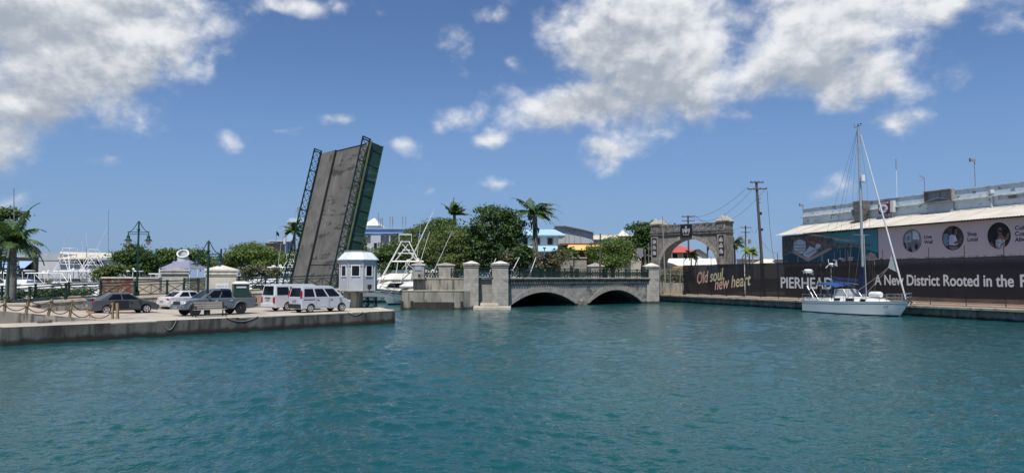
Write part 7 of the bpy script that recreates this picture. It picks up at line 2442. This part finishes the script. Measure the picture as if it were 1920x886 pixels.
tree('loose yellow-green tree over the far parapet in front of the cream-roofed building', ground_at(1150, 112), [lobe(1150, 462, 112, 26, 18), lobe(1125, 478, 112, 22, 16), lobe(1170, 480, 112, 22, 20), lobe(1145, 492, 111, 32, 16), lobe(1110, 470, 112, 14, 12), lobe(1175, 462, 113, 14, 12)], 10000, .16, LM_BRIGHT, 8, clump=.5, flat=.5, trunk=.2)
tree('umbrella-shaped dark tree with bare branches left of the stone arch', ground_at(1205, 126), [lobe(1200, 428, 126, 22, 9), lobe(1228, 424, 127, 26, 8), lobe(1215, 440, 126, 22, 14), lobe(1195, 455, 126, 20, 14), lobe(1215, 468, 126, 18, 18), lobe(1180, 462, 126, 14, 10), lobe(1222, 490, 126, 14, 10), lobe(1245, 430, 127, 14, 6)], 6500, .27, LM_DARK, 9, clump=.5, flat=.45, trunk=.3)
# left half
tree('round green tree left of the raised bridge leaf, behind the kiosks', ground_at(470, 150), [lobe(470, 478, 150, 40, 20), lobe(440, 488, 150, 30, 16), lobe(500, 485, 150, 34, 18), lobe(420, 495, 150, 20, 12), lobe(475, 465, 151, 24, 10), lobe(535, 494, 152, 24, 15), lobe(550, 490, 150, 24, 18)], 15000, .24, LM_BRIGHT, 10, clump=.7, flat=.4, trunk=.4)
tree('dusty flowering shrub behind the railing right of the portable toilet', ground_at(490, 92, 0.2), [lobe(480, 508, 92, 22, 11), lobe(505, 510, 92, 18, 10), lobe(460, 512, 92, 12, 9)], 2400, .17, LM_DUSTY, 11, clump=.35, trunk=.1, name='shrub', cat='shrub')
tree('dark leafy tree behind the tall lamp and the mural wall', ground_at(255, 108, .6), [lobe(255, 482, 108, 28, 16), lobe(240, 490, 108, 24, 16), lobe(280, 492, 108, 18, 16), lobe(252, 468, 109, 16, 9), lobe(262, 505, 108, 34, 12), lobe(228, 480, 108, 16, 8)], 11000, .19, LM_DARK, 12, clump=.5, flat=.4, trunk=.28)
tree('yellow-green tree in front of the left yachts, beside the mural wall', ground_at(205, 74, .6), [lobe(205, 508, 74, 18, 10), lobe(190, 515, 74, 14, 9), lobe(222, 505, 74, 12, 8)], 2200, .16, LM_OLIVE, 13, clump=.32, trunk=.12)
tree('far hazy green tree between the dark tree and the chimney pavilion', ground_at(320, 165), [lobe(310, 480, 165, 18, 12), lobe(340, 478, 165, 22, 12), lobe(365, 482, 165, 22, 12), lobe(300, 490, 165, 18, 12), lobe(385, 490, 165, 22, 12)], 6000, .32, LM_RAIN, 14, clump=.7, trunk=.35)
for i, (px, py, sz) in enumerate(((75, 552, 14), (95, 555, 12), (115, 550, 13), (140, 553, 12), (30, 555, 12), (160, 552, 9))):
    lab = ['leafy green bush directly right of the grey palm trunk', 'low green bush, second to the right of the palm trunk', 'green bush in the middle of the near rail panels right of the palm', 'green bush near the left end of the sedan roof', 'low dark bush at the foot of the palm trunk', 'smallest bush, nearest the mural wall'][i]
    q = pd(px, py, 67)
    tree(lab, (q.x, 67, .9), [lobe(px, py, 67, sz, 8)], 1000, .11, (LM_DARK, LM_RAIN)[i % 2], 30 + i, clump=.22, trunk=.05, name='shrub', cat='shrub', group='low shrubs behind the far railing')
tree('broad dark tree top showing behind the palm at the left edge', ground_at(0, 118, 2), [lobe(-5, 405, 118, 32, 14), lobe(15, 402, 118, 24, 10), lobe(-20, 430, 118, 36, 26)], 4200, .28, LM_OLIVE, 15, clump=.5, trunk=.3)
tree('small green tree between the raised leaf and the office block', ground_at(678, 160), [lobe(676, 452, 160, 9, 12), lobe(680, 475, 160, 9, 16)], 2200, .28, LM_RAIN, 16, clump=.45, trunk=.2)
for i, (px, w, h) in enumerate(((1310, 14, 8),)):
    pass


def palm(label, base, crown, n_fr, length, m, seed, trunk_r=.22, wind=(0, 0), lean=None, droop=.9, spread=1.0, leaf_w=.075, leaf_l=.55, shaft=False, name='palm_tree', minel=-.25, maxel=1.35, skirt=False):
    rg = random.Random(seed)
    base, crown = V(base), V(crown)
    t = thing(name, label, 'palm', base)
    b = MB()
    k = 8
    pts = [base.lerp(crown, i / k) + V((math.sin(i / k * math.pi) * (lean or 0), 0, 0)) for i in range(k + 1)]
    b.path(pts, [trunk_r * (1.25 - .45 * i / k) for i in range(k + 1)], 9)
    b.build('trunk', palm_bark, t, world=True, smooth=50)
    if shaft:
        b = MB(); b.tube(crown - V((0, 0, length * .42)), crown, trunk_r * .85, trunk_r * .6, 8); b.build('crownshaft', mat('crownshaft green', (.10, .14, .05), (.14, .15, .07), 3, rough=.6), t, world=True)
    f = MB()
    for i in range(n_fr):
        a = 2.399963 * i + rg.uniform(-.2, .2)
        el_ = maxel + (minel - maxel) * ((i + .5) / n_fr) ** .9
        d = V((math.cos(a) * math.cos(el_), math.sin(a) * math.cos(el_), math.sin(el_)))
        Lf = length * rg.uniform(.8, 1.08)
        rach = [crown.copy()]
        p = crown.copy()
        vel = d.copy()
        ns = 15
        for s in range(ns):
            f_ = (s + 1) / ns
            vel = (vel + V((wind[0] * .09, wind[1] * .09, -droop * .13 * (.35 + f_)))).normalized()
            p = p + vel * Lf / ns
            rach.append(p.copy())
        f.path(rach, [leaf_w * (.7 - .6 * q / ns) for q in range(ns + 1)], 4)
        for s in range(1, ns + 1):
            tdir = (rach[s] - rach[s - 1]).normalized()
            sd = tdir.cross(V((0, 0, 1)))
            if sd.length < .05:
                sd = V((1, 0, 0))
            sd.normalize()
            for sub in (0, .5):
                o = rach[s - 1].lerp(rach[s], sub)
                q = (s - 1 + sub) / ns
                ll = leaf_l * (math.sin(min(1, q * 1.25 + .12) * math.pi) ** .6 + .12) * rg.uniform(.8, 1.2) * spread
                for sg in (-1, 1):
                    e1_ = o + (sd * sg * .8 + tdir * .45 + V((0, 0, .12 * rg.uniform(-1, 1)))).normalized() * ll * .55
                    e2_ = e1_ + (sd * sg * .45 + tdir * .45 + V((wind[0] * .3, 0, -.75))).normalized() * ll * .55
                    w = tdir * leaf_w
                    ii = len(f.v)
                    f.v.extend((o - w * .5, o + w * .5, e1_ + w, e1_ - w, e2_))
                    f.f.append((ii, ii + 1, ii + 2, ii + 3))
                    f.f.append((ii + 3, ii + 2, ii + 4))
    if skirt:
        for i in range(5):
            a = rg.uniform(0, 6.28)
            o = crown - V((0, 0, rg.uniform(.3, 2.2)))
            e = o + V((math.cos(a) * .5, math.sin(a) * .5, -rg.uniform(1.0, 2.2)))
            f.path([o, o.lerp(e, .5) + V((math.cos(a) * .3, math.sin(a) * .3, 0)), e], [.1, .16, .04], 4)
    f.build('crown', m, t, world=True, fix=False)
    return t


palm('tall royal palm with wind-blown crown standing behind the arched bridge', ground_at(1004, 104), pd(1003, 400, 104), 17, 4.5, LM_PALM, 21, .40, (.7, 0), .0, 1.0, 1.1, .10, .85, True, skirt=True, maxel=1.12, minel=0)
palm('palm with few ragged upright fronds rising behind the dark rain tree', ground_at(853, 128), pd(852, 402, 128), 9, 3.5, LM_DARK, 22, .34, (.3, 0), .0, .6, 1.1, .14, .8, False, maxel=1.5, minel=.3)
palm('grey-trunked palm with heavy drooping fronds at the left edge', pd(19, 559, 57.5), pd(23, 455, 57.5), 15, 3.7, LM_PALM, 23, .34, (-.05, 0), .05, 1.0, 1.1, .085, .85, True, maxel=1.4, minel=-.2)
palm('dark palm before the blue office block, half behind the left truss', ground_at(552, 180), pd(552, 432, 180), 13, 4.6, LM_DARK, 24, .35, (0, 0), .0, .9, 1.0, .16, 1.0, maxel=1.4, minel=-.3)
palm('small green palm directly right of the stone arch', ground_at(1379, 112, RQ), pd(1377, 458, 112), 13, 2.6, LM_PALM, 25, .17, (.5, 0), .0, 1.0, 1.0, .07, .6, maxel=1.4, minel=-.3)
palm('small yellow-green palm between the stone arch and the leaning pole', ground_at(1405, 108, RQ), pd(1405, 472, 108), 11, 2.1, LM_YPALM, 26, .12, (.5, 0), .0, 1.1, 1.0, .07, .55, maxel=1.3, minel=-.3)
palm('short yellow-green palm in front of the tunnel tent under the arch', ground_at(1296, 112, RQ), pd(1296, 478, 112), 11, 1.9, LM_YPALM, 27, .12, (.3, 0), .0, 1.1, 1.0, .07, .5, maxel=1.3, minel=-.35)
palm('small bushy palm by the low bush under the yellow awning', ground_at(1076, 116), pd(1076, 478, 116), 10, 1.6, LM_PALM, 28, .12, (.2, 0), .0, 1.1, 1.0, .07, .5, maxel=1.2, minel=-.3)

tree('dusty green hedge behind the steel tube gate beside the dark hoarding', ground_at(1260, 107, RQ), [lobe(1252, 520, 107, 14, 13), lobe(1270, 516, 107, 14, 15), lobe(1290, 520, 107, 12, 14)], 2600, .17, LM_DUSTY, 41, clump=.4, trunk=.08, name='shrub', cat='shrub')
